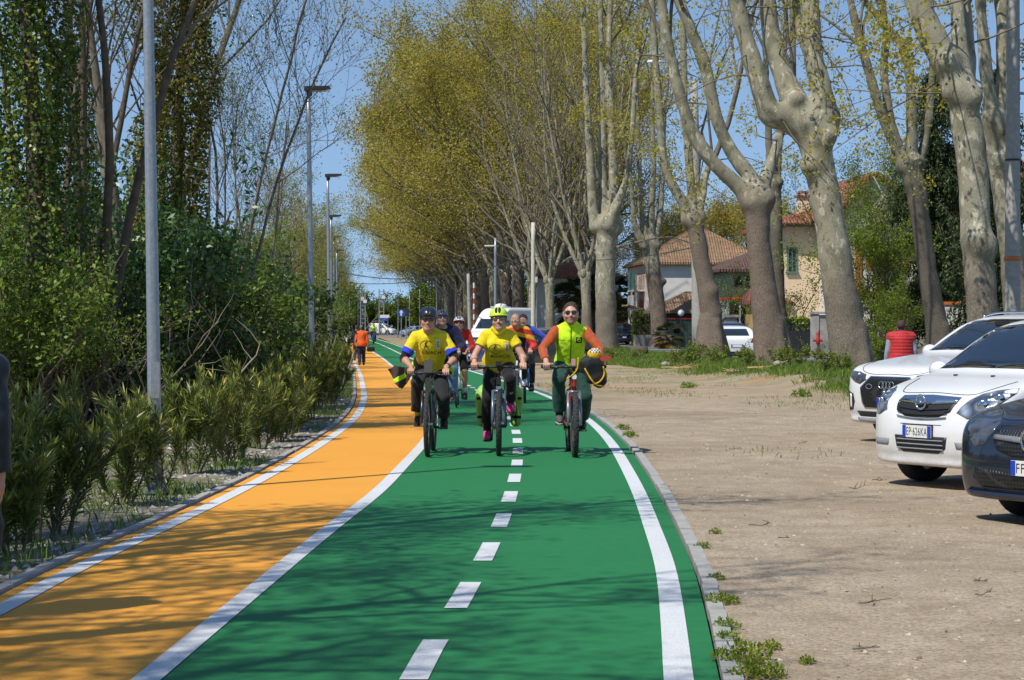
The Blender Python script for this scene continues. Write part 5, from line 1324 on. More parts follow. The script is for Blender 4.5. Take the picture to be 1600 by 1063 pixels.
w2 = thing('garden_wall', 'pale garden wall with a stair rail behind the stout pale plane tree', 'wall', (X(1466, 88), 88, gz(X(1466, 88), 88)), RZ); mb = MB(); mb.box((2.5, 0, 1.0), (5.2, .3, 3.2)); mb.build('wall_body', M_render_white, w2); mb = MB(); mb.box((2.5, 0, 2.68), (5.3, .4, .14)); mb.build('coping', M_orange_paint, w2)
mb = MB(); 
for k in range(22): mb.tube([(.3 + k * .2, -.4, .3 + k * .09), (.3 + k * .2, -.4, 1.2 + k * .09)], .015, 5)
mb.tube([(.2, -.4, 1.2), (4.6, -.4, 3.2)], .03, 6); mb.build('stair_rail', M_darkmetal, w2)
hE = thing('house', 'pinkish house with a red roof at the right edge behind the concrete pole', 'house', (X(1560, 92), 92, gz(X(1560, 92), 92)), RZ); walls(hE, 0, 8, 0, 8, 8.3, M_render_pink); hip_roof(hE, 0, 8, 0, 8, 8.4, 10.3, .6, M_tile_red, 'y')
window(hE, (1.2, -.005, 6.3), 1.0, 1.5, 'y', M_white_paint, M_wood_brown); window(hE, (1.2, -.005, 3.0), 1.0, 1.5, 'y', M_white_paint, M_wood_brown)
rr = thing('house', 'distant house showing only a red roof above the palms', 'house', (X(905, 185), 185, gz(X(905, 185), 185)), RZ); walls(rr, -4, 4, 0, 8, 6.0, M_render_white); hip_roof(rr, -4, 4, 0, 8, 6.1, 7.7, .5, M_tile_red, 'x')
# fence, gate post, hydrant
fn = thing('metal_fence', 'dark metal garden fence under the hedge left of the old gate post', 'fence', (X(1232, 88), 88, gz(X(1232, 88), 88)), RZ); mb = MB(); mb.box((.55, 0, .65), (1.15, .03, 1.15)); mb.build('infill_panel', M_darkmetal, fn); mb = MB()
for k in range(3): mb.box((k * .55, 0, .75), (.06, .06, 1.5))
mb.box((.55, 0, 1.42), (1.2, .05, .05)); mb.build('rails', M_darkmetal, fn)
gp = thing('gate_post', 'broad weathered stone gate post with the red hydrant in front', 'gate post', (X(1282, 86), 86, gz(X(1282, 86), 86)), RZ); mb = MB(); mb.box((-.26, 0, .95), (.3, .4, 2.1)); mb.box((.16, .02, .93), (.5, .34, 2.0)); mb.build('shaft', M_oldwall, gp); mb = MB(); mb.box((0, 0, 2.02), (.95, .5, .1)); mb.build('cap', M_stone, gp)
hy = thing('fire_hydrant', 'red standpipe hydrant in front of the old gate post', 'hydrant', (X(1278, 84), 84, gz(X(1278, 84), 84))); mb = MB(); mb.lathe([(0, 0), (.03, 0), (.03, .62), (.06, .66), (.09, .70), (.09, .92), (.06, .97), (.075, 1.12), (.04, 1.2), (0, 1.22)], n=14); mb.build('body', M_red_paint, hy, True); mb = MB(); mb.lathe([(0, -.2), (.06, -.2), (.06, .2), (0, .2)], axis=(1, 0, 0), c=(0, 0, .82), n=10); mb.build('outlet', M_red_paint, hy)
lw = MB(); lw.box((0, 0, .35), (2.2, .3, .9)); o_ = lw.build('low_wall', M_oldwall); o_.location = (X(1014, 140), 140, .05); o_.rotation_euler = (0, 0, RZ); tag(o_, 'low concrete wall at the foot of the clipped hedge', 'wall')
bn = MB(); bn.box((0, 0, .5), (.35, .4, 1.0), taper=1.1); bn.box((0, 0, 1.03), (.42, .47, .07)); o_ = bn.build('waste_bin', M_darkmetal); o_.location = (X(1079, 95), 95, gz(X(1079, 95), 95)); tag(o_, 'dark upright bin on the roadside left of the concrete lamp pole', 'bin')
# hedges, garden plants
def hedge(label, px, d, w, dep, h, n, lmat, seed):
    rng = np.random.default_rng(seed); t = thing('hedge', label, 'hedge', (X(px, d), d, gz(X(px, d), d)), RZ)
    P = rng.uniform(-.5, .5, (n, 3)); ax = rng.integers(0, 3, n); sg = np.where(rng.uniform(size=n) < .5, -.5, .5); P[np.arange(n), ax] = sg * rng.uniform(.82, 1.02, n)
    P = (P + [0.5, .5, .5]) * [w, dep, h] + vnoise(P * 4, 1.7, seed)[:, None] * .12
    mb = MB(); mb.box((w / 2, dep / 2, h * .45), (w * .8, dep * .7, h * .85)); mb.build('core', M_stem, t)
    leaf_obj('foliage', P, .12, lmat, rng, t, aspect=.7); return t
hedge('bright green clipped hedge behind the dark SUV', 990, 143, 2.0, 1.2, 2.5, 5500, ML_hedge, 201); hedge('dark clipped hedge above the metal garden fence', 1231, 89, 1.15, .8, 1.75, 2500, ML_shrub, 202)
hedge('bright green hedge behind the roof of the dark SUV', 966, 163, 2.6, 1.2, 2.6, 4500, ML_hedge, 203)
GB = 'garden shrubs in front of the houses'
put(shrub(210, 'garden_shrub', 'loose lime green shrub in front of the gabled house, left of the dark plane', ML_fresh, 13000, 2.3, 6.6, .11, 8, GB), 1368, 90)
put(shrub(211, 'garden_shrub', 'fresh green shrub low behind the man in the red vest', ML_fresh, 3000, 1.0, 1.9, .09, 8, GB), 1375, 76)
put(shrub(212, 'garden_shrub', 'light green sprouting bush in front of the cream house wall', ML_fresh, 1900, 1.3, 4.4, .11, 5, GB), 1240, 97)
put(shrub(213, 'garden_shrub', 'thin yellowish bush in front of the white house wall', ML_fresh, 1600, 1.7, 5.0, .12, 5, GB, bias=.2), 1150, 128)
put(shrub(214, 'garden_shrub', 'grey olive bush beside the stone gate pillar', ML_brown, 2600, 1.0, 3.6, .09, 6, GB), 1122, 126)
put(shrub(215, 'garden_shrub', 'mixed twiggy bush left of the ramp wall', ML_fresh, 5600, 1.3, 3.4, .08, 8, GB), 1400, 84)
put(shrub(216, 'garden_shrub', 'small leafy bush beside the old gate post', ML_shrub, 2500, .9, 1.6, .09, 7, GB), 1345, 80)
def spruce(label, px, d, h, r, n, seed):
    rng = np.random.default_rng(seed); t = thing('spruce_tree', label, 'tree', (0, 0, 0)); mb = MB(); mb.tube([(0, 0, -.2), (0, 0, h)], [.2, .03], 8); mb.build('trunk', M_stem, t, True)
    br = MB(); P = []
    for k in range(230):
        z = rng.uniform(.06, .98) ** .85 * h; a = rng.uniform(0, 6.28); L = r * (1 - z / h) ** .75 * rng.uniform(.75, 1.1) + .2
        q = np.array([[0, 0, z], [math.cos(a) * L * .5, math.sin(a) * L * .5, z - .06 * L], [math.cos(a) * L, math.sin(a) * L, z - .34 * L]]); br.tube(q, [.03, .02, .008], 4, cap=False)
        m = int(n / 230 * (L / r + .3)); tt = rng.uniform(.15, 1, m); c = np.stack([np.interp(tt, [0, .5, 1], q[:, i]) for i in range(3)], -1); c[:, 2] -= rng.exponential(.22, m); c[:, :2] += rng.normal(0, .13, (m, 2)); P.append(c)
    br.build('branch', M_stem, t, True); leaf_obj('crown', np.concatenate(P), .20, ML_conifer, rng, t, up=-.2, aspect=.35, dirs=np.array([0, 0, -1.2])); put(t, px, d)
spruce('big dark spruce with hanging needles behind the dark plane tree', 1458, 92, 14.5, 3.6, 60000, 220); spruce('second dark spruce between the stout pale plane and the concrete pole', 1560, 84, 13, 3.0, 45000, 221)
def palm(label, px, d, h, seed, n=34, L=1.5):
    rng = np.random.default_rng(seed); t = thing('palm_tree', label, 'palm', (0, 0, 0), 0, 'palms beside the white house'); mb = MB(); mb.tube([(0, 0, -.1), (.05, 0, h * .5), (0, 0, h)], [.2, .22, .18], 10); mb.build('trunk', M_stem, t, True); V = []; F = []; R = []; c = 0
    for k in range(n):
        a = rng.uniform(0, 6.28); e = rng.uniform(-.9, 1.2); d3 = np.array([math.cos(a) * math.cos(e), math.sin(a) * math.cos(e), math.sin(e)]); st = np.array([0, 0, h]); hub = st + d3 * L * .55; old = e < -.2
        for b in range(16):
            f = (b / 15 - .5) * 2.6; s_ = unit(np.cross(d3, [0, 0, 1.0])); u2 = np.cross(s_, d3); dd = unit(d3 * math.cos(f) + s_ * math.sin(f)); tip = hub + dd * L * .62 + np.array([0, 0, -.18 * L]); w = np.cross(dd, u2) * .025
            V += [hub - w, hub + w, (hub + tip) / 2 + w * 1.6 + u2 * .03, tip, (hub + tip) / 2 - w * 1.6 + u2 * .03]; F.append([c + i for i in range(5)]); c += 5; R.append(np.clip(rng.normal(.85 if old else .4, .15), 0, 1))
    obj('crown', np_mesh('crown', np.array(V), [np.array(F)], None, ML_palm, False, np.array(R)), t); put(t, px, d); return t
for k_, (px_, d_, h_) in enumerate([(884,166,4.0),(903,170,4.6),(921,165,3.6),(962,163,4.4),(978,167,3.8),(895,160,2.6),(935,168,4.9),(968,158,2.6)]):
    palm(['bushy fan palm left of the fist forked plane, nearest the dark slim trunk', 'tall fan palm below the distant red roof', 'low fan palm behind the dark slim plane trunk', 'fan palm against the corner of the white house', 'short fan palm just left of the white house wall', 'low spreading fan palm under the red roof', 'tallest fan palm behind the fist forked plane', 'low fan palm above the bright hedge'][k_], px_, d_, h_, 230 + k_, 40, 1.5)
palm('small young fan palm on the roadside in front of the green board fence', 1045, 120, .9, 240, 26, 1.0)
put(tall_tree(251, 'garden_tree', 'tall lime green leafy tree hiding the white gable', 10.5, .10, 4, ML_fresh, 11000, .11, group=GB, first=.2, wood=M_stem, leafy=.3), 1362, 97)
put(tall_tree(252, 'garden_tree', 'lime green leafy tree right of the dark plane tree', 9, .09, 3, ML_fresh, 7000, .11, group=GB, first=.2, wood=M_stem, leafy=.3), 1415, 98)
# trees behind the houses
BT = tall_tree(250, 'garden_tree', 'yellow green tree rising behind the houses', 13, .16, 3, ML_plane, 9000, .17, group='trees behind the houses', first=.25, wood=M_twig, leafy=.35)
_b0 = True
for px_, d_, s_ in [(1060,172,.85),(1120,165,.9),(1180,150,.85),(1000,190,.8),(960,200,.75),(1280,135,.7),(1340,130,.75),(1235,170,.9),(1420,135,.8),(1500,130,.9),(1580,125,.9),(910,210,.8),(870,215,.85),(1090,215,1.1),(1150,220,1.1),(1030,235,1.1)]:
    if _b0: put(BT, px_, d_, 0, s_); _b0 = False
    else: copy_thing(BT, (X(px_, d_), d_, gz(X(px_, d_), d_) - .05), RNG.uniform(0, 6.28), None, s_)
# stumps, boulder, cut straw on the verge
sm = MB(); sm.tube([(0, 0, -.1), (0, 0, .18), (0, 0, .42)], [.5, .42, .4], 14); o_ = sm.build('tree_stump', M_bark_dark, smooth=True); o_.location = (X(999, 92), 92, gz(X(999, 92), 92)); tag(o_, 'low sawn tree stump on the verge left of the concrete lamp pole', 'stump')
def rock(label, px, d, r, seed, mat=None):
    F = Field().ell((0, 0, r * .3), (r, r * .8, r * .6), .0); H = Field(); fn, l, h, k, op = F.ops[0]; H.ops.append((lambda p: fn(p) + .22 * r * vnoise(p / r, 1.6, seed), l - .3 * r, h + .3 * r, 0, 'u'))
    o = obj('boulder', H.mesh('boulder', r / 9, mat or M_stone)); x = X(px, d); o.location = (x, d, gz(x, d)); tag(o, label, 'boulder')
rock('pale boulder in the grass below the thick leaning plane tree', 1222, 56.5, .24, 5); rock('smaller boulder on the grass edge left of the pale one', 1040, 68, .16, 6)
def sticks(label, px, d, n, L, spread, mat, flat=True, seed=1, r=.012):
    rng = np.random.default_rng(seed); mb = MB()
    for k in range(n):
        a = rng.uniform(-.9, .9) if flat else rng.uniform(0, 3.14); l = L * rng.uniform(.6, 1); p = np.array([rng.normal(0, spread), rng.normal(0, spread), .02 + .03 * rng.uniform()]); dd = np.array([math.cos(a), math.sin(a), rng.uniform(0, .35)]) * l / 2
        mb.tube([p - dd * [1, 1, 0], p + rng.normal(0, .02 * l, 3), p + dd], [r, r, r * .6], 5)
    x = X(px, d); o = mb.build('cut_stalks' if n > 1 else 'dry_stick', mat, smooth=True); o.location = (x, d, float(zr(np.array(x), np.array(d))) + .01); tag(o, label, 'dry stalks' if n > 1 else 'stick')
M_straw = plain('dry_straw', (.50, .35, .17), .9, 0, .3, 10)
sticks('heap of dry straw coloured stalks on the edge of the verge', 1075, 63, 12, 1.3, .3, M_straw, seed=2); sticks('dry straw stalks sticking up out of the sand in front of the verge', 1145, 57, 5, .7, .08, M_straw, False, 3); sticks('long pale cut branch leaning on the verge grass', 1195, 55, 2, 1.2, .05, M_straw, seed=4, r=.03)
def twig(label, px, py, L, seed):
    rng = np.random.default_rng(seed); d = on_ground(px, py)[1]; x = X(px, d); mb = MB(); a = rng.uniform(-.4, .4)
    q = limb_path(rng, [-L / 2, 0, .012], [math.cos(a), math.sin(a), 0], L, 7, .18, 0); q[:, 2] = np.abs(q[:, 2]) * .5 + .008; mb.tube(q, np.linspace(.005, .002, 8), 5)
    for k in range(3):
        i = rng.integers(2, 7); w = limb_path(rng, q[i], [rng.normal(), rng.normal(), .6], L * .3, 3, .2, 0); w[:, 2] = np.maximum(w[:, 2], .006); mb.tube(w, [.004, .004, .003, .002], 4)
    o = mb.build('twig', M_twig, smooth=True); o.location = (x, d, float(zr(np.array(x), np.array(d)))); tag(o, label, 'twig')
for k_, (px_, py_, L_, l_) in enumerate([(1375,752,.35,'branching dry twig on the sand in front of the white car with the lightning badge'),(1345,765,.5,'thin dry twig lying left of the branching one'),(1370,950,.45,'longest dry twig in the middle of the near sand'),(1190,822,.45,'thin curved twig near the pale stones by the kerb'),(1355,1022,.3,'short twig with a leaf low on the near sand'),(1535,918,.22,'forked twig at the right of the near sand'),(1150,702,.4,'straight dark twig on the sand beyond the kerb bend'),(1255,695,.3,'small dark twig on the sand in the middle distance'),(1225,845,.2,'stub of dark twig right of the pale stones'),(1540,938,.25,'dark flat stick near the right edge of the sand')]): twig(l_, px_, py_, L_ * .42, 300 + k_)
# ------------------------------------------------------------------ cars
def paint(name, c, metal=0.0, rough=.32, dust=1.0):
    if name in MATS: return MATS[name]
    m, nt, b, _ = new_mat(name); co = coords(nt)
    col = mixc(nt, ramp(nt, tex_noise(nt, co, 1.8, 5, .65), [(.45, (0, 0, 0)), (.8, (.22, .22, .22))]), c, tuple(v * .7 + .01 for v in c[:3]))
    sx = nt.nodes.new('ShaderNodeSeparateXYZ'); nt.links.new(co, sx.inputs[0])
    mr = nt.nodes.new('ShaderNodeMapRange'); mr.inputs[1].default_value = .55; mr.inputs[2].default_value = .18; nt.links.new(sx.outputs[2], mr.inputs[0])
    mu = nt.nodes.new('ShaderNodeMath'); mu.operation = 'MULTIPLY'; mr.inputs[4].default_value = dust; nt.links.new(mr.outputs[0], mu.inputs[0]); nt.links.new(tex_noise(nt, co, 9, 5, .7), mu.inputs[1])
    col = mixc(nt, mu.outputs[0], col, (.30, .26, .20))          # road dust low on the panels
    nt.links.new(col, b.inputs['Base Color']); b.inputs['Metallic'].default_value = metal; b.inputs['Roughness'].default_value = rough
    b.inputs['Coat Weight'].default_value = .8; b.inputs['Coat Roughness'].default_value = .06
    MATS[name] = m; return m
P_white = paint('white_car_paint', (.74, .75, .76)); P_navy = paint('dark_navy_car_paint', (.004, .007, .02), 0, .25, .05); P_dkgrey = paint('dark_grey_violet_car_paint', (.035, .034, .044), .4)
P_silver = paint('silver_car_paint', (.42, .44, .46), .6); P_blue = paint('bright_blue_car_paint', (.015, .045, .26), .3); P_ice = paint('pale_blue_grey_car_paint', (.38, .46, .55), .4)
M_tyre = plain('tyre_rubber', (.022, .022, .023), .85, 0, .35, 30, .2); M_alloy = plain('alloy_wheel', (.42, .43, .45), .35, .7, .15, 12)
M_blackplastic = plain('black_plastic', (.018, .018, .02), .5, 0, .3, 30); M_chrome = plain('chrome_trim', (.62, .65, .70), .12, 1.0, .08, 8)
M_greyplastic = plain('grey_plastic', (.24, .25, .26), .6, 0, .15, 20); M_plate = plain('number_plate_white', (.70, .70, .68), .45, 0, .05, 20); M_plateblue = plain('number_plate_blue', (.008, .05, .42), .4, 0, .06, 20)
M_ink = plain('black_lettering', (.012, .012, .014), .5, 0, .1, 20); M_redlamp = plain('red_tail_lamp', (.35, .008, .012), .12, 0, .2, 20, 0, .6); M_seat = plain('dark_seat_cloth', (.03, .03, .034), .9, 0, .3, 30)
M_lightgrey_int = plain('light_headrest_cloth', (.3, .3, .3), .9, 0, .2, 20)
def glass_mat():
    m, nt, b, out = new_mat('car_glass'); fr = nt.nodes.new('ShaderNodeFresnel'); fr.inputs[0].default_value = 1.52
    co = coords(nt); col = ramp(nt, tex_noise(nt, co, 2.0, 3), [(.3, (.62, .70, .68)), (.7, (.70, .77, .75))])
    tr = nt.nodes.new('ShaderNodeBsdfTransparent'); nt.links.new(col, tr.inputs[0]); gl = nt.nodes.new('ShaderNodeBsdfGlossy'); gl.inputs['Roughness'].default_value = .02
    ad = nt.nodes.new('ShaderNodeMath'); ad.operation = 'MULTIPLY_ADD'; ad.inputs[1].default_value = 1.3; ad.inputs[2].default_value = .18; nt.links.new(fr.outputs[0], ad.inputs[0]); mx = nt.nodes.new('ShaderNodeMixShader'); nt.links.new(ad.outputs[0], mx.inputs[0]); nt.links.new(tr.outputs[0], mx.inputs[1]); nt.links.new(gl.outputs[0], mx.inputs[2]); nt.links.new(mx.outputs[0], out.inputs[0]); return m
M_carglass = glass_mat(); M_tint = plain('tinted_car_glass', (.012, .018, .022), .05, 0, .2, 3, 0, 1.0, .7)
def headlamp_mat():
    m, nt, b, out = new_mat('headlamp_reflector'); co = coords(nt)
    v = nt.nodes.new('ShaderNodeTexVoronoi'); v.inputs['Scale'].default_value = 9; nt.links.new(co, v.inputs['Vector'])
    col = ramp(nt, v.outputs['Distance'], [(.1, (.75, .78, .82)), (.4, (.35, .38, .42)), (.7, (.10, .11, .13))]); nt.links.new(col, b.inputs['Base Color'])
    b.inputs['Metallic'].default_value = .65; b.inputs['Roughness'].default_value = .16; b.inputs['Coat Weight'].default_value = 1.0; bump(nt, b, v.outputs['Distance'], .5, .03); return m
M_headlamp = headlamp_mat(); M_headdark = plain('smoked_headlamp', (.10, .11, .13), .12, .3, .6, 14, 0, 1.0)
def mesh_grille():
    m, nt, b, out = new_mat('honeycomb_grille'); co = coords(nt); v = nt.nodes.new('ShaderNodeTexVoronoi'); v.feature = 'DISTANCE_TO_EDGE'; v.inputs['Scale'].default_value = 34; v.inputs['Randomness'].default_value = .15; nt.links.new(co, v.inputs['Vector'])
    nt.links.new(ramp(nt, v.outputs['Distance'], [(.04, (.03, .031, .034)), (.09, (.004, .004, .005))]), b.inputs['Base Color']); b.inputs['Roughness'].default_value = .4; bump(nt, b, v.outputs['Distance'], .6, .02); return m
M_honey = mesh_grille()
NX, NZ = np.array([1.0, 0, 0]), np.array([0, 0, 1.0])

class Car:
    """front towards -Y, origin on the ground at the middle of the nose; prof = side outline (s from nose, z)"""
    def __init__(c, name, label, L, W, H, prof, belt, cat='car', bow=.16, nose_r=.42, tail_r=.25, wheel=.30, axles=(.8, 3.1), tumble=.20, vox=.025, paint=None, hollow=None, group=None, waist=.0, k=.10):
        c.L, c.W, c.H = L, W, H; hw = W / 2; c.hw = hw; c.t = thing(name, label, cat, (0, 0, 0), 0, group); c.paint = paint; c.wheel_r = wheel
        sp = catmull(prof, 5, True); c.prof = sp
        cross = catmull([(0, .17), (hw * .8, .18), (hw - .015, .34), (hw, .62), (hw - .01, belt - .06), (hw - .05, belt + .03), (hw - tumble * .55, (belt + H) / 2), (hw - tumble, H - .12), (hw * .55, H + .0), (0, H + .02)], 5)
        cross = np.concatenate([cross, (cross * [-1, 1])[::-1]]); c.cross = cross
        plan = []
        for cx, cy, r, a0 in ((hw - nose_r, nose_r, nose_r, -90), (hw - tail_r, L - tail_r, tail_r, 0)):
            plan += [(cx + r * math.cos(math.radians(a)), cy + r * math.sin(math.radians(a))) for a in np.linspace(a0, a0 + 90, 9)]
        plan = np.array(plan); plan = np.concatenate([plan, (plan * [-1, 1])[::-1]])
        def warp(p):
            s = p[..., 1]; w = np.clip(1 - s / (L * .5), 0, 1); return s - bow * (p[..., 0] / hw) ** 2 * w ** .5 * sstep(0, .1, w)
        tb_s, tb_c, tb_p = poly_lookup(sp), poly_lookup(cross), poly_lookup(plan)
        def solid(p, grow=0.0):
            a = tb_s(np.stack([warp(p), p[..., 2]], -1)); b = tb_c(p[..., [0, 2]]); q = tb_p(p[..., :2])
            sm = lambda u, v, kk: -smin(-u, -v, kk)
            return sm(sm(a, b, k), q, k) - grow
        arch = [(y, x) for y in axles for x in (-1, 1)]
        def archcut(p):
            d = np.full(p.shape[:-1], 9.0)
            for y in axles:
                r = np.hypot(p[..., 1] - y, p[..., 2] - wheel) - (wheel + .055); d = np.minimum(d, np.maximum(r, (hw - .27) - np.abs(p[..., 0])))
            return d
        lo, hi = (-hw, -.02, .12), (hw, L, H + .05)
        G = Field().fn(solid, lo, hi); G.fn(archcut, (-hw, axles[0] - wheel - .1, 0), (hw, axles[0] + wheel + .1, 2 * wheel + .12), .02, 's'); G.fn(archcut, (-hw, axles[1] - wheel - .1, 0), (hw, axles[1] + wheel + .1, 2 * wheel + .12), .02, 's')
        whole = Field().fn(solid, lo, hi).mesh('cast_body', max(vox, .03), [], newton=1)
        c.bvh = bvh_of(whole); bpy.data.meshes.remove(whole)
        if hollow:
            z0 = hollow['z']; G.fn(lambda p: np.maximum(solid(p) + .055, z0 - p[..., 2]), (-hw, .5, z0), (hw, L, H), 0, 's')
            for ax, poly, side in hollow['cuts']:
                if ax == 'f': G.fn(lambda p, q=np.array(poly): np.maximum(d_poly(p[..., [0, 2]], q), p[..., 1] - L * .55), (-hw, .4, z0), (hw, L * .55, H), 0, 's')
                if ax == 's': G.fn(lambda p, q=np.array(poly): np.maximum(d_poly(p[..., 1:], q), .25 - p[..., 0] * side), ((.2 if side > 0 else -hw), .5, z0), ((hw if side > 0 else -.2), L, H), 0, 's')
        c.body = obj('body', G.mesh('body', vox, paint), c.t); c.vox = vox
        c.front = Caster(c.bvh, (0, 0, 0), NX, NZ); c.back = Caster(c.bvh, (0, L, 0), -NX, NZ); c.right = Caster(c.bvh, (0, 0, 0), (0, 1, 0), NZ); c.left = Caster(c.bvh, (0, 0, 0), (0, -1, 0), NZ)
        for y in axles:
            for s in (-1, 1): c.wheel(s * (hw - .125), y, s)
    def wheel(c, x, y, s):
        r = c.wheel_r; w = .105; mb = MB(); mb.lathe([(r * .62, -w), (r * .93, -w * 1.0), (r * .99, -w * .75), (r, -w * .4), (r, w * .4), (r * .99, w * .75), (r * .93, w), (r * .62, w)], axis=(s, 0, 0), c=(x, y, r), n=32, closed=True)
        o = mb.build('wheel', M_tyre, c.t, True); mb = MB(); mb.lathe([(0, w * .35), (r * .15, w * .5), (r * .2, w * .2), (r * .55, w * .1), (r * .64, w * .75), (r * .66, w * .9), (r * .66, -w * .5), (0, -w * .5)], axis=(s, 0, 0), c=(x, y, r), n=32)
        for k in range(5):
            a = k * 1.2566; d = np.array([0, math.cos(a), math.sin(a)]); p0 = np.array([x + s * w * .6, y, r]); mb.tube([p0 + d * r * .1, p0 + d * r * .6], [r * .10, r * .07], 6)
        mb.build('rim', M_alloy, o, False)
    def patch(c, name, caster, poly, mat, off=.006, thick=.012, step=.04, parent=None, holes=()):
        mb = MB(); patch(mb, caster, poly, off, thick, step, holes); return mb.build(name, mat, parent or c.t, True)
    def seam(c, name, caster, line, r=.005, mat=None, parent=None, off=.001):
        q = caster(np.array(catmull(line, 6)), off); return MB().tube(q, r, 5).build(name, mat or M_blackplastic, parent or c.body)
    def dir_caster(c, phi, tilt=0.0):
        a = math.radians(phi); U = np.array([math.cos(a), math.sin(a), 0]); b = math.radians(tilt); N0 = np.array([math.sin(a), -math.cos(a), 0]); W = np.array([0, 0, math.cos(b)]) - N0 * math.sin(b)
        return Caster(c.bvh, (0, 0, 0), U, W)
    def plate(c, caster, z, text, rear=False, x=0.0, both=True, w=.36, align=0.0):
        mb = MB(); cst = Flat(caster, x, z); h = .11
        p = [(-w / 2, -h / 2), (w / 2, -h / 2), (w / 2, h / 2), (-w / 2, h / 2)]; C = cst.C; N = cst.N
        mb.prism(p, .014, C + N * .012, cst.U, cst.W); o = mb.build('number_plate', M_plate, c.t)
        for s in ((-1, 1) if both else (-1,)): mb = MB(); mb.prism([(s * w / 2 - s * .001, -h / 2 + .002), (s * (w / 2 - .042), -h / 2 + .002), (s * (w / 2 - .042), h / 2 - .002), (s * w / 2 - s * .001, h / 2 - .002)][::s], .004, C + N * .021, cst.U, cst.W); mb.build('blue_band', M_plateblue, o)
        mb = MB(); mb.prism([(-w / 2 - .008, -h / 2 - .008), (w / 2 + .008, -h / 2 - .008), (w / 2 + .008, h / 2 + .008), (-w / 2 - .008, h / 2 + .008)], .012, C + N * .004, cst.U, cst.W); mb.build('plate_holder', M_blackplastic, o)
        if text:
            mb = MB(); tv, tf = text_shape(text, 1.0, .0); e = tv.max(0); ww = min(w - .10, .072 * 1.1 * e[0] / e[1] * .72); sc = np.array([ww / e[0], .072 / e[1]]); tv = tv * sc
            x0 = -ww / 2 if not align else -w / 2 + .05; tv = tv + [x0, -.036]
            V = C + N * .0205 + tv[:, :1] * np.asarray(cst.U) + tv[:, 1:2] * np.asarray(cst.W); mb.add(V, [list(f) for f in tf]); mb.build('lettering', M_ink, o)
        return o
    def mirror_lens(c): pass
    def door_mirror(c, s, y, z, big=1.0):
        mb = MB(); x = s * (c.hw + .10); mb.ell((x, y, z), (.12 * big, .07, .085 * big), 14, 8); o = mb.build('door_mirror', c.paint, c.t, True); mb = MB(); mb.box((x, y + .06, z), (.19 * big, .015, .12 * big)); mb.build('mirror_glass', M_tint, o)
        mb = MB(); mb.tube([(s * (c.hw - .10), y + .03, z - .05), (x, y, z - .03)], .03, 8); mb.build('mirror_arm', M_blackplastic, o)
    def place(c, px, d, yaw, z=None, dx=0):
        x = X(px, d) + dx; c.t.location = (x, d, gz(x, d) if z is None else z); c.t.rotation_euler = (0, 0, math.radians(yaw)); return c
    def interior(c, y0, seats, roofz, dash_z, wheel_side=1):
        """dashboard, steering wheel and front seats behind the windscreen"""
        mb = MB(); mb.box((0, y0 + .25, dash_z - .16), (c.W - .30, .5, .28)); mb.build('dashboard', M_greyplastic, c.t)
        th = np.linspace(0, 6.28, 25)[:-1]; ax = np.array([0, -.85, .52]); u = np.array([1.0, 0, 0]); v = np.cross(ax, u); ctr = np.array([wheel_side * .36, y0 + .62, dash_z - .02])
        mb = MB(); mb.tube(ctr + .18 * (np.cos(th)[:, None] * u + np.sin(th)[:, None] * v), .017, 8, closed=True); mb.tube([ctr - u * .17, ctr + u * .17], .02, 6); mb.tube([ctr, ctr + np.array([0, -.3, -.1])], .03, 6); mb.build('steering_wheel', M_blackplastic, c.t, True)
        for s in (-1, 1):
            F = Field().box((s * .36, y0 + 1.25, dash_z - .18), (.24, .09, .36), .07, .05).box((s * .36, y0 + 1.0, dash_z - .48), (.24, .28, .09), .07, .08); o = obj('seat', F.mesh('seat', .035, M_seat), c.t)
            mb = MB(); mb.ell((s * .36, y0 + 1.33, dash_z + .26), (.13, .05, .09), 12, 8); mb.tube([(s * .36 - .05, y0 + 1.32, dash_z + .1), (s * .36 - .05, y0 + 1.33, dash_z + .25)], .008, 5); mb.tube([(s * .36 + .05, y0 + 1.32, dash_z + .1), (s * .36 + .05, y0 + 1.33, dash_z + .25)], .008, 5); mb.build('headrest', M_lightgrey_int, o, True)
        mb = MB(); mb.box((0, y0 + .55, roofz - .10), (.22, .03, .07)); mb.build('rear_mirror', M_blackplastic, c.t)
class Flat:
    """flat frame touching the body at (x, z) of a caster"""
    def __init__(s, caster, x, z):
        p = caster(np.array([[x, z]]), 0.0)[0]; q = caster(np.array([[x - .12, z], [x + .12, z]]), 0.0); w = caster(np.array([[x, z - .045], [x, z + .045]]), 0.0)
        N = np.asarray(caster.N); d = max(np.max((q - p) @ N), np.max((w - p) @ N), 0); s.C = p + N * d; s.U, s.W, s.N = caster.U, caster.W, N
def ring(mb, C, U, W, R, r, n=28, m=7, sx=1.0):
    th = np.linspace(0, 2 * np.pi, n + 1)[:-1]; mb.tube(np.asarray(C) + R * (np.cos(th)[:, None] * np.asarray(U) * sx + np.sin(th)[:, None] * np.asarray(W)), r, m, closed=True)
def mirrored(p): return [(-x, z) for x, z in p][::-1]

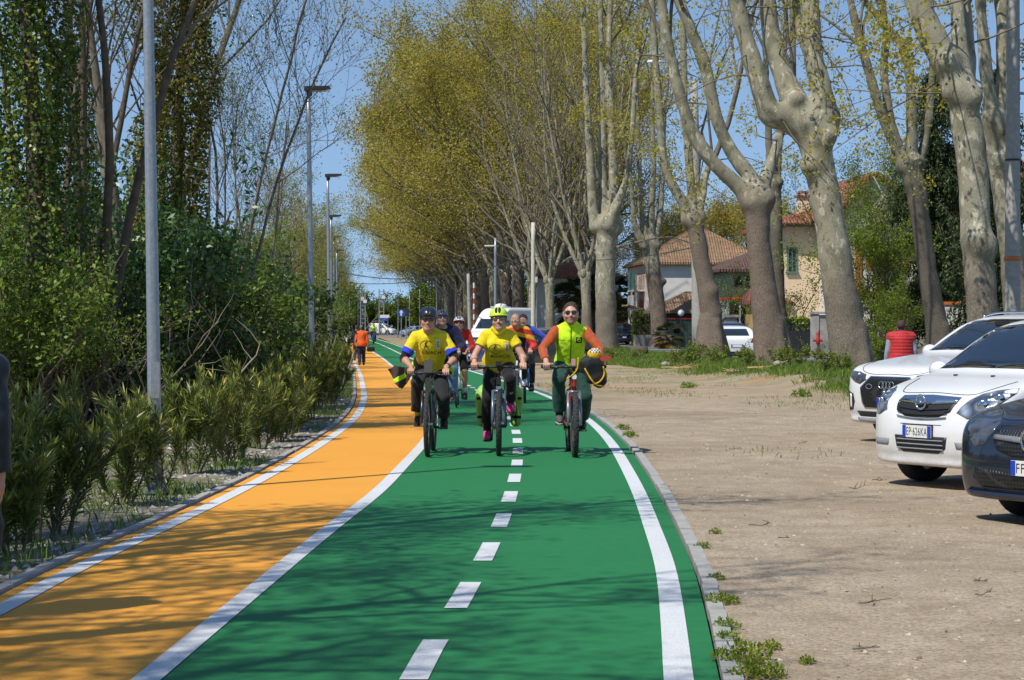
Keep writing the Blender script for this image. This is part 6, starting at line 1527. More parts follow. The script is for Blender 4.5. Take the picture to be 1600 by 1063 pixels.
# white small car with the lightning ring badge
prof = [(.14,.19),(.03,.30),(.0,.44),(.005,.58),(.04,.70),(.11,.80),(.30,.90),(.60,.99),(.86,1.055),(1.12,1.20),(1.40,1.37),(1.68,1.50),(2.15,1.575),(2.8,1.565),(3.35,1.50),(3.55,1.30),(3.68,1.0),(3.735,.75),(3.70,.40),(3.58,.22),(2.6,.19),(1.2,.185)]
WS = [(-.66,1.085),(-.3,1.10),(.3,1.10),(.66,1.085),(.555,1.46),(.3,1.485),(-.3,1.485),(-.555,1.46)]; SW = [(1.28,1.02),(2.15,1.04),(3.15,1.08),(3.05,1.40),(2.2,1.47),(1.72,1.43)]
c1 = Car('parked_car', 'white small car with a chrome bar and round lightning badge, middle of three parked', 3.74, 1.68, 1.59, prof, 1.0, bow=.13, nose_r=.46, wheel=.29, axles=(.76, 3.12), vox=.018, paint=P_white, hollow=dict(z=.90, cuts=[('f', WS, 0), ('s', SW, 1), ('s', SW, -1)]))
grow = lambda poly, f, cx, cz: [(cx + (x - cx) * f, cz + (z - cz) * f) for x, z in poly]
c1.patch('windscreen_surround', c1.front, grow(WS, 1.07, 0, 1.28), M_blackplastic, .003, .012, .05, holes=[grow(WS, .93, 0, 1.28)])
c1.patch('windscreen', c1.front, grow(WS, 1.03, 0, 1.28), M_carglass, .007, .004, .06)
for s_, cs in ((1, c1.right), (-1, c1.left)): c1.patch('side_window', cs, [(s_ * x, z) for x, z in SW], M_carglass, .004, .004, .08)
c1.interior(.95, 2, 1.5, 1.08, 1)
G1 = [(-.36,.835),(0,.85),(.36,.835),(.37,.79),(.34,.71),(.2,.655),(0,.632),(-.2,.655),(-.34,.71),(-.37,.79)]
g = c1.patch('upper_grille', c1.front, G1, M_blackplastic, .004, .02, .04)
c1.patch('chrome_bar', c1.front, [(-.36,.842),(0,.856),(.36,.842),(.365,.792),(0,.772),(-.365,.792)], M_chrome, .014, .02, .04, parent=g)
for z_ in (.745, .70, .665): MB().tube(c1.front(np.array([(x, z_ - .02 * (1 - (x / .33) ** 2)) for x in np.linspace(-.31, .31, 15)]), .012), .007, 6).build('grille_slat', M_greyplastic if z_ < .7 else M_blackplastic, g)
g = c1.patch('lower_grille', c1.front, [(-.33,.485),(.33,.485),(.31,.38),(.22,.335),(-.22,.335),(-.31,.38)], M_blackplastic, .004, .02, .04)
for z_ in (.45, .41, .37): MB().tube(c1.front(np.array([(x, z_) for x in np.linspace(-.29, .29, 13)]), .012), .007, 6).build('grille_slat', M_greyplastic, g)
fl = Flat(c1.front, 0, .79); mb = MB(); ring(mb, fl.C + fl.N * .03, fl.U, fl.W, .062, .011); mb.prism([(-.075,-.004),(-.015,-.004),(-.025,-.022),(.03,-.008),(.075,.004),(.015,.004),(.025,.022),(-.03,.008)], .014, fl.C + fl.N * .03, fl.U, fl.W); mb.build('badge', M_chrome, c1.t, True)
c1.plate(c1.front, .525, 'EP·626KA', x=-.02)
HL = [(.36,.705),(.40,.76),(.47,.82),(.58,.875),(.72,.91),(.90,.93),(.88,.885),(.80,.83),(.68,.74),(.56,.665),(.46,.655)]
for s_ in (1, -1):
    cs = c1.dir_caster(40 * s_); pl = [(s_ * x - (.07 if s_ < 0 else 0), z) for x, z in HL]
    h = c1.patch('headlight', cs, pl, M_headlamp, .004, .02, .035)
    for (u, z, r) in ((.60, .78, .055), (.74, .84, .045)):
        p = cs(np.array([[s_ * u, z]]), .006)[0]; mb = MB(); mb.lathe([(0, .012), (r * .6, .012), (r, 0), (r, -.02), (0, -.02)], axis=cs.N, c=p, n=20); mb.build('lamp', M_chrome, h, True)
    c1.patch('fog_strip', c1.dir_caster(22 * s_), [(s_ * x, z) for x, z in [(.40,.445),(.66,.445),(.66,.385),(.42,.385)]], M_greyplastic, .005, .012, .04)
c1.seam('bonnet_gap', c1.front, [(-.62,.98),(-.52,.90),(-.40,.862),(0,.872),(.40,.862),(.52,.90),(.62,.98)])
c1.seam('bumper_gap', c1.front, [(-.26,.59),(.26,.59)], .003); c1.door_mirror(1, 1.18, 1.05); c1.door_mirror(-1, 1.18, 1.05)
for a, b in ((-.52, .02), (.05, .55)): MB().tube(c1.front(np.array([(a + (b - a) * t, 1.095 + .03 * t * (1 - t) * 4) for t in np.linspace(0, 1, 8)]), .016), [.012] * 6 + [.009, .006], 6).build('wiper', M_blackplastic, c1.t)
top = Caster(c1.bvh, (0, 0, 0), NX, (0, 1, 0))
for x_ in (-.25, .22): p = top(np.array([[x_, .72]]), .0)[0]; MB().box(p + [0, 0, .004], (.03, .03, .018)).build('washer_jet', M_blackplastic, c1.t)
c1.seam('door_gap', c1.right, [(1.22,1.0),(1.17,.7),(1.2,.36)]); c1.place(1434, 17.6, -58)

# white SUV with four ring badge
prof = [(.16,.24),(.05,.36),(.01,.50),(.0,.66),(.025,.80),(.09,.90),(.28,.985),(.7,1.05),(1.1,1.10),(1.38,1.14),(1.75,1.36),(2.12,1.55),(2.6,1.64),(3.3,1.635),(3.95,1.57),(4.3,1.42),(4.52,1.12),(4.66,.9),(4.67,.55),(4.5,.28),(3,.24),(1.4,.235)]
WS = [(-.72,1.17),(-.35,1.185),(.35,1.185),(.72,1.17),(.58,1.535),(.3,1.56),(-.3,1.56),(-.58,1.535)]; SW = [(1.72,1.08),(2.8,1.10),(4.0,1.15),(3.8,1.43),(2.7,1.53),(2.2,1.48)]
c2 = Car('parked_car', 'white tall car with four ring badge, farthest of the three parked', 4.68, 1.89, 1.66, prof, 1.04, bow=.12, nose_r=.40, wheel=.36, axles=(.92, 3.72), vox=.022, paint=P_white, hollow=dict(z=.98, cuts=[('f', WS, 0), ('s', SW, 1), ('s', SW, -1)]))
c2.t['label'] = 'white tall car with a four ring badge and dark grille, farthest of the three parked'
c2.patch('windscreen_surround', c2.front, grow(WS, 1.06, 0, 1.36), M_blackplastic, .003, .012, .05, holes=[grow(WS, .93, 0, 1.36)]); c2.patch('windscreen', c2.front, grow(WS, 1.03, 0, 1.36), M_carglass, .007, .004, .06)
for s_, cs in ((1, c2.right), (-1, c2.left)): c2.patch('side_window', cs, [(s_ * x, z) for x, z in SW], M_carglass, .004, .004, .08)
c2.interior(1.45, 2, 1.6, 1.16, 1)
OC = [(-.33,.84),(.33,.84),(.50,.70),(.47,.52),(.42,.455),(-.42,.455),(-.47,.52),(-.50,.70)]
c2.patch('grille_frame', c2.front, grow(OC, 1.06, 0, .65), M_chrome, .005, .02, .05); g = c2.patch('front_grille', c2.front, OC, M_honey, .012, .02, .04)
fl = Flat(c2.front, 0, .745); mb = MB()
for k in range(4): ring(mb, fl.C + fl.N * .03 + NX * (k - 1.5) * .062, fl.U, fl.W, .042, .007)
mb.build('badge', M_chrome, c2.t, True); mb = MB(); fl2 = Flat(c2.front, -.33, .72); ring(mb, fl2.C + fl2.N * .02, fl2.U, fl2.W, .03, .004, 16, 5, 1.8); mb.build('side_badge', M_greyplastic, g)
c2.plate(c2.front, .53, 'GS 648', align=1)
for s_ in (1, -1):
    h = c2.patch('headlight', c2.dir_caster(28 * s_), [(s_ * x, z) for x, z in [(.40,.80),(.44,.87),(.62,.90),(.84,.91),(.86,.86),(.62,.77),(.50,.745)]], M_headdark, .005, .02, .04)
    c2.patch('side_intake', c2.dir_caster(30 * s_), [(s_ * x, z) for x, z in [(.62,.62),(.80,.66),(.86,.55),(.80,.40),(.66,.42),(.60,.52)]], M_blackplastic, .005, .015, .04)
    c2.patch('intake_blade', c2.dir_caster(30 * s_), [(s_ * x, z) for x, z in [(.66,.61),(.70,.625),(.72,.45),(.68,.44)]], M_white_paint, .012, .02, .04); c2.door_mirror(s_, 1.75, 1.14, 1.1)
c2.patch('lower_intake', c2.front, [(-.62,.405),(.62,.405),(.56,.34),(-.56,.34)], M_blackplastic, .005, .015, .05); c2.patch('skid_plate', c2.front, [(-.62,.325),(.62,.325),(.55,.255),(-.55,.255)], M_greyplastic, .006, .015, .05)
c2.seam('bonnet_gap', c2.front, [(-.78,1.02),(-.6,.92),(-.34,.875),(0,.88),(.34,.875),(.6,.92),(.78,1.02)]); c2.seam('door_gap', c2.right, [(1.65,1.02),(1.6,.7),(1.62,.42)])
mb = MB()
for x_ in (-.18, 0.0): mb.tube(c2.front(np.array([(x_ - .2 + .55 * t, 1.18 + .02 * t) for t in np.linspace(0, 1, 6)]), .016), .01, 6)
mb.build('wiper', M_blackplastic, c2.t)
for s_ in (-1, 1):
    q = np.array([(s_ * .62, y, z) for y, z in ((2.3, 1.60), (2.6, 1.655), (3.4, 1.655), (3.8, 1.6))]); MB().tube(catmull(q, 4), .016, 8).build('roof_rail', M_chrome, c2.t, True)
MB().prism([(0, 0), (.16, 0), (.10, .06)], .03, (0, 3.7, 1.60), (0, 1, 0), (0, 0, 1)).build('aerial_fin', P_white, c2.t)
c2.place(1385, 24.2, -58)

# dark navy hatchback with star badge, cut by the right edge
prof = [(.16,.17),(.05,.26),(.01,.38),(.0,.52),(.03,.64),(.09,.73),(.22,.80),(.55,.88),(.9,.935),(1.28,.985),(1.65,1.18),(2.05,1.34),(2.6,1.42),(3.2,1.40),(3.7,1.30),(4.05,1.10),(4.24,.9),(4.28,.6),(4.2,.3),(3,.18),(1.4,.175)]
WS = [(-.66,1.01),(.66,1.01),(.53,1.325),(.3,1.345),(-.3,1.345),(-.53,1.325)]; SW = [(1.66,.95),(2.6,.97),(3.6,1.02),(3.3,1.24),(2.5,1.31),(2.15,1.27)]
c3 = Car('parked_car', 'dark navy hatchback with a silver bar and star badge, nearest of the three parked', 4.29, 1.78, 1.43, prof, .92, bow=.15, nose_r=.44, wheel=.32, axles=(.92, 3.62), vox=.018, paint=P_navy)
c3.patch('windscreen', c3.front, WS, M_tint, .004, .008, .06)
for s_, cs in ((1, c3.right), (-1, c3.left)): c3.patch('side_window', cs, [(s_ * x, z) for x, z in SW], M_tint, .004, .006, .08); c3.door_mirror(s_, 1.7, .98)
g = c3.patch('upper_grille', c3.front, [(-.36,.755),(0,.775),(.36,.755),(.40,.66),(.34,.57),(.2,.525),(-.2,.525),(-.34,.57),(-.40,.66)], M_honey, .004, .02, .04)
for s_ in (-1, 1): c3.patch('chrome_bar', c3.front, [(s_ * x, z) for x, z in [(.10,.672),(.375,.682),(.385,.650),(.10,.630)]], M_alloy, .018, .02, .04, parent=g)
fl = Flat(c3.front, 0, .65); mb = MB(); ring(mb, fl.C + fl.N * .025, fl.U, fl.W, .088, .010)
for a in (90, 210, 330):
    e = np.array([math.cos(math.radians(a)), math.sin(math.radians(a))]); n_ = np.array([-e[1], e[0]]) * .014; mb.prism([n_, -n_, e * .088], .012, fl.C + fl.N * .025, fl.U, fl.W)
mb.build('badge', M_chrome, c3.t, True); c3.plate(c3.front, .448, 'FF 0', align=1)
c3.patch('lower_grille', c3.front, [(-.56,.435),(-.19,.40),(.19,.40),(.56,.435),(.60,.36),(.50,.285),(-.50,.285),(-.60,.36)], M_honey, .004, .015, .04)
for s_ in (1, -1): c3.patch('headlight', c3.dir_caster(34 * s_), [(s_ * x, z) for x, z in [(.395,.70),(.42,.76),(.56,.815),(.80,.85),(.78,.80),(.66,.68),(.52,.585),(.43,.60)]], M_headdark, .005, .02, .035)
c3.patch('splitter', c3.front, [(-.70,.255),(.70,.255),(.62,.215),(-.62,.215)], P_navy, .03, .03, .05)
c3.seam('bonnet_gap', c3.front, [(-.72,.86),(-.56,.83),(-.38,.785),(0,.80),(.38,.785),(.56,.83),(.72,.86)]); c3.place(1610, 14.0, -54)

# parked cars farther off
def hatch(label, L, W, H, paint_, vox=.045, suv=0.0, group='cars parked by the trees', tail=False, name='parked_car', k=.1):
    q = [(.15,.2),(.04,.32),(.0,.5),(.03,.68),(.1,.78),(.35,.88),(.8,.97),(1.15,1.03),(1.5,1.25),(1.85,1.42),(2.3,1.49),(2.9,1.47),(L-.55,1.38),(L-.25,1.1),(L-.04,.85),(L-.02,.45),(L-.16,.22),(2.4,.19),(1.2,.19)]
    q = [(s, z * H / 1.5) for s, z in q]; z_ = H / 1.5; c = Car(name, label, L, W, H, q, .98 * z_, wheel=.31 * (1 + suv * .15), axles=(.85, L - .72), vox=vox, paint=paint_, group=group, k=k)
    c.patch('windscreen', c.front, [(-.62,1.06*z_),(.62,1.06*z_),(.52,1.40*z_),(-.52,1.40*z_)], M_tint, .01, .02, .12)
    for s, cs in ((1, c.right), (-1, c.left)):
        c.patch('front_side_window', cs, [(s * x, z * z_) for x, z in [(1.55,1.02),(2.3,1.03),(2.3,1.40),(1.95,1.37)]], M_tint, .01, .02, .12); c.patch('rear_side_window', cs, [(s * x, z * z_) for x, z in [(2.38,1.03),(L-.75,1.06),(L-.85,1.30),(2.38,1.40)]], M_tint, .01, .02, .12); c.door_mirror(s, 1.6, 1.02 * z_)
        c.patch('headlight', c.dir_caster(25 * s), [(s * x, z * z_) for x, z in [(.42,.66),(.48,.74),(.72,.80),(.80,.74),(.62,.64)]], M_headlamp, .01, .02, .1)
        c.patch('tail_light', Caster(c.bvh, (0, L, 0), (-math.cos(.5 * s), math.sin(.5 * s), 0), NZ), [(-s * x, z * z_) for x, z in [(.52,.74),(.80,.78),(.82,.92),(.56,.93)]], M_redlamp, .01, .02, .1)
    c.patch('rear_window', c.back, [(-.55,1.04*z_),(.55,1.04*z_),(.47,1.34*z_),(-.47,1.34*z_)], M_tint, .01, .02, .12)
    c.patch('front_grille', c.front, [(-.34,.70*z_),(.34,.70*z_),(.30,.58*z_),(-.30,.58*z_)], M_blackplastic, .01, .02, .1); c.patch('lower_intake', c.front, [(-.5,.44*z_),(.5,.44*z_),(.42,.32*z_),(-.42,.32*z_)], M_blackplastic, .01, .02, .1)
    c.patch('rear_bumper_insert', c.back, [(-.6,.36*z_),(.6,.36*z_),(.55,.26*z_),(-.55,.26*z_)], M_blackplastic, .01, .02, .1)
    c.plate(c.front, .5 * z_, None); c.plate(c.back, .60 * z_, None, w=.5); return c
c = hatch('white hatchback seen from behind, parked between the swollen foot plane and the brown plane', 3.95, 1.71, 1.46, P_white, .035)
c.place(1142, 113, 176); c.t.location.x += .2
c.t['label'] = 'white hatchback seen from behind between the swollen foot plane and brown plane'
c.t.rotation_euler = (0, 0, math.radians(184)); c.t.location = (X(1138, 82) + .1, 85.9, gz(X(1145, 82), 84) + .02)
c = hatch('dark car parked just beyond the white hatchback, only its roof and rear window showing', 4.2, 1.78, 1.62, P_navy, .05, .3); c.t.location = (X(1142, 90) - .1, 95.5, gz(X(1142, 90), 93) + .02); c.t.rotation_euler = (0, 0, math.radians(184))
c = hatch('dark navy SUV facing the viewer in front of the bright clipped hedge', 4.6, 1.88, 1.66, P_navy, .045, 1.0); c.place(976, 147, 6); c.t.location.z += .05
c = hatch('dark grey violet estate car parked side on behind the orange sleeved rider', 4.5, 1.82, 1.52, P_dkgrey, .035, .3); c.place(764, 75.5, -68)
for s_ in (-1, 1): MB().tube(catmull([(s_ * .58, 2.1, 1.46), (s_ * .58, 2.4, 1.55), (s_ * .58, 3.4, 1.53), (s_ * .58, 3.7, 1.45)], 4), .02, 6).build('roof_rail', M_greyplastic, c.t)
c = hatch('bright blue car with dark bumper, left of the dark estate car behind the riders', 4.2, 1.76, 1.5, P_blue, .04); c.place(731, 81, -42)
c = hatch('silver estate car behind the bright blue car, under the white camper van', 4.5, 1.80, 1.62, P_silver, .045); c.place(742, 91, -52)
c = hatch('small pale blue grey car at the far end, right of the white van', 3.9, 1.7, 1.5, P_ice, .06); c.place(628, 262, -48)
def van(label, L, W, H, paint_, high, group, vox=.06):
    if high: q = [(.12,.3),(.02,.45),(.0,.7),(.05,.95),(.35,1.12),(.75,1.28),(1.2,1.75),(1.6,H-.45),(2.2,H-.08),(3,H),(L-.4,H),(L-.1,H-.1),(L,H-.5),(L-.02,.6),(L-.1,.32),(3,.28)]
    else: q = [(.12,.22),(.02,.4),(.0,.6),(.05,.78),(.4,.95),(.9,1.08),(1.3,1.4),(1.7,H-.16),(2.2,H-.03),(L-.4,H),(L-.12,H-.12),(L-.02,1.1),(L,.6),(L-.1,.25),(2.6,.22)]
    c = Car('camper_van' if high else 'parked_van', label, L, W, H, q, 1.25 if high else 1.05, cat='camper van' if high else 'van', wheel=.34, axles=(.95, L - .95), tumble=.12, vox=vox, paint=paint_, k=.08)
    zb, zt = (1.36, 1.95) if high else (1.14, 1.56); c.patch('windscreen', c.front, [(-.72, zb), (.72, zb), (.66, zt), (-.66, zt)], M_tint, .01, .02, .12)
    for s, cs in ((1, c.right), (-1, c.left)):
        c.patch('cab_window', cs, [(s * x, z) for x, z in ([(1.25,1.3),(2.1,1.3),(2.1,1.85),(1.6,1.85)] if high else [(1.45,1.1),(2.2,1.1),(2.2,1.55),(1.8,1.52)])], M_tint, .01, .02, .12); c.door_mirror(s, 1.35, 1.3 if high else 1.12, 1.3)
        c.patch('headlight', c.dir_caster(25 * s), [(s * x, z) for x, z in [(.48,.8),(.55,.95),(.8,1.0),(.82,.85)]], M_headlamp, .01, .02, .12)
        if high: c.patch('side_window', cs, [(s * x, z) for x, z in [(2.6,1.5),(3.6,1.5),(3.6,1.9),(2.6,1.9)]], M_tint, .01, .02, .15)
    c.patch('front_grille', c.front, [(-.4,.85),(.4,.85),(.36,.7),(-.36,.7)], M_blackplastic, .01, .02, .1); c.plate(c.front, .5, None); return c
c = van('white high roofed camper van with a roof dome, behind the lime helmet', 4.9, 2.05, 2.65, P_white, True, None, .05); c.place(744, 116, -34)
mb = MB(); mb.ell((0, 2.6, 2.72), (.34, .45, .16), 14, 8); mb.box((0, 2.6, 2.66), (.8, 1.0, .06)); mb.build('roof_vent_dome', M_white_paint, c.t, True)
c.t['label'] = 'white high roofed camper van with a roof dome, behind the lime helmet'
c = van('small white delivery van parked across the far end of the cycle path', 4.4, 1.8, 1.85, P_white, False, None, .06); c.place(618, 300, 66)
# ------------------------------------------------------------------ bicycles and people
def skin_mat(name, c, lip):
    m, nt, b, _ = new_mat(name); co = coords(nt); col = ramp(nt, tex_noise(nt, co, 14, 4, .6), [(.35, tuple(v * .88 for v in c)), (.65, c)])
    col = mixc(nt, ramp(nt, tex_noise(nt, co, 5, 2), [(.4, (0, 0, 0)), (.75, (.35, .35, .35))]), col, (c[0] * 1.0, c[1] * .80, c[2] * .78))
    nt.links.new(col, b.inputs['Base Color']); b.inputs['Roughness'].default_value = .5; b.inputs['Subsurface Weight'].default_value = .08; b.inputs['Subsurface Radius'].default_value = (.02, .008, .004); b.inputs['Subsurface Scale'].default_value = .3; return m
SK = skin_mat('tanned_skin', (.50, .27, .18), None); SK2 = skin_mat('fair_skin', (.56, .32, .23), None)
M_lip = plain('lips', (.38, .13, .10), .5, 0, .15, 40); M_teeth = plain('teeth', (.75, .72, .66), .3, 0, .08, 40); M_beard = plain('stubble_beard', (.33, .19, .125), .8, 0, .3, 90)
M_hair_dk = plain('dark_brown_hair', (.075, .036, .022), .7, 0, .6, 70, .6); M_hair_gr = plain('grey_hair', (.16, .15, .14), .6, 0, .5, 90, .4); M_hair_bl = plain('ash_blond_hair', (.25, .19, .12), .6, 0, .5, 90, .4)
M_shades = plain('black_sunglasses', (.008, .008, .009), .08, 0, .3, 20, 0, 1.0); M_shades_b = plain('blue_mirror_glasses', (.02, .06, .35), .08, .3, .3, 20, 0, 1.0); M_clear = plain('rosy_spectacle_lens', (.16, .10, .09), .1, 0, .3, 20, 0, 1.0)
M_eye_w = plain('eye_white', (.7, .68, .66), .2, 0, .05, 20); M_iris = plain('brown_iris', (.05, .03, .02), .1, 0, .2, 20)
def cloth(name, c, rough=.85, var=.22, sc=18, bmp=.35):
    if name in MATS: return MATS[name]
    m, nt, b, _ = new_mat(name); co = coords(nt); n = tex_noise(nt, co, sc, 4, .6, .6); w = tex_noise(nt, co, 420, 2)
    nt.links.new(ramp(nt, n, [(.3, tuple(v * (1 - var) for v in c)), (.65, c)]), b.inputs['Base Color']); b.inputs['Roughness'].default_value = rough; b.inputs['Sheen Weight'].default_value = .12; b.inputs['Specular IOR Level'].default_value = .25
    mp = nt.nodes.new('ShaderNodeMapping'); mp.inputs['Scale'].default_value = (1, 1, .35); nt.links.new(co, mp.inputs[0]); f = tex_noise(nt, mp.outputs[0], 22, 3, .5, 1.2)
    ad = nt.nodes.new('ShaderNodeMath'); ad.operation = 'MULTIPLY_ADD'; ad.inputs[1].default_value = .06; nt.links.new(w, ad.inputs[0]); nt.links.new(f, ad.inputs[2]); bump(nt, b, ad.outputs[0], bmp, .02); MATS[name] = m; return m
C_yellow = cloth('yellow_tshirt', (.78, .62, .018)); C_lime = cloth('lime_hi_vis', (.60, .95, .015), .7); C_black = cloth('black_cloth', (.012, .012, .014)); C_char = cloth('charcoal_cloth', (.028, .029, .034)); C_navy = cloth('navy_jacket', (.018, .022, .06)); C_jean = cloth('pale_blue_jeans', (.17, .30, .46), .9, .3)
C_red = cloth('red_jersey', (.66, .035, .018), .6); C_rust = cloth('rust_orange_sleeves', (.42, .085, .025)); C_dgreen = cloth('dark_green_trousers', (.015, .060, .046)); C_orange = cloth('orange_jacket', (.82, .11, .008), .7); C_blueband = cloth('blue_sleeve_band', (.035, .06, .62)); C_blue = cloth('blue_sleeve', (.05, .085, .42)); C_slate = cloth('dark_slate_jacket', (.028, .036, .042), .55)
C_redvest = cloth('red_quilted_vest', (.48, .028, .030), .6, .25, 8, .5); C_grey = cloth('blue_grey_shirt', (.27, .31, .40)); C_pink = cloth('pink_shoe', (.80, .06, .26), .6); C_white = cloth('white_cloth', (.72, .72, .70), .6); C_yel2 = cloth('golden_yellow_cloth', (.72, .42, .02)); C_limesock = cloth('lime_sock', (.28, .42, .02)); C_bag = cloth('black_bag', (.010, .010, .011), .6); C_brownjk = cloth('dark_brown_jacket', (.055, .035, .028), .6); C_limebag = cloth('lime_green_bag', (.34, .60, .12), .5); C_maroon = cloth('maroon_cloth', (.14, .012, .02))
M_sole = plain('pale_shoe_sole', (.42, .36, .30), .8, 0, .2, 30); M_shoe_grey = plain('grey_suede_shoe', (.10, .095, .10), .9, 0, .3, 40); M_shoe_black = plain('black_shoe', (.014, .014, .015), .6, 0, .3, 40); M_shoe_white = plain('white_blue_shoe', (.62, .66, .74), .5, 0, .25, 26); M_shoe_tan = plain('brown_boot', (.16, .11, .08), .7, 0, .3, 30)
H_navy = plain('navy_helmet', (.012, .017, .034), .3, 0, .2, 20, 0, .6); H_grey = plain('grey_helmet', (.085, .09, .10), .35, 0, .3, 14, 0, .5); H_lime = plain('lime_helmet', (.58, .86, .03), .3, 0, .12, 20, 0, .5); H_white = plain('white_helmet', (.72, .72, .72), .3, 0, .1, 20, 0, .5); H_red = plain('red_helmet_rim', (.55, .02, .015), .3, 0, .15, 20, 0, .5); H_dark = plain('helmet_inside', (.012, .012, .013), .8, 0, .3, 30)
M_frame_blk = plain('black_bike_frame', (.014, .014, .016), .3, 0, .25, 16, 0, .6); M_frame_olive = plain('dark_olive_bike_frame', (.045, .05, .03), .35, 0, .25, 16, 0, .5); M_frame_red = plain('red_bike_frame', (.36, .025, .018), .3, 0, .2, 16, 0, .6); M_frame_grey = plain('grey_bike_frame', (.20, .21, .22), .3, .3, .2, 16, 0, .6); M_frame_white = plain('white_bike_frame', (.65, .65, .64), .3, 0, .1, 16, 0, .6); M_frame_teal = plain('pale_green_bike_frame', (.20, .50, .38), .35, 0, .2, 16, 0, .5); M_frame_blue = plain('blue_bike_frame', (.02, .10, .35), .3, 0, .2, 16, 0, .5)
M_metal = plain('bright_metal', (.45, .46, .48), .25, .9, .15, 20); M_rub = plain('black_rubber_grip', (.016, .016, .017), .8, 0, .3, 50); M_tread = plain('dusty_bike_tyre', (.040, .042, .045), .85, 0, .4, 60, .6); M_bluefork = plain('steel_blue_fork', (.13, .17, .24), .3, .4, .2, 16)

def ik(a, b, l1, l2, pole):
    a, b, pole = (np.asarray(v, float) for v in (a, b, pole)); d = b - a; D = np.linalg.norm(d)
    if D > (l1 + l2) * .995: f = D / ((l1 + l2) * .995); l1 *= f; l2 *= f
    x = (l1 * l1 - l2 * l2 + D * D) / (2 * D); h = math.sqrt(max(l1 * l1 - x * x, 0)); e = d / D; p = pole - e * (pole @ e); p /= np.linalg.norm(p) + 1e-9
    return a + e * x + p * h

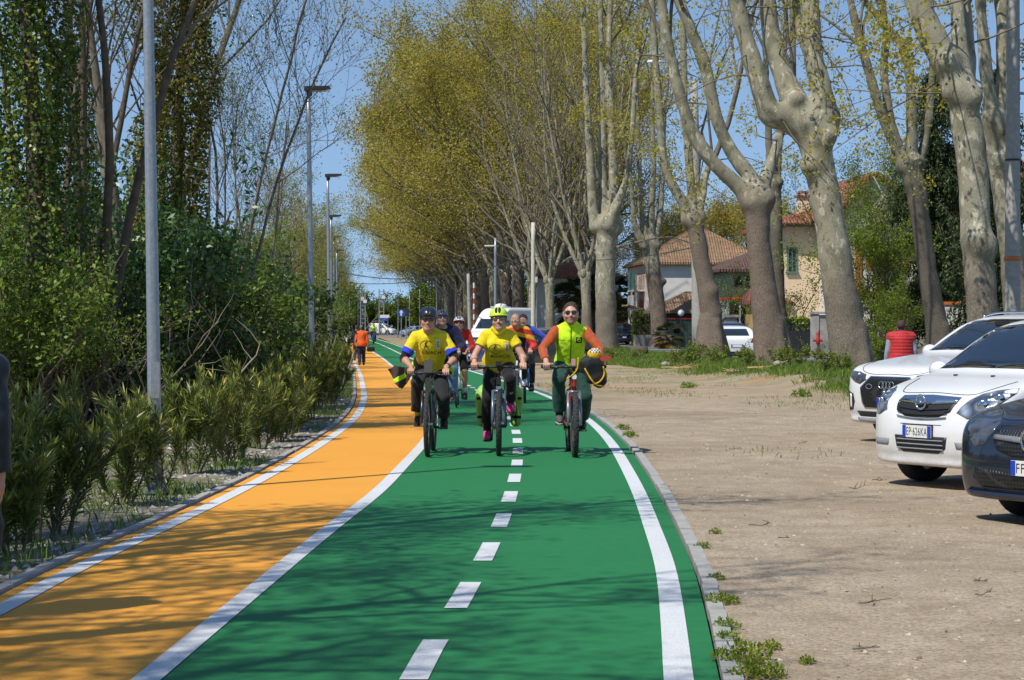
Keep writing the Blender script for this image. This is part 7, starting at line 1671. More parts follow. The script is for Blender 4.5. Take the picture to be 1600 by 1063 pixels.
def bicycle(label, kind, loc, rz, frame, tyre_w=.028, fork=None, crank=0.0, light=None, wheel_r=.365, bar_w=.34, bar_z=1.02, extras=None, name='bicycle', group=None, lean=0.0):
    t = thing(name, label, 'bicycle', loc, rz, group); t.rotation_euler[1] = lean
    R = wheel_r; fa = np.array([0, -.56, R]); ra = np.array([0, .54, R]); bb = np.array([0, .10, .30]); road = kind == 'road'; bz = bar_z
    st = np.array([0, .27, .80]); ht = np.array([0, -.375, .88]); hb = np.array([0, -.415, .74])
    for nm, a in (('front_wheel', fa), ('rear_wheel', ra)):
        w = tyre_w; rt = R - w; th = np.linspace(0, 2 * np.pi, 41)[:-1]; mb = MB(); ring_ = np.stack([0 * th, np.cos(th), np.sin(th)], -1)
        mb.tube(a + ring_ * rt, w, 10, closed=True)
        if not road:
            for k in range(64):                    # tread knobs
                q = k * 2 * np.pi / 64; d = np.array([0, math.cos(q), math.sin(q)]); T = np.array([0, -math.sin(q), math.cos(q)])
                for sx in ((-.55, .55) if k % 2 else (0,)): mb.box(a + d * (rt + w * (.98 if not sx else .80)) + NX * sx * w, (w * .55, w * .5, w * .30), (q - math.pi / 2, 0, 0))
        o = mb.build(nm, M_tread, t, False); mb = MB(); mb.tube(a + ring_ * (rt - w * .9), w * .55, 6, closed=True); mb.build('rim', M_blackplastic if not road else M_metal, o, True)
        mb = MB()
        for k in range(28):
            q = k * 2 * np.pi / 28; s_ = (-1) ** k; d = np.array([0, math.cos(q), math.sin(q)]); mb.tube([a + NX * s_ * .028 + np.array([0, -d[2], d[1]]) * .02 * (1 if k % 4 < 2 else -1), a + d * (rt - w)], .0017, 3, cap=False)
        mb.build('spokes', M_metal, o); mb = MB(); mb.tube([a - NX * .06, a + NX * .06], .018, 10); mb.lathe([(.02, 0), (.08, 0), (.08, .003), (.02, .003)], axis=(1, 0, 0), c=a - NX * .045, n=24); mb.build('hub', M_metal, o)
    mb = MB(); rr = .017 if road else .023
    mb.tube([ht, hb], rr + .005, 12); mb.tube([hb + [0, .01, .02], bb], rr + (.004 if road else .014), 12); mb.tube([ht + [0, .01, -.03], st + [0, -.01, -.05]], rr, 10); mb.tube([bb, st], rr * .9, 10)
    for s in (-1, 1): mb.tube([bb + NX * s * .035, ra + NX * s * .062], .011, 8); mb.tube([st + [s * .02, 0, -.06], ra + NX * s * .062], .009, 8)
    mb.build('frame', frame, t, True)
    fk = fork or frame; mb = MB(); crown = np.array([0, -.425, .71]); fx = .05 if road else .066
    mb.tube([hb, crown + [0, -.005, .03]], .02, 10); mb.tube([crown + [-fx, -.005, .02], crown + [fx, -.005, .02]], .02, 8)
    for s in (-1, 1): mb.tube([crown + [s * fx, -.005, .03], crown * .45 + fa * .55 + [s * fx, 0, 0], fa + [s * fx, 0, -.01]], [.014 if road else .016, .015 if road else .024, .012 if road else .02], 10)
    f = mb.build('fork', fk, t, True)
    if not road:
        mb = MB()
        for s in (-1, 1): mb.tube([crown + [s * fx, -.005, .0], crown * .62 + fa * .38 + [s * fx, -.002, 0]], .0175, 10)
        mb.build('stanchion', M_greyplastic if kind != 'silver' else M_metal, f, True)
    mb = MB(); top = np.array([0, -.345, bz - .03]); mb.tube([ht, top], .017, 8); mb.tube([top, (0, -.42, bz)], .02, 8); mb.build('stem', M_blackplastic, t, True)
    mb = MB()
    if road:
        for s in (-1, 1): mb.tube(catmull([(0, -.42, bz), (s * .16, -.42, bz), (s * .20, -.44, bz - .005), (s * .205, -.51, bz - .02), (s * .205, -.52, bz - .09), (s * .205, -.45, bz - .13), (s * .205, -.38, bz - .13)], 5), .014, 8); 
    else: mb.tube(catmull([(-bar_w, -.37, bz), (-bar_w * .45, -.41, bz + .0), (-.06, -.42, bz), (.06, -.42, bz), (bar_w * .45, -.41, bz), (bar_w, -.37, bz)], 5), .0145, 8)
    hbz = mb.build('handlebar', M_blackplastic if not road else M_frame_white, t, True)
    for s in (-1, 1):
        if road: mb = MB(); mb.tube([(s * .205, -.50, bz - .01), (s * .205, -.54, bz + .04)], [.016, .02], 8); mb.tube([(s * .205, -.53, bz + .02), (s * .21, -.55, bz - .08)], .008, 6); mb.build('brake_lever', M_rub, hbz, True)
        else:
            mb = MB(); mb.tube([(s * (bar_w - .13), -.382, bz), (s * (bar_w + .012), -.368, bz)], .019, 10); mb.build('grip', M_rub, hbz, True)
            mb = MB(); mb.tube([(s * (bar_w - .15), -.40, bz - .005), (s * (bar_w - .14), -.455, bz - .018), (s * (bar_w - .02), -.455, bz - .035)], [.012, .008, .007], 6); mb.box((s * (bar_w - .165), -.41, bz - .01), (.04, .035, .03)); mb.build('brake_lever', M_blackplastic, hbz, True)
    mb = MB()
    for s in (-1, 1): mb.tube(catmull([(s * .18, -.43, bz - .005), (s * .10, -.50, bz + .0), (s * .03, -.49, bz - .12), (s * .02, -.43, bz - .26)], 5), .0035, 5)
    mb.build('cables', M_rub, t, True)
    F = Field().cone((0, .20, .955), (0, .12, .945), .03, .022).ell((0, .32, .955), (.075, .09, .028), .04).cone((0, .20, .955), (0, .30, .955), .03, .05, .03); o = obj('saddle', F.mesh('saddle', .012, M_rub), t); mb = MB(); mb.tube([st - (0, 0, .05), (0, .29, .93)], .014, 8); mb.build('seat_post', M_metal, o, True)
    cr = math.radians(crank); c, s_ = math.cos(cr), math.sin(cr); ped = []
    mb = MB(); mb.tube([bb - NX * .085, bb + NX * .085], .017, 8)
    for s in (-1, 1):
        e = bb + np.array([s * .085, -s * c * .172, -s * s_ * .172]); mb.tube([bb + NX * s * .08, e], [.014, .011], 8); ped.append(e + NX * s * .055)
    cs = mb.build('crankset', M_blackplastic, t, True); mb = MB(); mb.lathe([(.03, -.002), (.092, -.002), (.092, .002), (.03, .002)], axis=(1, 0, 0), c=bb - NX * .05, n=30); mb.build('chainring', M_metal, cs)
    for p in ped: mb = MB(); mb.box(p, (.095, .085, .018)); mb.build('pedal', M_blackplastic, cs)
    mb = MB()
    for sz in (.088, -.088 * .45): mb.tube([bb + [-.05, 0, sz], ra + [-.05, 0, sz * .55]], .004, 4)
    mb.lathe([(.015, -.012), (.05, -.012), (.035, .012), (.015, .012)], axis=(1, 0, 0), c=ra - NX * .045, n=20); mb.tube([ra + [-.055, 0, -.02], ra + [-.055, -.05, -.12]], .012, 6); mb.build('drivetrain', M_blackplastic, t)
    if light is not None: mb = MB(); mb.lathe([(0, -.03), (.022, -.03), (.032, .01), (.030, .02), (0, .02)], axis=(0, -1, 0), c=(0, -.47, light), n=16); mb.build('front_light', M_lampglass if light > .9 else M_metal, t)
    if extras: extras(t)
    return t, ped

def head_frame(H, yaw=0, pitch=0, roll=0):
    """rows: right (image right, +x), forward (-y), up; forward tilts down with pitch"""
    E = np.array((Matrix.Rotation(math.radians(yaw), 3, 'Z') @ Matrix.Rotation(math.radians(roll), 3, 'Y') @ Matrix.Rotation(math.radians(-pitch), 3, 'X')))
    M_ = E @ np.array([[1, 0, 0], [0, -1, 0], [0, 0, 1.0]])      # columns = x right, forward, up
    return M_
class Person:
    def __init__(p, label, loc, rz, S_, vox=.008, name='person', group=None, cat='person'):
        p.t = thing(name, label, cat, loc, rz, group); p.v = vox; p.S = S_
    def hd(p, x, f, u): return p.H + p.M @ (np.array([x, f, u]) * p.hs)
    def skeleton(p, pelvis, chest, head, hands, feet, sw=.185, hw=.085, elbow=None, knee=None, yaw=0, pitch=0, roll=0, hs=1.0, arm=(.295, .255), leg=(.44, .42), neck_back=.035, twist=0.0):
        p.P = np.array(pelvis, float); p.C = np.array(chest, float); p.H = np.array(head, float); p.M = head_frame(p.H, yaw, pitch, roll); p.hs = hs; p.sw = sw
        up = unit(p.C - p.P); p.up = up; p.N = p.C + up * .06
        tw = np.array([math.cos(twist), math.sin(twist), 0])
        p.SH = [p.C + tw * s * sw + up * -.015 for s in (-1, 1)]; p.HP = [p.P + NX * s * hw + [0, 0, -.02] for s in (-1, 1)]
        p.HA = [np.array(h, float) for h in hands]; p.FT = [np.array(f, float) for f in feet]
        el = elbow or [(-.6, .35, -.9), (.6, .35, -.9)]; kn = knee or [(-.18, -1, .25), (.18, -1, .25)]
        p.WR = []; p.EL = []
        for i in (0, 1):
            w = p.HA[i]; p.WR.append(w); p.EL.append(ik(p.SH[i], w, arm[0], arm[1], el[i]))
        p.KN = [ik(p.HP[i], p.FT[i], leg[0], leg[1], kn[i]) for i in (0, 1)]
        return p
    def body(p, skin, hands=('grip', 'grip'), bulk=1.0, toes=True, smile=True, beard=False, bar=None, fem=False, hidden_legs=False):
        F = Field(); b = bulk; up = p.up; wr = .028 * (.9 if fem else 1)
        F.ell(p.P, (.155 * b, .115 * b, .115), .06); F.chain([p.P + up * .02, p.P + up * .22, p.C - up * .08], [.118 * b, .122 * b, .125 * b], .06); F.ell(p.C - up * .10, (.155 * b, .105 * b, .15), .06)
        F.cone(p.SH[0], p.SH[1], .050, .050, .05); F.cone(p.C + up * .01, p.hd(0, -.02, -.075), .062, .053, .04)
        for i in (0, 1):
            s = -1 if i == 0 else 1
            F.chain([p.SH[i], p.EL[i], p.WR[i]], [.052 * b, .041, wr], .03)
            F.ell(p.EL[i] * .7 + p.WR[i] * .3, np.array([.040, .040, .040]), .04)
            if not hidden_legs:
                F.chain([p.HP[i], p.KN[i], p.FT[i]], [.082 * b, .056, .037], .03); F.ell(p.KN[i] * .68 + p.FT[i] * .32 + [0, .022, 0], (.050, .05, .085), .04)
            if hands[i]: p.hand(F, i, hands[i], bar)
        q = p.hd; k = p.hs
        def E(x, f, u, r, kk, op='u'): F.ell(q(x, f, u), np.array(r) * k, kk, op, p.M)
        E(0, -.018, .028, (.076, .096, .092), .02); F.cone(q(0, .030, -.010), q(0, .062, -.088), .062 * k, .030 * k, .03); F.cone(q(-.045, .0, -.055), q(-.012, .060, -.092), .03 * k, .022 * k, .03); F.cone(q(.045, .0, -.055), q(.012, .060, -.092), .03 * k, .022 * k, .03)
        for s in (-1, 1):
            E(s * .036, .058, -.028, (.030, .030, .028), .02); F.cone(q(s * .012, .087, .030), q(s * .045, .070, .030), .011 * k, .010 * k, .015); E(s * .031, .094, .010, (.019, .013, .012), .012, 's'); E(s * .079, -.010, -.004, (.010, .024, .034), .008); E(s * .086, -.004, -.004, (.006, .012, .018), .006, 's')
            E(s * .011, .094, -.032, (.010, .010, .008), .006)
        F.cone(q(0, .090, .016), q(0, .108, -.024), .0085 * k, .0125 * k, .012)
        E(0, .088, -.056, (.026, .010, .007), .006); E(0, .087, -.068, (.022, .010, .007), .006); E(0, .100, -.062, (.027 if smile else .02, .012, .0045 if smile else .002), .003, 's')
        iM = p.M.T
        def mf(c):
            d = (c - p.H) @ p.M / k; m = np.zeros(len(c), int); face = (np.abs(d[:, 0]) < .029) & (d[:, 1] > .07) & (d[:, 2] < -.048) & (d[:, 2] > -.076); m[face] = 1
            if smile: m[(np.abs(d[:, 0]) < .018) & (d[:, 1] > .068) & (d[:, 2] < -.0585) & (d[:, 2] > -.0645)] = 2
            if beard: m[(m == 0) & (d[:, 2] < -.040) & (d[:, 2] > -.13) & (d[:, 1] > .012) & ((np.abs(d[:, 0]) > .03) | (d[:, 2] < -.074) | (np.abs(d[:, 2] + .044) < .006)) & (np.linalg.norm(d, axis=1) < .15)] = 3
            return m
        p.bodyobj = obj('body', F.mesh('body', p.v, [skin, M_lip, M_teeth, M_beard], True, mf), p.t); p.bf = F
        for s in (-1, 1): mb = MB(); mb.ell(q(s * .031, .083, .010), np.array([.0125] * 3) * k, 12, 8); o = mb.build('eye', M_eye_w, p.t, True); mb = MB(); mb.ell(q(s * .031, .0945, .009), np.array([.0055, .0022, .0055]) * k, 10, 6); mb.build('iris', M_iris, o, True)
        return p
    def hand(p, F, i, mode, bar):
        s = -1 if i == 0 else 1; W = p.WR[i]
        if mode in ('grip', 'brake'):
            B = np.array(bar[i], float)              # point on the bar at the middle of the grip
            F.cone(W, B + [0, .028, .030], .028, .026, .02); F.box(B + [0, .012, .034], (.041, .030, .014), .012, .015)
            for j in range(4):
                x = (j - 1.5) * .0205; ln = (.94, 1.06, 1.0, .84)[j if s < 0 else 3 - j]; K = B + [x, -.014, .036]
                if mode == 'brake' and (j in (1, 2) or True): c = [K, K + np.array([0, -.030 * ln, -.004]), K + np.array([s * .002, -.046 * ln, -.034 * ln]), K + np.array([s * .004, -.046 * ln, -.064 * ln])]
                else: c = [K, K + np.array([0, -.024, -.014 * ln]), K + np.array([0, -.018, -.044 * ln]), K + np.array([0, .008, -.062])]
                F.chain(c, [.0105, .0098, .009, .0075], .006)
            x = -s * .043; F.chain([B + [x * .6, .030, .024], B + [x * 1.15, .016, -.004], B + [x * 1.2, -.012, -.024], B + [x * .8, -.028, -.022]], [.014, .012, .0105, .0085], .012)
        else:                                        # hanging, slightly curled
            d = unit(np.array(mode, float)); sd = np.array([s * 1.0, 0, 0]); fw = np.array([0, -1.0, 0]) if not hasattr(p, 'fwd') else p.fwd
            Pm = W + d * .055; F.cone(W, Pm, .026, .03, .02); F.box(Pm, (.016, .040, .045), .014, .015)
            for j in range(4):
                o = fw * (1.5 - j) * .020; ln = (.95, 1.06, 1.0, .82)[j]; K = W + d * .092 + o; F.chain([K, K + d * .034 * ln - sd * .004, K + d * .058 * ln - sd * .016, K + d * .070 * ln - sd * .034], [.0105, .0098, .009, .0075], .006)
            F.chain([Pm + fw * .026 - d * .02, Pm + fw * .050 + d * .004 - sd * .006, Pm + fw * .056 + d * .036 - sd * .012], [.014, .0115, .0085], .012)
    def garment(p, name, mat, parts, wr=.006, vox=None, matfn=None, seed=1, noise_sc=11, parent=None):
        """parts: functions adding to a field; folds ruffle the surface"""
        F = Field(); [f(F) for f in parts]; H = Field()
        for fn, l, h, k, op in F.ops: H.ops.append(((lambda f_: lambda q: f_(q) + wr * (vnoise(q * [1, 1, .55], noise_sc, seed) + .5 * vnoise(q, noise_sc * 2.4, seed + 2)))(fn) if op == 'u' else fn, l - wr * 2, h + wr * 2, k, op))
        return obj(name, H.mesh(name, vox or p.v, mat, True, matfn), parent or p.t)
    # garment pieces
    def torso(p, g, hem=0.0, neck=.045, bulk=1.0, belly=0.0, flare=0.0, sh=.0):
        up = p.up
        def f(F):
            a = p.P + up * .02; fr = np.array([0, -1, 0])
            d = Field(); d.chain([a, p.P + up * .2 + fr * belly * .6, p.C - up * .08], [.120 * bulk + g + flare, .124 * bulk + g + belly, .126 * bulk + g], .06); d.ell(p.C - up * .10, (.144 * bulk + g, .108 * bulk + g, .15 + g), .06); d.ell(p.P, (.158 * bulk + g + flare, .118 * bulk + g + flare, .13 + g), .06); d.cone(p.SH[0], p.SH[1], .050 + g + sh, .050 + g + sh, .05); d.cone(p.C, p.C + up * .075, .078 + g, .052 + g * .6, .05)
            lo, hi = d.bounds(); hp = p.P + up * hem; npnt = p.C + up * neck
            def fn(q):
                v = np.full(q.shape[:-1], 10.0)
                for f_, l, h, k, op in d.ops: v = smin(v, f_(q), k)
                return np.maximum(np.maximum(v, (q - hp) @ (-up)), (q - npnt) @ (unit(up + np.array([0, -.25, 0]))))
            F.fn(fn, lo, hi, .015)
        return f
    def sleeve(p, i, t0, t1, r0, r1, k=.02):
        """along shoulder->elbow->wrist, t in 0..2"""
        def f(F):
            pts = [p.SH[i], p.EL[i], p.WR[i]]; at_ = lambda t: pts[int(min(t, 1.999))] + (pts[int(min(t, 1.999)) + 1] - pts[int(min(t, 1.999))]) * (t - int(min(t, 1.999)))
            ts = sorted(set([t0, t1] + [v for v in (1.0,) if t0 < v < t1])); P_ = [at_(t) for t in ts]; R_ = list(np.interp(ts, [t0, t1], [r0, r1])); e = unit(P_[-1] - P_[-2]); e0 = unit(P_[1] - P_[0])
            A = np.array(P_); m = max(r0, r1)
            def fn(q):
                d = np.full(q.shape[:-1], 10.0)
                for a in range(len(P_) - 1): d = np.minimum(d, d_cone(q, P_[a], P_[a + 1], R_[a], R_[a + 1]))
                d = np.maximum(d, (q - P_[-1]) @ e)
                return np.maximum(d, (P_[0] - q) @ e0) if t0 > .05 else d
            F.fn(fn, A.min(0) - m, A.max(0) + m, k)
        return f
    def leg(p, i, t0, t1, radii, k=.03, drop=0.0):
        def f(F):
            pts = [p.HP[i], p.KN[i], p.FT[i]]; at_ = lambda t: pts[int(min(t, 1.999))] + (pts[int(min(t, 1.999)) + 1] - pts[int(min(t, 1.999))]) * (t - int(min(t, 1.999)))
            ts = sorted(set([t0, t1] + [v for v in (.5, 1.0, 1.5) if t0 < v < t1])); P_ = [at_(t) for t in ts]; R_ = list(np.interp(ts, np.linspace(t0, t1, len(radii)), radii)); e = unit(P_[-1] - P_[-2]); A = np.array(P_); m = max(radii)
            def fn(q):
                d = np.full(q.shape[:-1], 10.0)
                for a in range(len(P_) - 1): d = smin(d, d_cone(q, P_[a], P_[a + 1], R_[a], R_[a + 1]), .01)
                return np.maximum(d, (q - P_[-1]) @ e)
            F.fn(fn, A.min(0) - m, A.max(0) + m, k)
        return f
    def seat(p, g, top=.10, bulk=1.0):
        up = p.up; tp = p.P + up * top
        def f(F):
            r = (.160 * bulk + g, .125 * bulk + g, .135 + g); F.fn(lambda q: np.maximum(d_ell(q, p.P, r), (q - tp) @ up), p.P - r, p.P + r, .04)
        return f
    def shoe(p, i, mat, sole=None, aim=(0, -1, 0), tilt=-.12, sock=None, sz=1.0):
        A = p.FT[i]; a = unit(np.array(aim, float) + [0, 0, tilt]); F = Field(); h = A + [0, 0, -.045] - a * .045; toe = A + a * .155 * sz + [0, 0, -.058]
        F.cone(A + [0, 0, .01], h + a * .05, .043, .042, .03); F.cone(h, A + a * .06 + [0, 0, -.05], .036, .040, .03); F.cone(A + a * .05 + [0, 0, -.045], toe, .040, .030, .03)
        side = unit(np.cross(a, NZ)); nrm = np.cross(side, a); base = A - nrm * .082; F.cut(base, -nrm); o = obj('shoe', F.mesh('shoe', p.v, mat), p.t)
        S2 = Field(); S2.cone(h - nrm * .03, A + a * .06 - nrm * .078, .040, .043, .02); S2.cone(A + a * .06 - nrm * .078, toe - nrm * .02, .043, .036, .02); S2.cut(A - nrm * .076, nrm); S2.cut(A - nrm * .100, -nrm); obj('sole', S2.mesh('sole', p.v, sole or M_shoe_black), o)
        if sock: mb = MB(); mb.tube([A + [0, 0, .0], A + (p.KN[i] - A) * .26], [.045, .047], 12); mb.build('sock', sock, p.t, True)
    def glasses(p, mat, kind='wrap'):
        q = p.hd; k = p.hs; F = Field(); mb = MB()
        for s in (-1, 1):
            F.ell(q(s * .033, .094, .011), np.array([.029, .010, .019 if kind == 'wrap' else .021]) * k, .012 if kind == 'wrap' else .003, 'u', p.M); F.chain([q(s * .055, .088, .016), q(s * .074, .060, .014), q(s * .082, -.01, .010)], [.006, .004, .003], .006)
        F.cone(q(-.012, .100, .015), q(.012, .100, .015), .005, .005, .006); return obj('sunglasses' if mat is not M_clear else 'spectacles', F.mesh('glasses', min(p.v, .006), mat), p.t)
    def helmet(p, shell, rim=None, vents=5, vent_r=.016, visor=False, tilt=.10, strap=True):
        q = p.hd; k = p.hs; F = Field(); F.ell(q(0, -.010, .052), np.array([.102, .134, .098]) * k, 0, 'u', p.M)
        for j in range(vents):
            x = (j - (vents - 1) / 2) * .17 / vents
            for (f0, u0, f1, u1) in ((.125, .085, .045, .150), (.02, .158, -.075, .135), (-.10, .115, -.145, .06)): F.cone(q(x, f0, u0), q(x * .9, f1, u1), vent_r * k, vent_r * k * .8, .004, 's')
        for s in (-1, 1): F.cone(q(s * .10, .065, .075), q(s * .108, -.01, .085), vent_r * k * .8, vent_r * k * .8, .004, 's')
        n = p.M @ unit(np.array([0, tilt * .6, -1.0])); F.cut(q(0, 0, .040), n); F.ell(q(0, -.012, .030), np.array([.082, .108, .086]) * k, .0, 's', p.M)
        o = obj('helmet', F.mesh('helmet', .005, [shell, H_dark], True, lambda c: (d_ell(c, q(0, -.010, .052), np.array([.102, .134, .098]) * k, p.M) < -.0035).astype(int)), p.t)
        G = Field().ell(q(0, -.012, .046), np.array([.090, .119, .088]) * k, 0, 'u', p.M); G.cut(q(0, 0, .044), n); obj('liner', G.mesh('liner', p.v, H_dark), o)
        mb = MB(); th = np.linspace(0, 6.283, 29)[:-1]; mb.tube([q(math.cos(a) * .100, -.010 + math.sin(a) * .132, .043 + tilt * .6 * math.sin(a) * .13) for a in th], .008 * k, 6, closed=True); mb.build('helmet_rim', rim or shell, o, True)
        if visor: mb = MB(); mb.prism([(-.06, 0), (.06, 0), (.045, .055), (-.045, .055)], .006, q(0, .115, .055), p.M[:, 0], unit(p.M[:, 1] + p.M[:, 2] * .1)); mb.build('visor', H_dark, o)
        if strap:
            for s in (-1, 1): MB().tube([q(s * .088, .02, .035), q(s * .078, .012, -.03), q(s * .050, .028, -.085), q(0, .045, -.112)], .004, 5).build('strap', H_dark, o, True)
        return o
    def hair(p, mat, g=.010, line=.055, sides=-.02, back=-.07, wild=.004):
        q = p.hd; k = p.hs; F = Field(); F.ell(q(0, -.020, .034), np.array([.078 + g, .097 + g, .092 + g]) * k, .0, 'u', p.M)
        M_, H_ = p.M, p.H
        def cut(c):
            d = (c - H_) @ M_ / k; lim = np.interp(d[..., 1], [-.08, -.02, .03, .07], [back, sides, sides + .035, line]); return (lim - d[..., 2])
        F.ops.append((cut, np.array([-9.] * 3), np.array([9.] * 3), .006, 'i')); H = Field()
        for fn, l, h, kk, op in F.ops: H.ops.append(((lambda f_: lambda c: f_(c) + wild * vnoise(c, 55, 3))(fn) if op == 'u' else fn, l, h, kk, op))
        return obj('hair', H.mesh('hair', min(p.v, .007), mat), p.t)
    def print_on(p, o, name, mat, fn, z0=0):
        b = bvh_of(o.data); cs = Caster(b, (0, 0, 0), NX, NZ, far=1.5); mb = MB(); fn(mb, cs); return mb.build(name, mat, o)
# ------------------------------------------------------------------ the riders and walkers
def grips(bw, bz): return [(-(bw - .055), -.378, bz), (bw - .055, -.378, bz)]
def wrists(gr, back=.085, up=.062, out=.0): return [np.array(gr[i]) + [(-1, 1)[i] * -out, back, up] for i in (0, 1)]
def feet_of(ped, back=.11, up=.112): return [p + [0, back, up] for p in ped]
def club_shirt(p, o, cz, seed=0):
    """club print: ring with a cyclist, upright lettered box, name below"""
    cx = .01
    def ink(mb, cs):
        put_text(mb, cs, 'BISIACH', cx + .005, cz - .085, .038, .009, .006, .22)
        th = np.linspace(.5, 5.9, 30)
        for a, b in zip(th[:-1], th[1:]): mb.tube(cs(np.array([[cx - .05 + .075 * math.cos(t), cz + .0 + .055 * math.sin(t)] for t in (a, b)]), .003), .0022, 4)
        for c in ([(-.02, -.02), (-.045, .0), (-.035, .035), (-.02, .045)], [(-.06, -.03), (-.035, .01), (-.01, -.025)], [(-.05, .02), (-.025, .03)]): mb.tube(cs(np.array([(cx + a - .02, cz + b) for a, b in c]), .003), .0045, 4)
        put_text(mb, cs, 'BNI', cx + .085, cz + .015, .030, .0065, .012, .075, math.radians(90)); put_text(mb, cs, 'BISIACHI', cx + .06, cz + .085, .010, .004, .0, .04)
    def box(mb, cs): patch(mb, cs, [(cx + .064, cz - .035), (cx + .106, cz - .035), (cx + .106, cz + .065), (cx + .064, cz + .065)], .004, .003, .02)
    p.print_on(o, 'box_print', M_white_paint, box); p.print_on(o, 'lettering', M_ink, ink)

# --- left front rider: yellow shirt, black arm warmers, navy helmet
LOC1 = (X(669, 22.05) - .0, 22.05 + .56 + .05, base_z(22.6)); BZ = .945
def ex1(t):
    mb = MB(); mb.box((0, -.40, BZ + .07), (.095, .03, .155), (-.35, 0, 0)); mb.build('phone_mount', M_blackplastic, t); mb = MB(); mb.box((0, -.47, .80), (.06, .06, .16)); mb.build('head_battery', M_frame_olive, t)
b1, ped = bicycle('dark olive bicycle under the left front rider, with a phone on its bars', 'mtb', LOC1, math.radians(-1), M_frame_teal, .027, M_frame_blk, 172, None, .365, .255, BZ, ex1, group='bicycles of the group')
gr = grips(.255, BZ); p = Person('', LOC1, math.radians(-1), None, .0075)
p.t['label'] = 'rider in yellow shirt, navy helmet, dark sunglasses and blue arm bands, leftmost in front'
p.skeleton((0, .26, 1.035), (-.01, -.03, 1.365), (-.02, -.125, 1.545), wrists(gr), feet_of(ped), .155, .085, [(-.7, .3, -.6), (.7, .3, -.6)], [(-.12, -1, .2), (.08, -1, .2)], yaw=4, pitch=-2, roll=4, hs=1.08)
p.body(SK, ('grip', 'brake'), 1.06, bar=gr, smile=True)
sh = p.garment('tshirt', C_yellow, [p.torso(.018, -.02, .075, 1.04, .03, .015), p.sleeve(0, 0, .62, .064, .070), p.sleeve(1, 0, .62, .064, .070)], .005, seed=3); club_shirt(p, sh, 1.255)
for i in (0, 1): p.garment('arm_warmer', C_black, [p.sleeve(i, .50, 1.22, .058, .048)], .002); p.garment('arm_band', C_blueband, [p.sleeve(i, .56, .78, .072, .071)], .002)
def belt1(F): F.cone(p.P + p.up * .03 + [-.13, -.03, 0], p.P + p.up * .03 + [.13, -.03, 0], .085, .085, .03)
p.garment('waist_pack', C_black, [belt1], .004); p.garment('tied_vest', C_lime, [lambda F: F.chain([p.P + [-.14, .06, .05], p.P + [-.20, .06, -.03], p.P + [-.18, .08, -.10]], [.05, .055, .02]), lambda F: F.chain([p.P + [.15, .0, .06], p.P + [.21, -.02, -.02], p.P + [.24, -.02, -.12]], [.035, .03, .02])], .006)
p.garment('trousers', C_black, [p.seat(.014, .10, 1.06), p.leg(0, 0, 1.82, [.100, .086, .072, .076, .080]), p.leg(1, 0, 1.82, [.100, .086, .072, .070, .068])], .007, seed=5)
for i in (0, 1): p.garment('knee_panel', C_char, [p.leg(i, .55, 1.02, [.088, .080, .074])], .004)
p.shoe(0, M_shoe_black, M_shoe_black, sock=C_limesock); p.shoe(1, M_shoe_black, M_shoe_grey, sock=C_black); p.helmet(H_navy, None, 3, .012, True); p.glasses(M_shades); p.hair(M_hair_gr, .003, .06, -.015, -.05)
mb = MB(); w = p.WR[1]; d = unit(p.EL[1] - w); mb.tube([w + d * .02, w + d * .045], .034, 12); mb.build('wristwatch', M_blackplastic, p.t, True)
j = thing('rain_jacket', 'dark brown jacket with a lime stripe hanging from the left rider\'s handlebar', 'jacket', LOC1, 0); F = Field(); c = np.array([-.29, -.36, BZ])
poly = np.array([(-.175, .04), (-.10, .075), (.04, .06), (.09, -.02), (.05, -.10), (-.02, -.19), (-.10, -.13)])
pf = lambda q: np.maximum(d_poly((q - c)[..., [0, 2]] , poly), np.abs(q[..., 1] - c[1] - .04 * np.sin(q[..., 0] * 40)) - .035)
F.fn(lambda q: pf(q) + .012 * vnoise(q, 16, 3), c - .22, c + [.14, .1, .1], .02); jb = obj('cloth', F.mesh('cloth', .009, C_brownjk), j)
F = Field(); F.fn(lambda q: np.maximum(pf(q) + .012 * vnoise(q, 16, 3) - .004, np.abs((q - c) @ unit(np.array([.55, 0, -1.])) - .035) - .027), c - .24, c + [.0, .1, .1], .0); obj('stripe', F.mesh('stripe', .008, C_lime), jb)

# --- middle front rider: yellow shirt, lime helmet, pink shoes, pannier bike
LOC2 = (X(779, 22.2), 22.2 + .56 + .05, base_z(22.8)); BZ = 1.01
def ex2(t):
    for s in (-1, 1):
        F = Field(); F.box((s * .20, .48, .50), (.065, .16, .22), .06, .05); F.ell((s * .19, .46, .62), (.075, .17, .16), .08); q = obj('pannier', (lambda H: H.mesh('pannier', .012, C_limebag))(F), t)
        mb = MB(); mb.box((s * .20, .315, .40), (.12, .012, .03)); mb.box((s * .20, .295, .62), (.13, .012, .03)); mb.tube([(s * .20, .30, .70), (s * .20, .30, .30)], .007, 5); mb.build('strap', C_bag, q)
    mb = MB(); mb.box((0, -.47, .84), (.05, .04, .10)); mb.box((0, -.44, BZ + .04), (.07, .03, .05)); mb.build('display', M_blackplastic, t)
b2, ped = bicycle('dark electric bicycle with lime green panniers under the middle rider', 'mtb', LOC2, math.radians(0), M_frame_blk, .031, M_bluefork, -82, .78, .365, .335, BZ, ex2, group='bicycles of the group')
gr = grips(.335, BZ); p = Person('woman riding in yellow shirt, lime green helmet and pink shoes, middle of the front three', LOC2, 0, None, .0075)
p.t['label'] = 'rider in yellow shirt, lime green helmet and pink shoes, middle of the front three'
p.skeleton((0, .27, 1.05), (-.005, .02, 1.375), (.0, -.055, 1.548), wrists(gr, .09, .06), feet_of(ped), .148, .085, [(-.5, .25, -.8), (.5, .25, -.8)], [(-.08, -1, .2), (.05, -1, .2)], yaw=-3, pitch=2, roll=-3, hs=1.05)
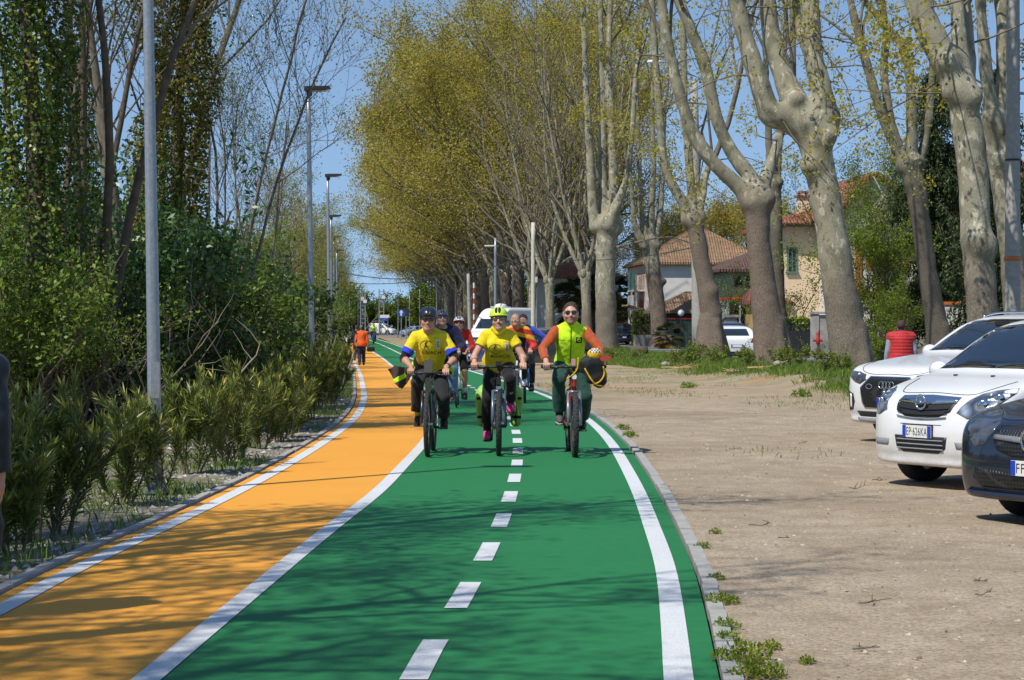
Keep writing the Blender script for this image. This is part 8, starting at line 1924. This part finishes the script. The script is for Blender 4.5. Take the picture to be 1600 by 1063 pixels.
p.body(SK2, ('grip', 'brake'), 1.0, bar=gr, smile=True, fem=True)
sh = p.garment('tshirt', C_yellow, [p.torso(.018, -.11, .07, 1.0, .018, .03), p.sleeve(0, 0, .48, .060, .070), p.sleeve(1, 0, .48, .060, .070), lambda F: F.ell(p.C + [-.06, -.095, -.12], (.07, .055, .07), .05), lambda F: F.ell(p.C + [.06, -.095, -.12], (.07, .055, .07), .05)], .006, seed=8); club_shirt(p, sh, 1.21)
p.garment('neck_scarf', C_yellow, [lambda F: F.chain([p.N + [-.06, -.02, .03], p.N + [0, -.07, .015], p.N + [.06, -.02, .03]], [.03, .034, .03]), lambda F: F.chain([p.N + [-.06, -.0, .0], p.N + [0, -.085, -.025], p.N + [.06, .0, .0]], [.026, .026, .026])], .006)
p.garment('trousers', C_black, [p.seat(.014, .10), p.leg(0, 0, 1.88, [.104, .088, .068, .062, .058]), p.leg(1, 0, 1.88, [.104, .088, .068, .062, .058])], .006, seed=9)
p.shoe(0, C_pink, C_maroon, sock=C_black); p.shoe(1, C_pink, C_maroon, sock=C_black, tilt=-.25); p.helmet(H_lime, None, 4, .018); p.glasses(M_clear, 'round'); p.hair(M_hair_bl, .010, .07, -.065, -.10, .006)
mb = MB(); w = p.WR[0]; d = unit(p.EL[0] - w); mb.tube([w + d * .02, w + d * .05], .032, 12); mb.build('wristwatch', M_ink, p.t, True); mb = MB(); w = p.WR[1]; d = unit(p.EL[1] - w); mb.tube([w + d * .03, w + d * .045], .031, 12); mb.build('bracelet', M_metal, p.t, True)

# --- right front rider: lime vest, rust sleeves, no helmet
LOC3 = (X(896, 21.95), 21.95 + .56 + .05, base_z(22.5)); BZ = 1.015
def ex3(t):
    mb = MB(); mb.box((-.005, -.40, BZ + .05), (.045, .014, .085), (-.4, 0, 0)); mb.build('phone_mount', M_pinkphone, t); mb = MB(); mb.tube([(0, -.44, .80), (0, -.455, .88)], [.030, .028], 12); mb.build('red_head_tube', M_red_paint, t)
    mb = MB(); mb.lathe([(0, 0), (.032, 0), (.032, .012), (0, .012)], axis=(0, -1, 0), c=(0, -.455, .90), n=20); mb.build('head_badge', M_white_paint, t)
M_pinkphone = plain('pink_phone', (.40, .17, .19), .3, 0, .1, 20)
b3, ped = bicycle('red and black mountain bicycle with silver fork legs under the right front rider', 'mtb', LOC3, math.radians(1.5), M_frame_red, .033, M_frame_grey, 165, None, .368, .36, BZ, ex3, group='bicycles of the group')
gr = grips(.36, BZ); p = Person('rider in lime hi-vis vest with rust sleeves, sunglasses and short dark hair, rightmost in front', LOC3, math.radians(1), None, .0075)
p.skeleton((0, .28, 1.06), (-.012, .06, 1.43), (-.012, -.01, 1.620), wrists(gr, .09, .058), feet_of(ped), .170, .09, [(-.9, .25, -.35), (.9, .25, -.35)], [(-.16, -1, .2), (.16, -1, .2)], yaw=-2, pitch=2, roll=0, hs=1.07)
p.body(SK2, ('grip', 'grip'), 1.10, bar=gr, smile=False, beard=True)
for i in (0, 1): p.garment('sleeve', C_rust, [p.sleeve(i, 0, 1.86, .066, .044)], .006, seed=12 + i)
vs = p.garment('hi_vis_vest', C_lime, [p.torso(.024, -.06, .085, 1.06, .012, .008, -.014), lambda F: F.cone(p.N + [0, -.01, -.02], p.N + [0, -.02, .05], .082, .074, .03)], .007, seed=14)
def zipp(mb, cs): mb.tube(cs(np.array([(-.012, z) for z in np.linspace(1.06, 1.46, 14)]), .003), .005, 5); [mb.tube(cs(np.array([(sx * (.172 + .012 * math.sin(z * 9)), z) for z in np.linspace(1.16, 1.44, 8)]), .003), .004, 4) for sx in (-1, 1)]
p.print_on(vs, 'zip', M_ink, zipp)
def logo(mb, cs):
    cx, cz = .085, 1.315; patch(mb, cs, [(cx - .038, cz - .032), (cx - .02, cz - .036), (cx + .03, cz - .034), (cx + .036, cz + .03), (cx + .026, cz + .036), (cx + .012, cz + .028), (cx - .012, cz + .028), (cx - .028, cz + .036), (cx - .038, cz + .03)], .003, .003, .015)
p.print_on(vs, 'chest_logo', M_ink, logo)
def logo2(mb, cs): th = np.linspace(0, 6.283, 17)[:-1]; mb.tube(cs(np.array([(.082 + .017 * math.cos(a), 1.314 + .015 * math.sin(a)) for a in th]), .007), .004, 5, closed=True)
p.print_on(vs, 'chest_logo_ring', C_lime, logo2)
p.print_on(vs, 'chest_writing', C_dgreen, lambda mb, cs: (put_text(mb, cs, 'Pedala', -.105, 1.315, .020, .003, .004, .075), put_text(mb, cs, 'con noi', -.105, 1.285, .016, .003, .003, .065)))
p.garment('trousers', C_dgreen, [p.seat(.014, .10, 1.1), p.leg(0, 0, 1.86, [.104, .09, .078, .076, .074]), p.leg(1, 0, 1.86, [.104, .09, .078, .076, .074])], .007, seed=15)
p.shoe(0, M_shoe_grey, M_sole, sock=C_black); p.shoe(1, M_shoe_black, M_sole, sock=C_black); p.glasses(M_shades, 'round'); p.hair(M_hair_dk, .004, .092, .0, -.055, .010)
bp = thing('backpack', 'black backpack with yellow straps hung on the right rider\'s handlebar', 'backpack', LOC3, 0); F = Field(); F.box((.25, -.46, .96), (.105, .06, .13), .05, .05); F.ell((.20, -.46, 1.06), (.12, .07, .10), .06); F.ell((.30, -.46, .86), (.08, .06, .09), .05); F.ell((.12, -.44, 1.00), (.08, .05, .06), .05)
G = Field()
for fn, l, h, k, op in F.ops: G.ops.append(((lambda f_: lambda q: f_(q) + .010 * vnoise(q, 14, 4))(fn), l - .02, h + .02, k, op))
sk = obj('bag', G.mesh('bag', .010, C_bag), bp); bvb = bvh_of(sk.data); cb = Caster(bvb, (0, 0, 0), NX, NZ, far=1.5)
for L_ in ([(.06, 1.12), (.05, 1.0), (.0, .93), (-.07, .88)], [(.13, 1.0), (.20, .88), (.26, .815), (.34, .80)], [(.34, 1.02), (.35, .93), (.30, .85), (.22, .815)], [(.37, 1.0), (.40, .92), (.39, .84)]):
    mb = MB(); mb.tube(cb(np.array(catmull(L_, 5)), .006), .009, 6); mb.build('strap', C_yel2, sk, True)
hl = thing('bike_helmet', 'yellow helmet with a chequered top and red peak on top of the backpack', 'helmet', LOC3, 0); F = Field(); F.ell((.245, -.45, 1.155), (.085, .085, .075), .0); F.cut((0, 0, 1.095), (0, 0, -1)); hs_ = obj('shell', F.mesh('shell', .008, C_yel2), hl); cbh = Caster(bvh_of(hs_.data), (.245, -.45, 0), NX, NZ, far=1.0); mw, mk = MB(), MB()
for a in range(7):
    for b in range(3): patch(mw if (a + b) % 2 else mk, cbh, [(-.056 + a * .016, 1.178 + b * .016), (-.040 + a * .016, 1.178 + b * .016), (-.040 + a * .016, 1.194 + b * .016), (-.056 + a * .016, 1.194 + b * .016)], .004, .003, .02)
mw.build('white_check', M_white_paint, hs_); mk.build('black_check', M_ink, hs_)
mb = MB(); mb.prism([(.0, 0), (.05, .035), (.13, .03), (.155, .01), (.10, -.02), (.03, -.03)], .07, (.285, -.47, 1.11), (1, 0, 0), (0, 0, 1)); mb.build('peak', M_red_paint, hl)

# --- second row
def simple_rider(label, blabel, px, d, kind, frame, bw, bz, crank, pel, ch, hd, skin, sp, wheel_r=.345, rz=0.0, hands=('grip', 'grip'), vox=.010, **kw):
    loc = (X(px, d), d + .56, base_z(d)); b, ped = bicycle(blabel, kind, loc, rz, frame, .016 if kind == 'road' else .026, None, crank, None, wheel_r, bw, bz, None, group='bicycles of the group')
    gr = [(-.205, -.50, bz + .01), (.205, -.50, bz + .01)] if kind == 'road' else grips(bw, bz); p = Person(label, loc, rz, None, vox); p.skeleton(pel, ch, hd, wrists(gr, .09, .05), feet_of(ped), .165, .09, [(-.6, .25, -.7), (.6, .25, -.7)], [(-.12, -1, .2), (.12, -1, .2)], **kw); p.gr = gr
    return p
p = simple_rider('rider in navy jacket, grey helmet and pale jeans, just behind the left front rider', 'bicycle under the rider in pale jeans', 692, 31.7, 'mtb', M_frame_grey, .30, 1.03, 20, (0, .26, 1.06), (0, .0, 1.42), (-.03, -.09, 1.60), SK2, None, yaw=8, pitch=8)
p.body(SK2, ('grip', 'grip'), 1.06, bar=p.gr, smile=False); jk = p.garment('jacket', C_navy, [p.torso(.034, -.06, .07, 1.06, .03, .01), p.sleeve(0, 0, 1.85, .080, .05), p.sleeve(1, 0, 1.85, .080, .05)], .008, seed=21); p.print_on(jk, 'chest_label', M_white_paint, lambda mb, cs: put_text(mb, cs, 'NT', .06, 1.33, .030, .004, .006, .05))
p.garment('jeans', C_jean, [p.seat(.014), p.leg(0, 0, 1.9, [.108, .10, .086, .082, .080]), p.leg(1, 0, 1.9, [.108, .10, .086, .082, .080])], .008, seed=22); p.shoe(0, M_shoe_tan, M_sole); p.shoe(1, M_shoe_tan, M_sole); p.helmet(H_grey, None, 4, .015); p.glasses(M_shades_b); p.hair(M_hair_gr, .004, .06, -.02, -.05)
p = simple_rider('rider in red long sleeved jersey and white and red helmet on a racing bicycle', 'white racing bicycle under the rider in red', 713, 35.4, 'road', M_frame_white, .20, .98, 80, (0, .27, 1.06), (.03, -.10, 1.36), (.04, -.21, 1.51), SK, None, yaw=0, pitch=12)
p.body(SK, ('grip', 'grip'), .98, bar=p.gr, smile=False); jr = p.garment('jersey', C_red, [p.torso(.018, -.02, .06), p.sleeve(0, 0, 1.82, .066, .042), p.sleeve(1, 0, 1.82, .066, .042)], .004, seed=23)
p.print_on(jr, 'lettering', M_white_paint, lambda mb, cs: put_text(mb, cs, 'VELO', .03, 1.20, .035, .004, .006, .11))
p.garment('shorts', C_black, [p.seat(.012), p.leg(0, 0, .95, [.10, .09, .076]), p.leg(1, 0, .95, [.10, .09, .076])], .003)
for i in (0, 1): p.shoe(i, M_shoe_black, M_shoe_black, sock=C_white); p.garment('glove', C_maroon, [lambda F, i=i: F.box(np.array(p.gr[i]) + [0, .012, .034], (.046, .034, .020), .014, .02)], .002)
p.helmet(H_white, H_red, 4, .017); p.glasses(M_shades)
p = simple_rider('bald rider in red, yellow and black jacket behind the lime helmet', 'pale framed bicycle under the bald rider', 806, 33.2, 'mtb', M_frame_white, .29, 1.02, -60, (0, .27, 1.06), (.01, -.02, 1.40), (-.01, -.115, 1.575), SK, None, yaw=-6, pitch=14, rz=math.radians(2))
def _band(c): z = c[:, 2] + .25 * np.abs(c[:, 0]); return np.where(z > 1.47, 1, np.where(z > 1.385, 0, np.where(z > 1.315, 1, np.where(np.abs(c[:, 0]) > .17, 0, 2))))
p.body(SK, ('grip', 'grip'), 1.08, bar=p.gr, smile=False); p.garment('jacket', [C_red, C_yel2, C_black], [p.torso(.028, -.04, .075, 1.08, .03), p.sleeve(0, 0, 1.85, .076, .048), p.sleeve(1, 0, 1.85, .076, .048)], .007, matfn=_band, seed=25)
p.garment('trousers', C_black, [p.seat(.012), p.leg(0, 0, 1.88, [.104, .09, .07, .064, .06]), p.leg(1, 0, 1.88, [.104, .09, .07, .064, .06])], .005); p.shoe(0, M_shoe_white, M_sole); p.shoe(1, M_shoe_white, M_sole, sock=C_char)
p = simple_rider('rider in a blue long sleeved top half hidden behind the bald rider', 'bicycle almost hidden behind the bald rider', 820, 37.5, 'mtb', M_frame_blue, .31, 1.03, 30, (0, .27, 1.06), (0, .0, 1.41), (-.03, -.08, 1.585), SK2, None, yaw=0, pitch=4)
p.WR[1] = np.array([.33, -.20, 1.06]); p.HA[1] = p.WR[1]; p.EL[1] = ik(p.SH[1], p.WR[1], .295, .255, (1, .3, .1)); p.fwd = np.array([0, -1.0, 0])
p.body(SK2, ('grip', (.25, -.35, -.9)), 1.0, bar=p.gr, smile=False); p.garment('jersey', C_blue, [p.torso(.02, -.03, .06), p.sleeve(0, 0, 1.85, .07, .042), p.sleeve(1, 0, 1.85, .07, .042)], .005, seed=27); p.garment('trousers', C_black, [p.seat(.012), p.leg(0, 0, 1.88, [.10, .09, .07, .064, .06]), p.leg(1, 0, 1.88, [.10, .09, .07, .064, .06])], .005)
p.shoe(0, M_shoe_black); p.shoe(1, M_shoe_black); p.hair(M_hair_dk, .01, .06, -.01, -.06)
p = simple_rider('far cyclist in a yellow hi-vis vest coming down the cycle path alone', 'blue bicycle under the far cyclist', 583, 160, 'mtb', M_frame_blue, .31, 1.03, 40, (0, .27, 1.06), (0, .03, 1.43), (0, -.04, 1.61), SK2, None, vox=.016, yaw=0)
p.body(SK2, ('grip', 'grip'), 1.0, bar=p.gr, smile=False); p.garment('sleeve', C_grey, [p.sleeve(0, 0, 1.8, .07, .045), p.sleeve(1, 0, 1.8, .07, .045)], .003); p.garment('hi_vis_vest', C_lime, [p.torso(.028, -.04, .06, 1.05)], .004); p.garment('trousers', C_navy, [p.seat(.012), p.leg(0, 0, 1.88, [.11, .1, .08, .07]), p.leg(1, 0, 1.88, [.11, .1, .08, .07])], .004); p.shoe(0, M_shoe_black); p.shoe(1, M_shoe_black); p.hair(M_hair_gr, .008, .06, -.01, -.05)

# --- people on foot
def walker(label, px, d, rz, h=1.72, stride=.30, vox=.010, arms=((-.25, .02, .83), (.25, .02, .83)), bend=0.0, loc=None, modes=((0, -.1, -1), (0, -.1, -1)), **kw):
    x = X(px, d); l = loc or (x, d, gz(x, d)); p = Person(label, l, rz, None, vox); k = h / 1.72; p.fwd = np.array([0, -1.0, 0])
    p.skeleton((0, 0, .92 * k), (0, -bend, 1.40 * k), (0, -bend * 1.5 - .03, 1.595 * k), [np.array(a) * k for a in arms], [np.array((-.09, -stride / 2, .085)), np.array((.09, stride / 2, .085 + .03))], .185, .085, [(-.6, .8, 0), (.6, .8, 0)], [(0, -1, 0), (0, -1, 0)], leg=(.44 * k, .42 * k), arm=(.29 * k, .25 * k), hs=k, **kw); p.modes = modes
    return p
# walker in orange seen from behind
OD = 86.0
p = walker('person walking away in a bright orange jacket and dark trousers, carrying a black bag', 565, OD, math.radians(184), 1.74, .34, .012); p.t.location = (X(565, OD), OD, base_z(OD))
p.body(SK2, p.modes, 1.05, smile=False); p.garment('jacket', C_orange, [p.torso(.055, -.10, .07, 1.06, .01, .03), p.sleeve(0, 0, 1.88, .085, .06), p.sleeve(1, 0, 1.88, .085, .06)], .005, seed=31, noise_sc=8); p.garment('trousers', C_navy, [p.seat(.016), p.leg(0, 0, 1.92, [.11, .10, .085, .08, .078]), p.leg(1, 0, 1.92, [.11, .10, .085, .08, .078])], .006); p.shoe(0, M_shoe_black); p.shoe(1, M_shoe_black); p.hair(M_hair_gr, .016, .05, -.03, -.09, .008)
bag = thing('handbag', 'black handbag carried at the side of the walker in orange', 'bag', (X(579.5, OD), OD, base_z(OD) + .0)); F = Field().box((0, 0, .70), (.17, .06, .11), .04, .02); obj('bag_body', F.mesh('bag_body', .015, C_bag), bag); MB().tube(catmull([(-.1, 0, .79), (-.06, 0, .90), (.04, 0, .90), (.1, 0, .79)], 5), .010, 6).build('handle', C_bag, bag, True)
p = walker('person in dark clothes walking ahead of the walker in orange', 557.5, 95, math.radians(180), 1.72, .25, .014); p.t.location = (X(557.5, 95), 95, base_z(95)); p.body(SK2, p.modes, 1.0, smile=False); p.garment('jacket', C_navy, [p.torso(.04, -.08, .07, 1.04), p.sleeve(0, 0, 1.88, .08, .055), p.sleeve(1, 0, 1.88, .08, .055)], .008, seed=33); p.garment('trousers', C_char, [p.seat(.014), p.leg(0, 0, 1.92, [.11, .1, .085, .08]), p.leg(1, 0, 1.92, [.11, .1, .085, .08])], .005); p.shoe(0, M_shoe_black); p.shoe(1, M_shoe_black); p.hair(M_hair_dk, .012, .05, -.03, -.08)
# man in red quilted vest behind the cars, back turned
p = walker('person in a red quilted vest seen from behind beyond the parked cars', 1408, 37, math.radians(175), 1.58, .10, .010, arms=((-.30, -.05, .84), (.30, -.05, .84)))
p.body(SK, p.modes, 1.12, smile=False, hidden_legs=False)
def quilt(F):
    f = p.torso(.045, -.08, .085, 1.16, .04, .02, .0); G = Field(); f(G); fn, l, h, k, op = G.ops[0]; F.fn(lambda q: fn(q) + .010 * np.abs(np.sin((q[..., 2] - .9) * math.pi / .062)) ** .5 * -1 + .006, l - .02, h + .02, .0)
p.garment('quilted_vest', C_redvest, [quilt], .003, seed=35); p.garment('sleeve', C_grey, [p.sleeve(0, 0, 1.8, .075, .05), p.sleeve(1, 0, 1.8, .075, .05)], .006, seed=36); p.garment('collar', C_navy, [lambda F: F.cone(p.N + [0, .0, -.01], p.N + [0, .0, .035], .080, .070)], .002); p.garment('trousers', C_jean, [p.seat(.016), p.leg(0, 0, 1.92, [.115, .105, .09, .085]), p.leg(1, 0, 1.92, [.115, .105, .09, .085])], .005); p.shoe(0, M_shoe_black); p.shoe(1, M_shoe_black); p.hair(M_hair_dk, .012, .05, -.02, -.075, .006)
# man cut by the left edge
p = walker('person in a dark slate jacket at the left edge, one sleeve and hand showing', -70, 9.75, math.radians(172), 1.57, .2, .008, arms=((-.245, -.03, .80), (.215, .05, .80)), modes=((.05, -.1, -1), (-.05, -.15, -1)))
p.t.location = (X(-72, 9.75), 9.75, 0.0); p.body(SK2, p.modes, 1.05, smile=False); p.garment('jacket', C_slate, [p.torso(.05, -.14, .08, 1.06, .02, .02), p.sleeve(0, 0, 1.93, .084, .062), p.sleeve(1, 0, 1.93, .084, .062)], .008, seed=37, noise_sc=9); p.garment('hood', C_slate, [lambda F: F.ell(p.N + [0, .08, -.01], (.13, .09, .07), .03)], .006); p.garment('trousers', C_char, [p.seat(.016), p.leg(0, 0, 1.92, [.11, .1, .085, .08]), p.leg(1, 0, 1.92, [.11, .1, .085, .08])], .005); p.shoe(0, M_shoe_black); p.shoe(1, M_shoe_black); p.hair(M_hair_gr, .012, .05, -.02, -.07)
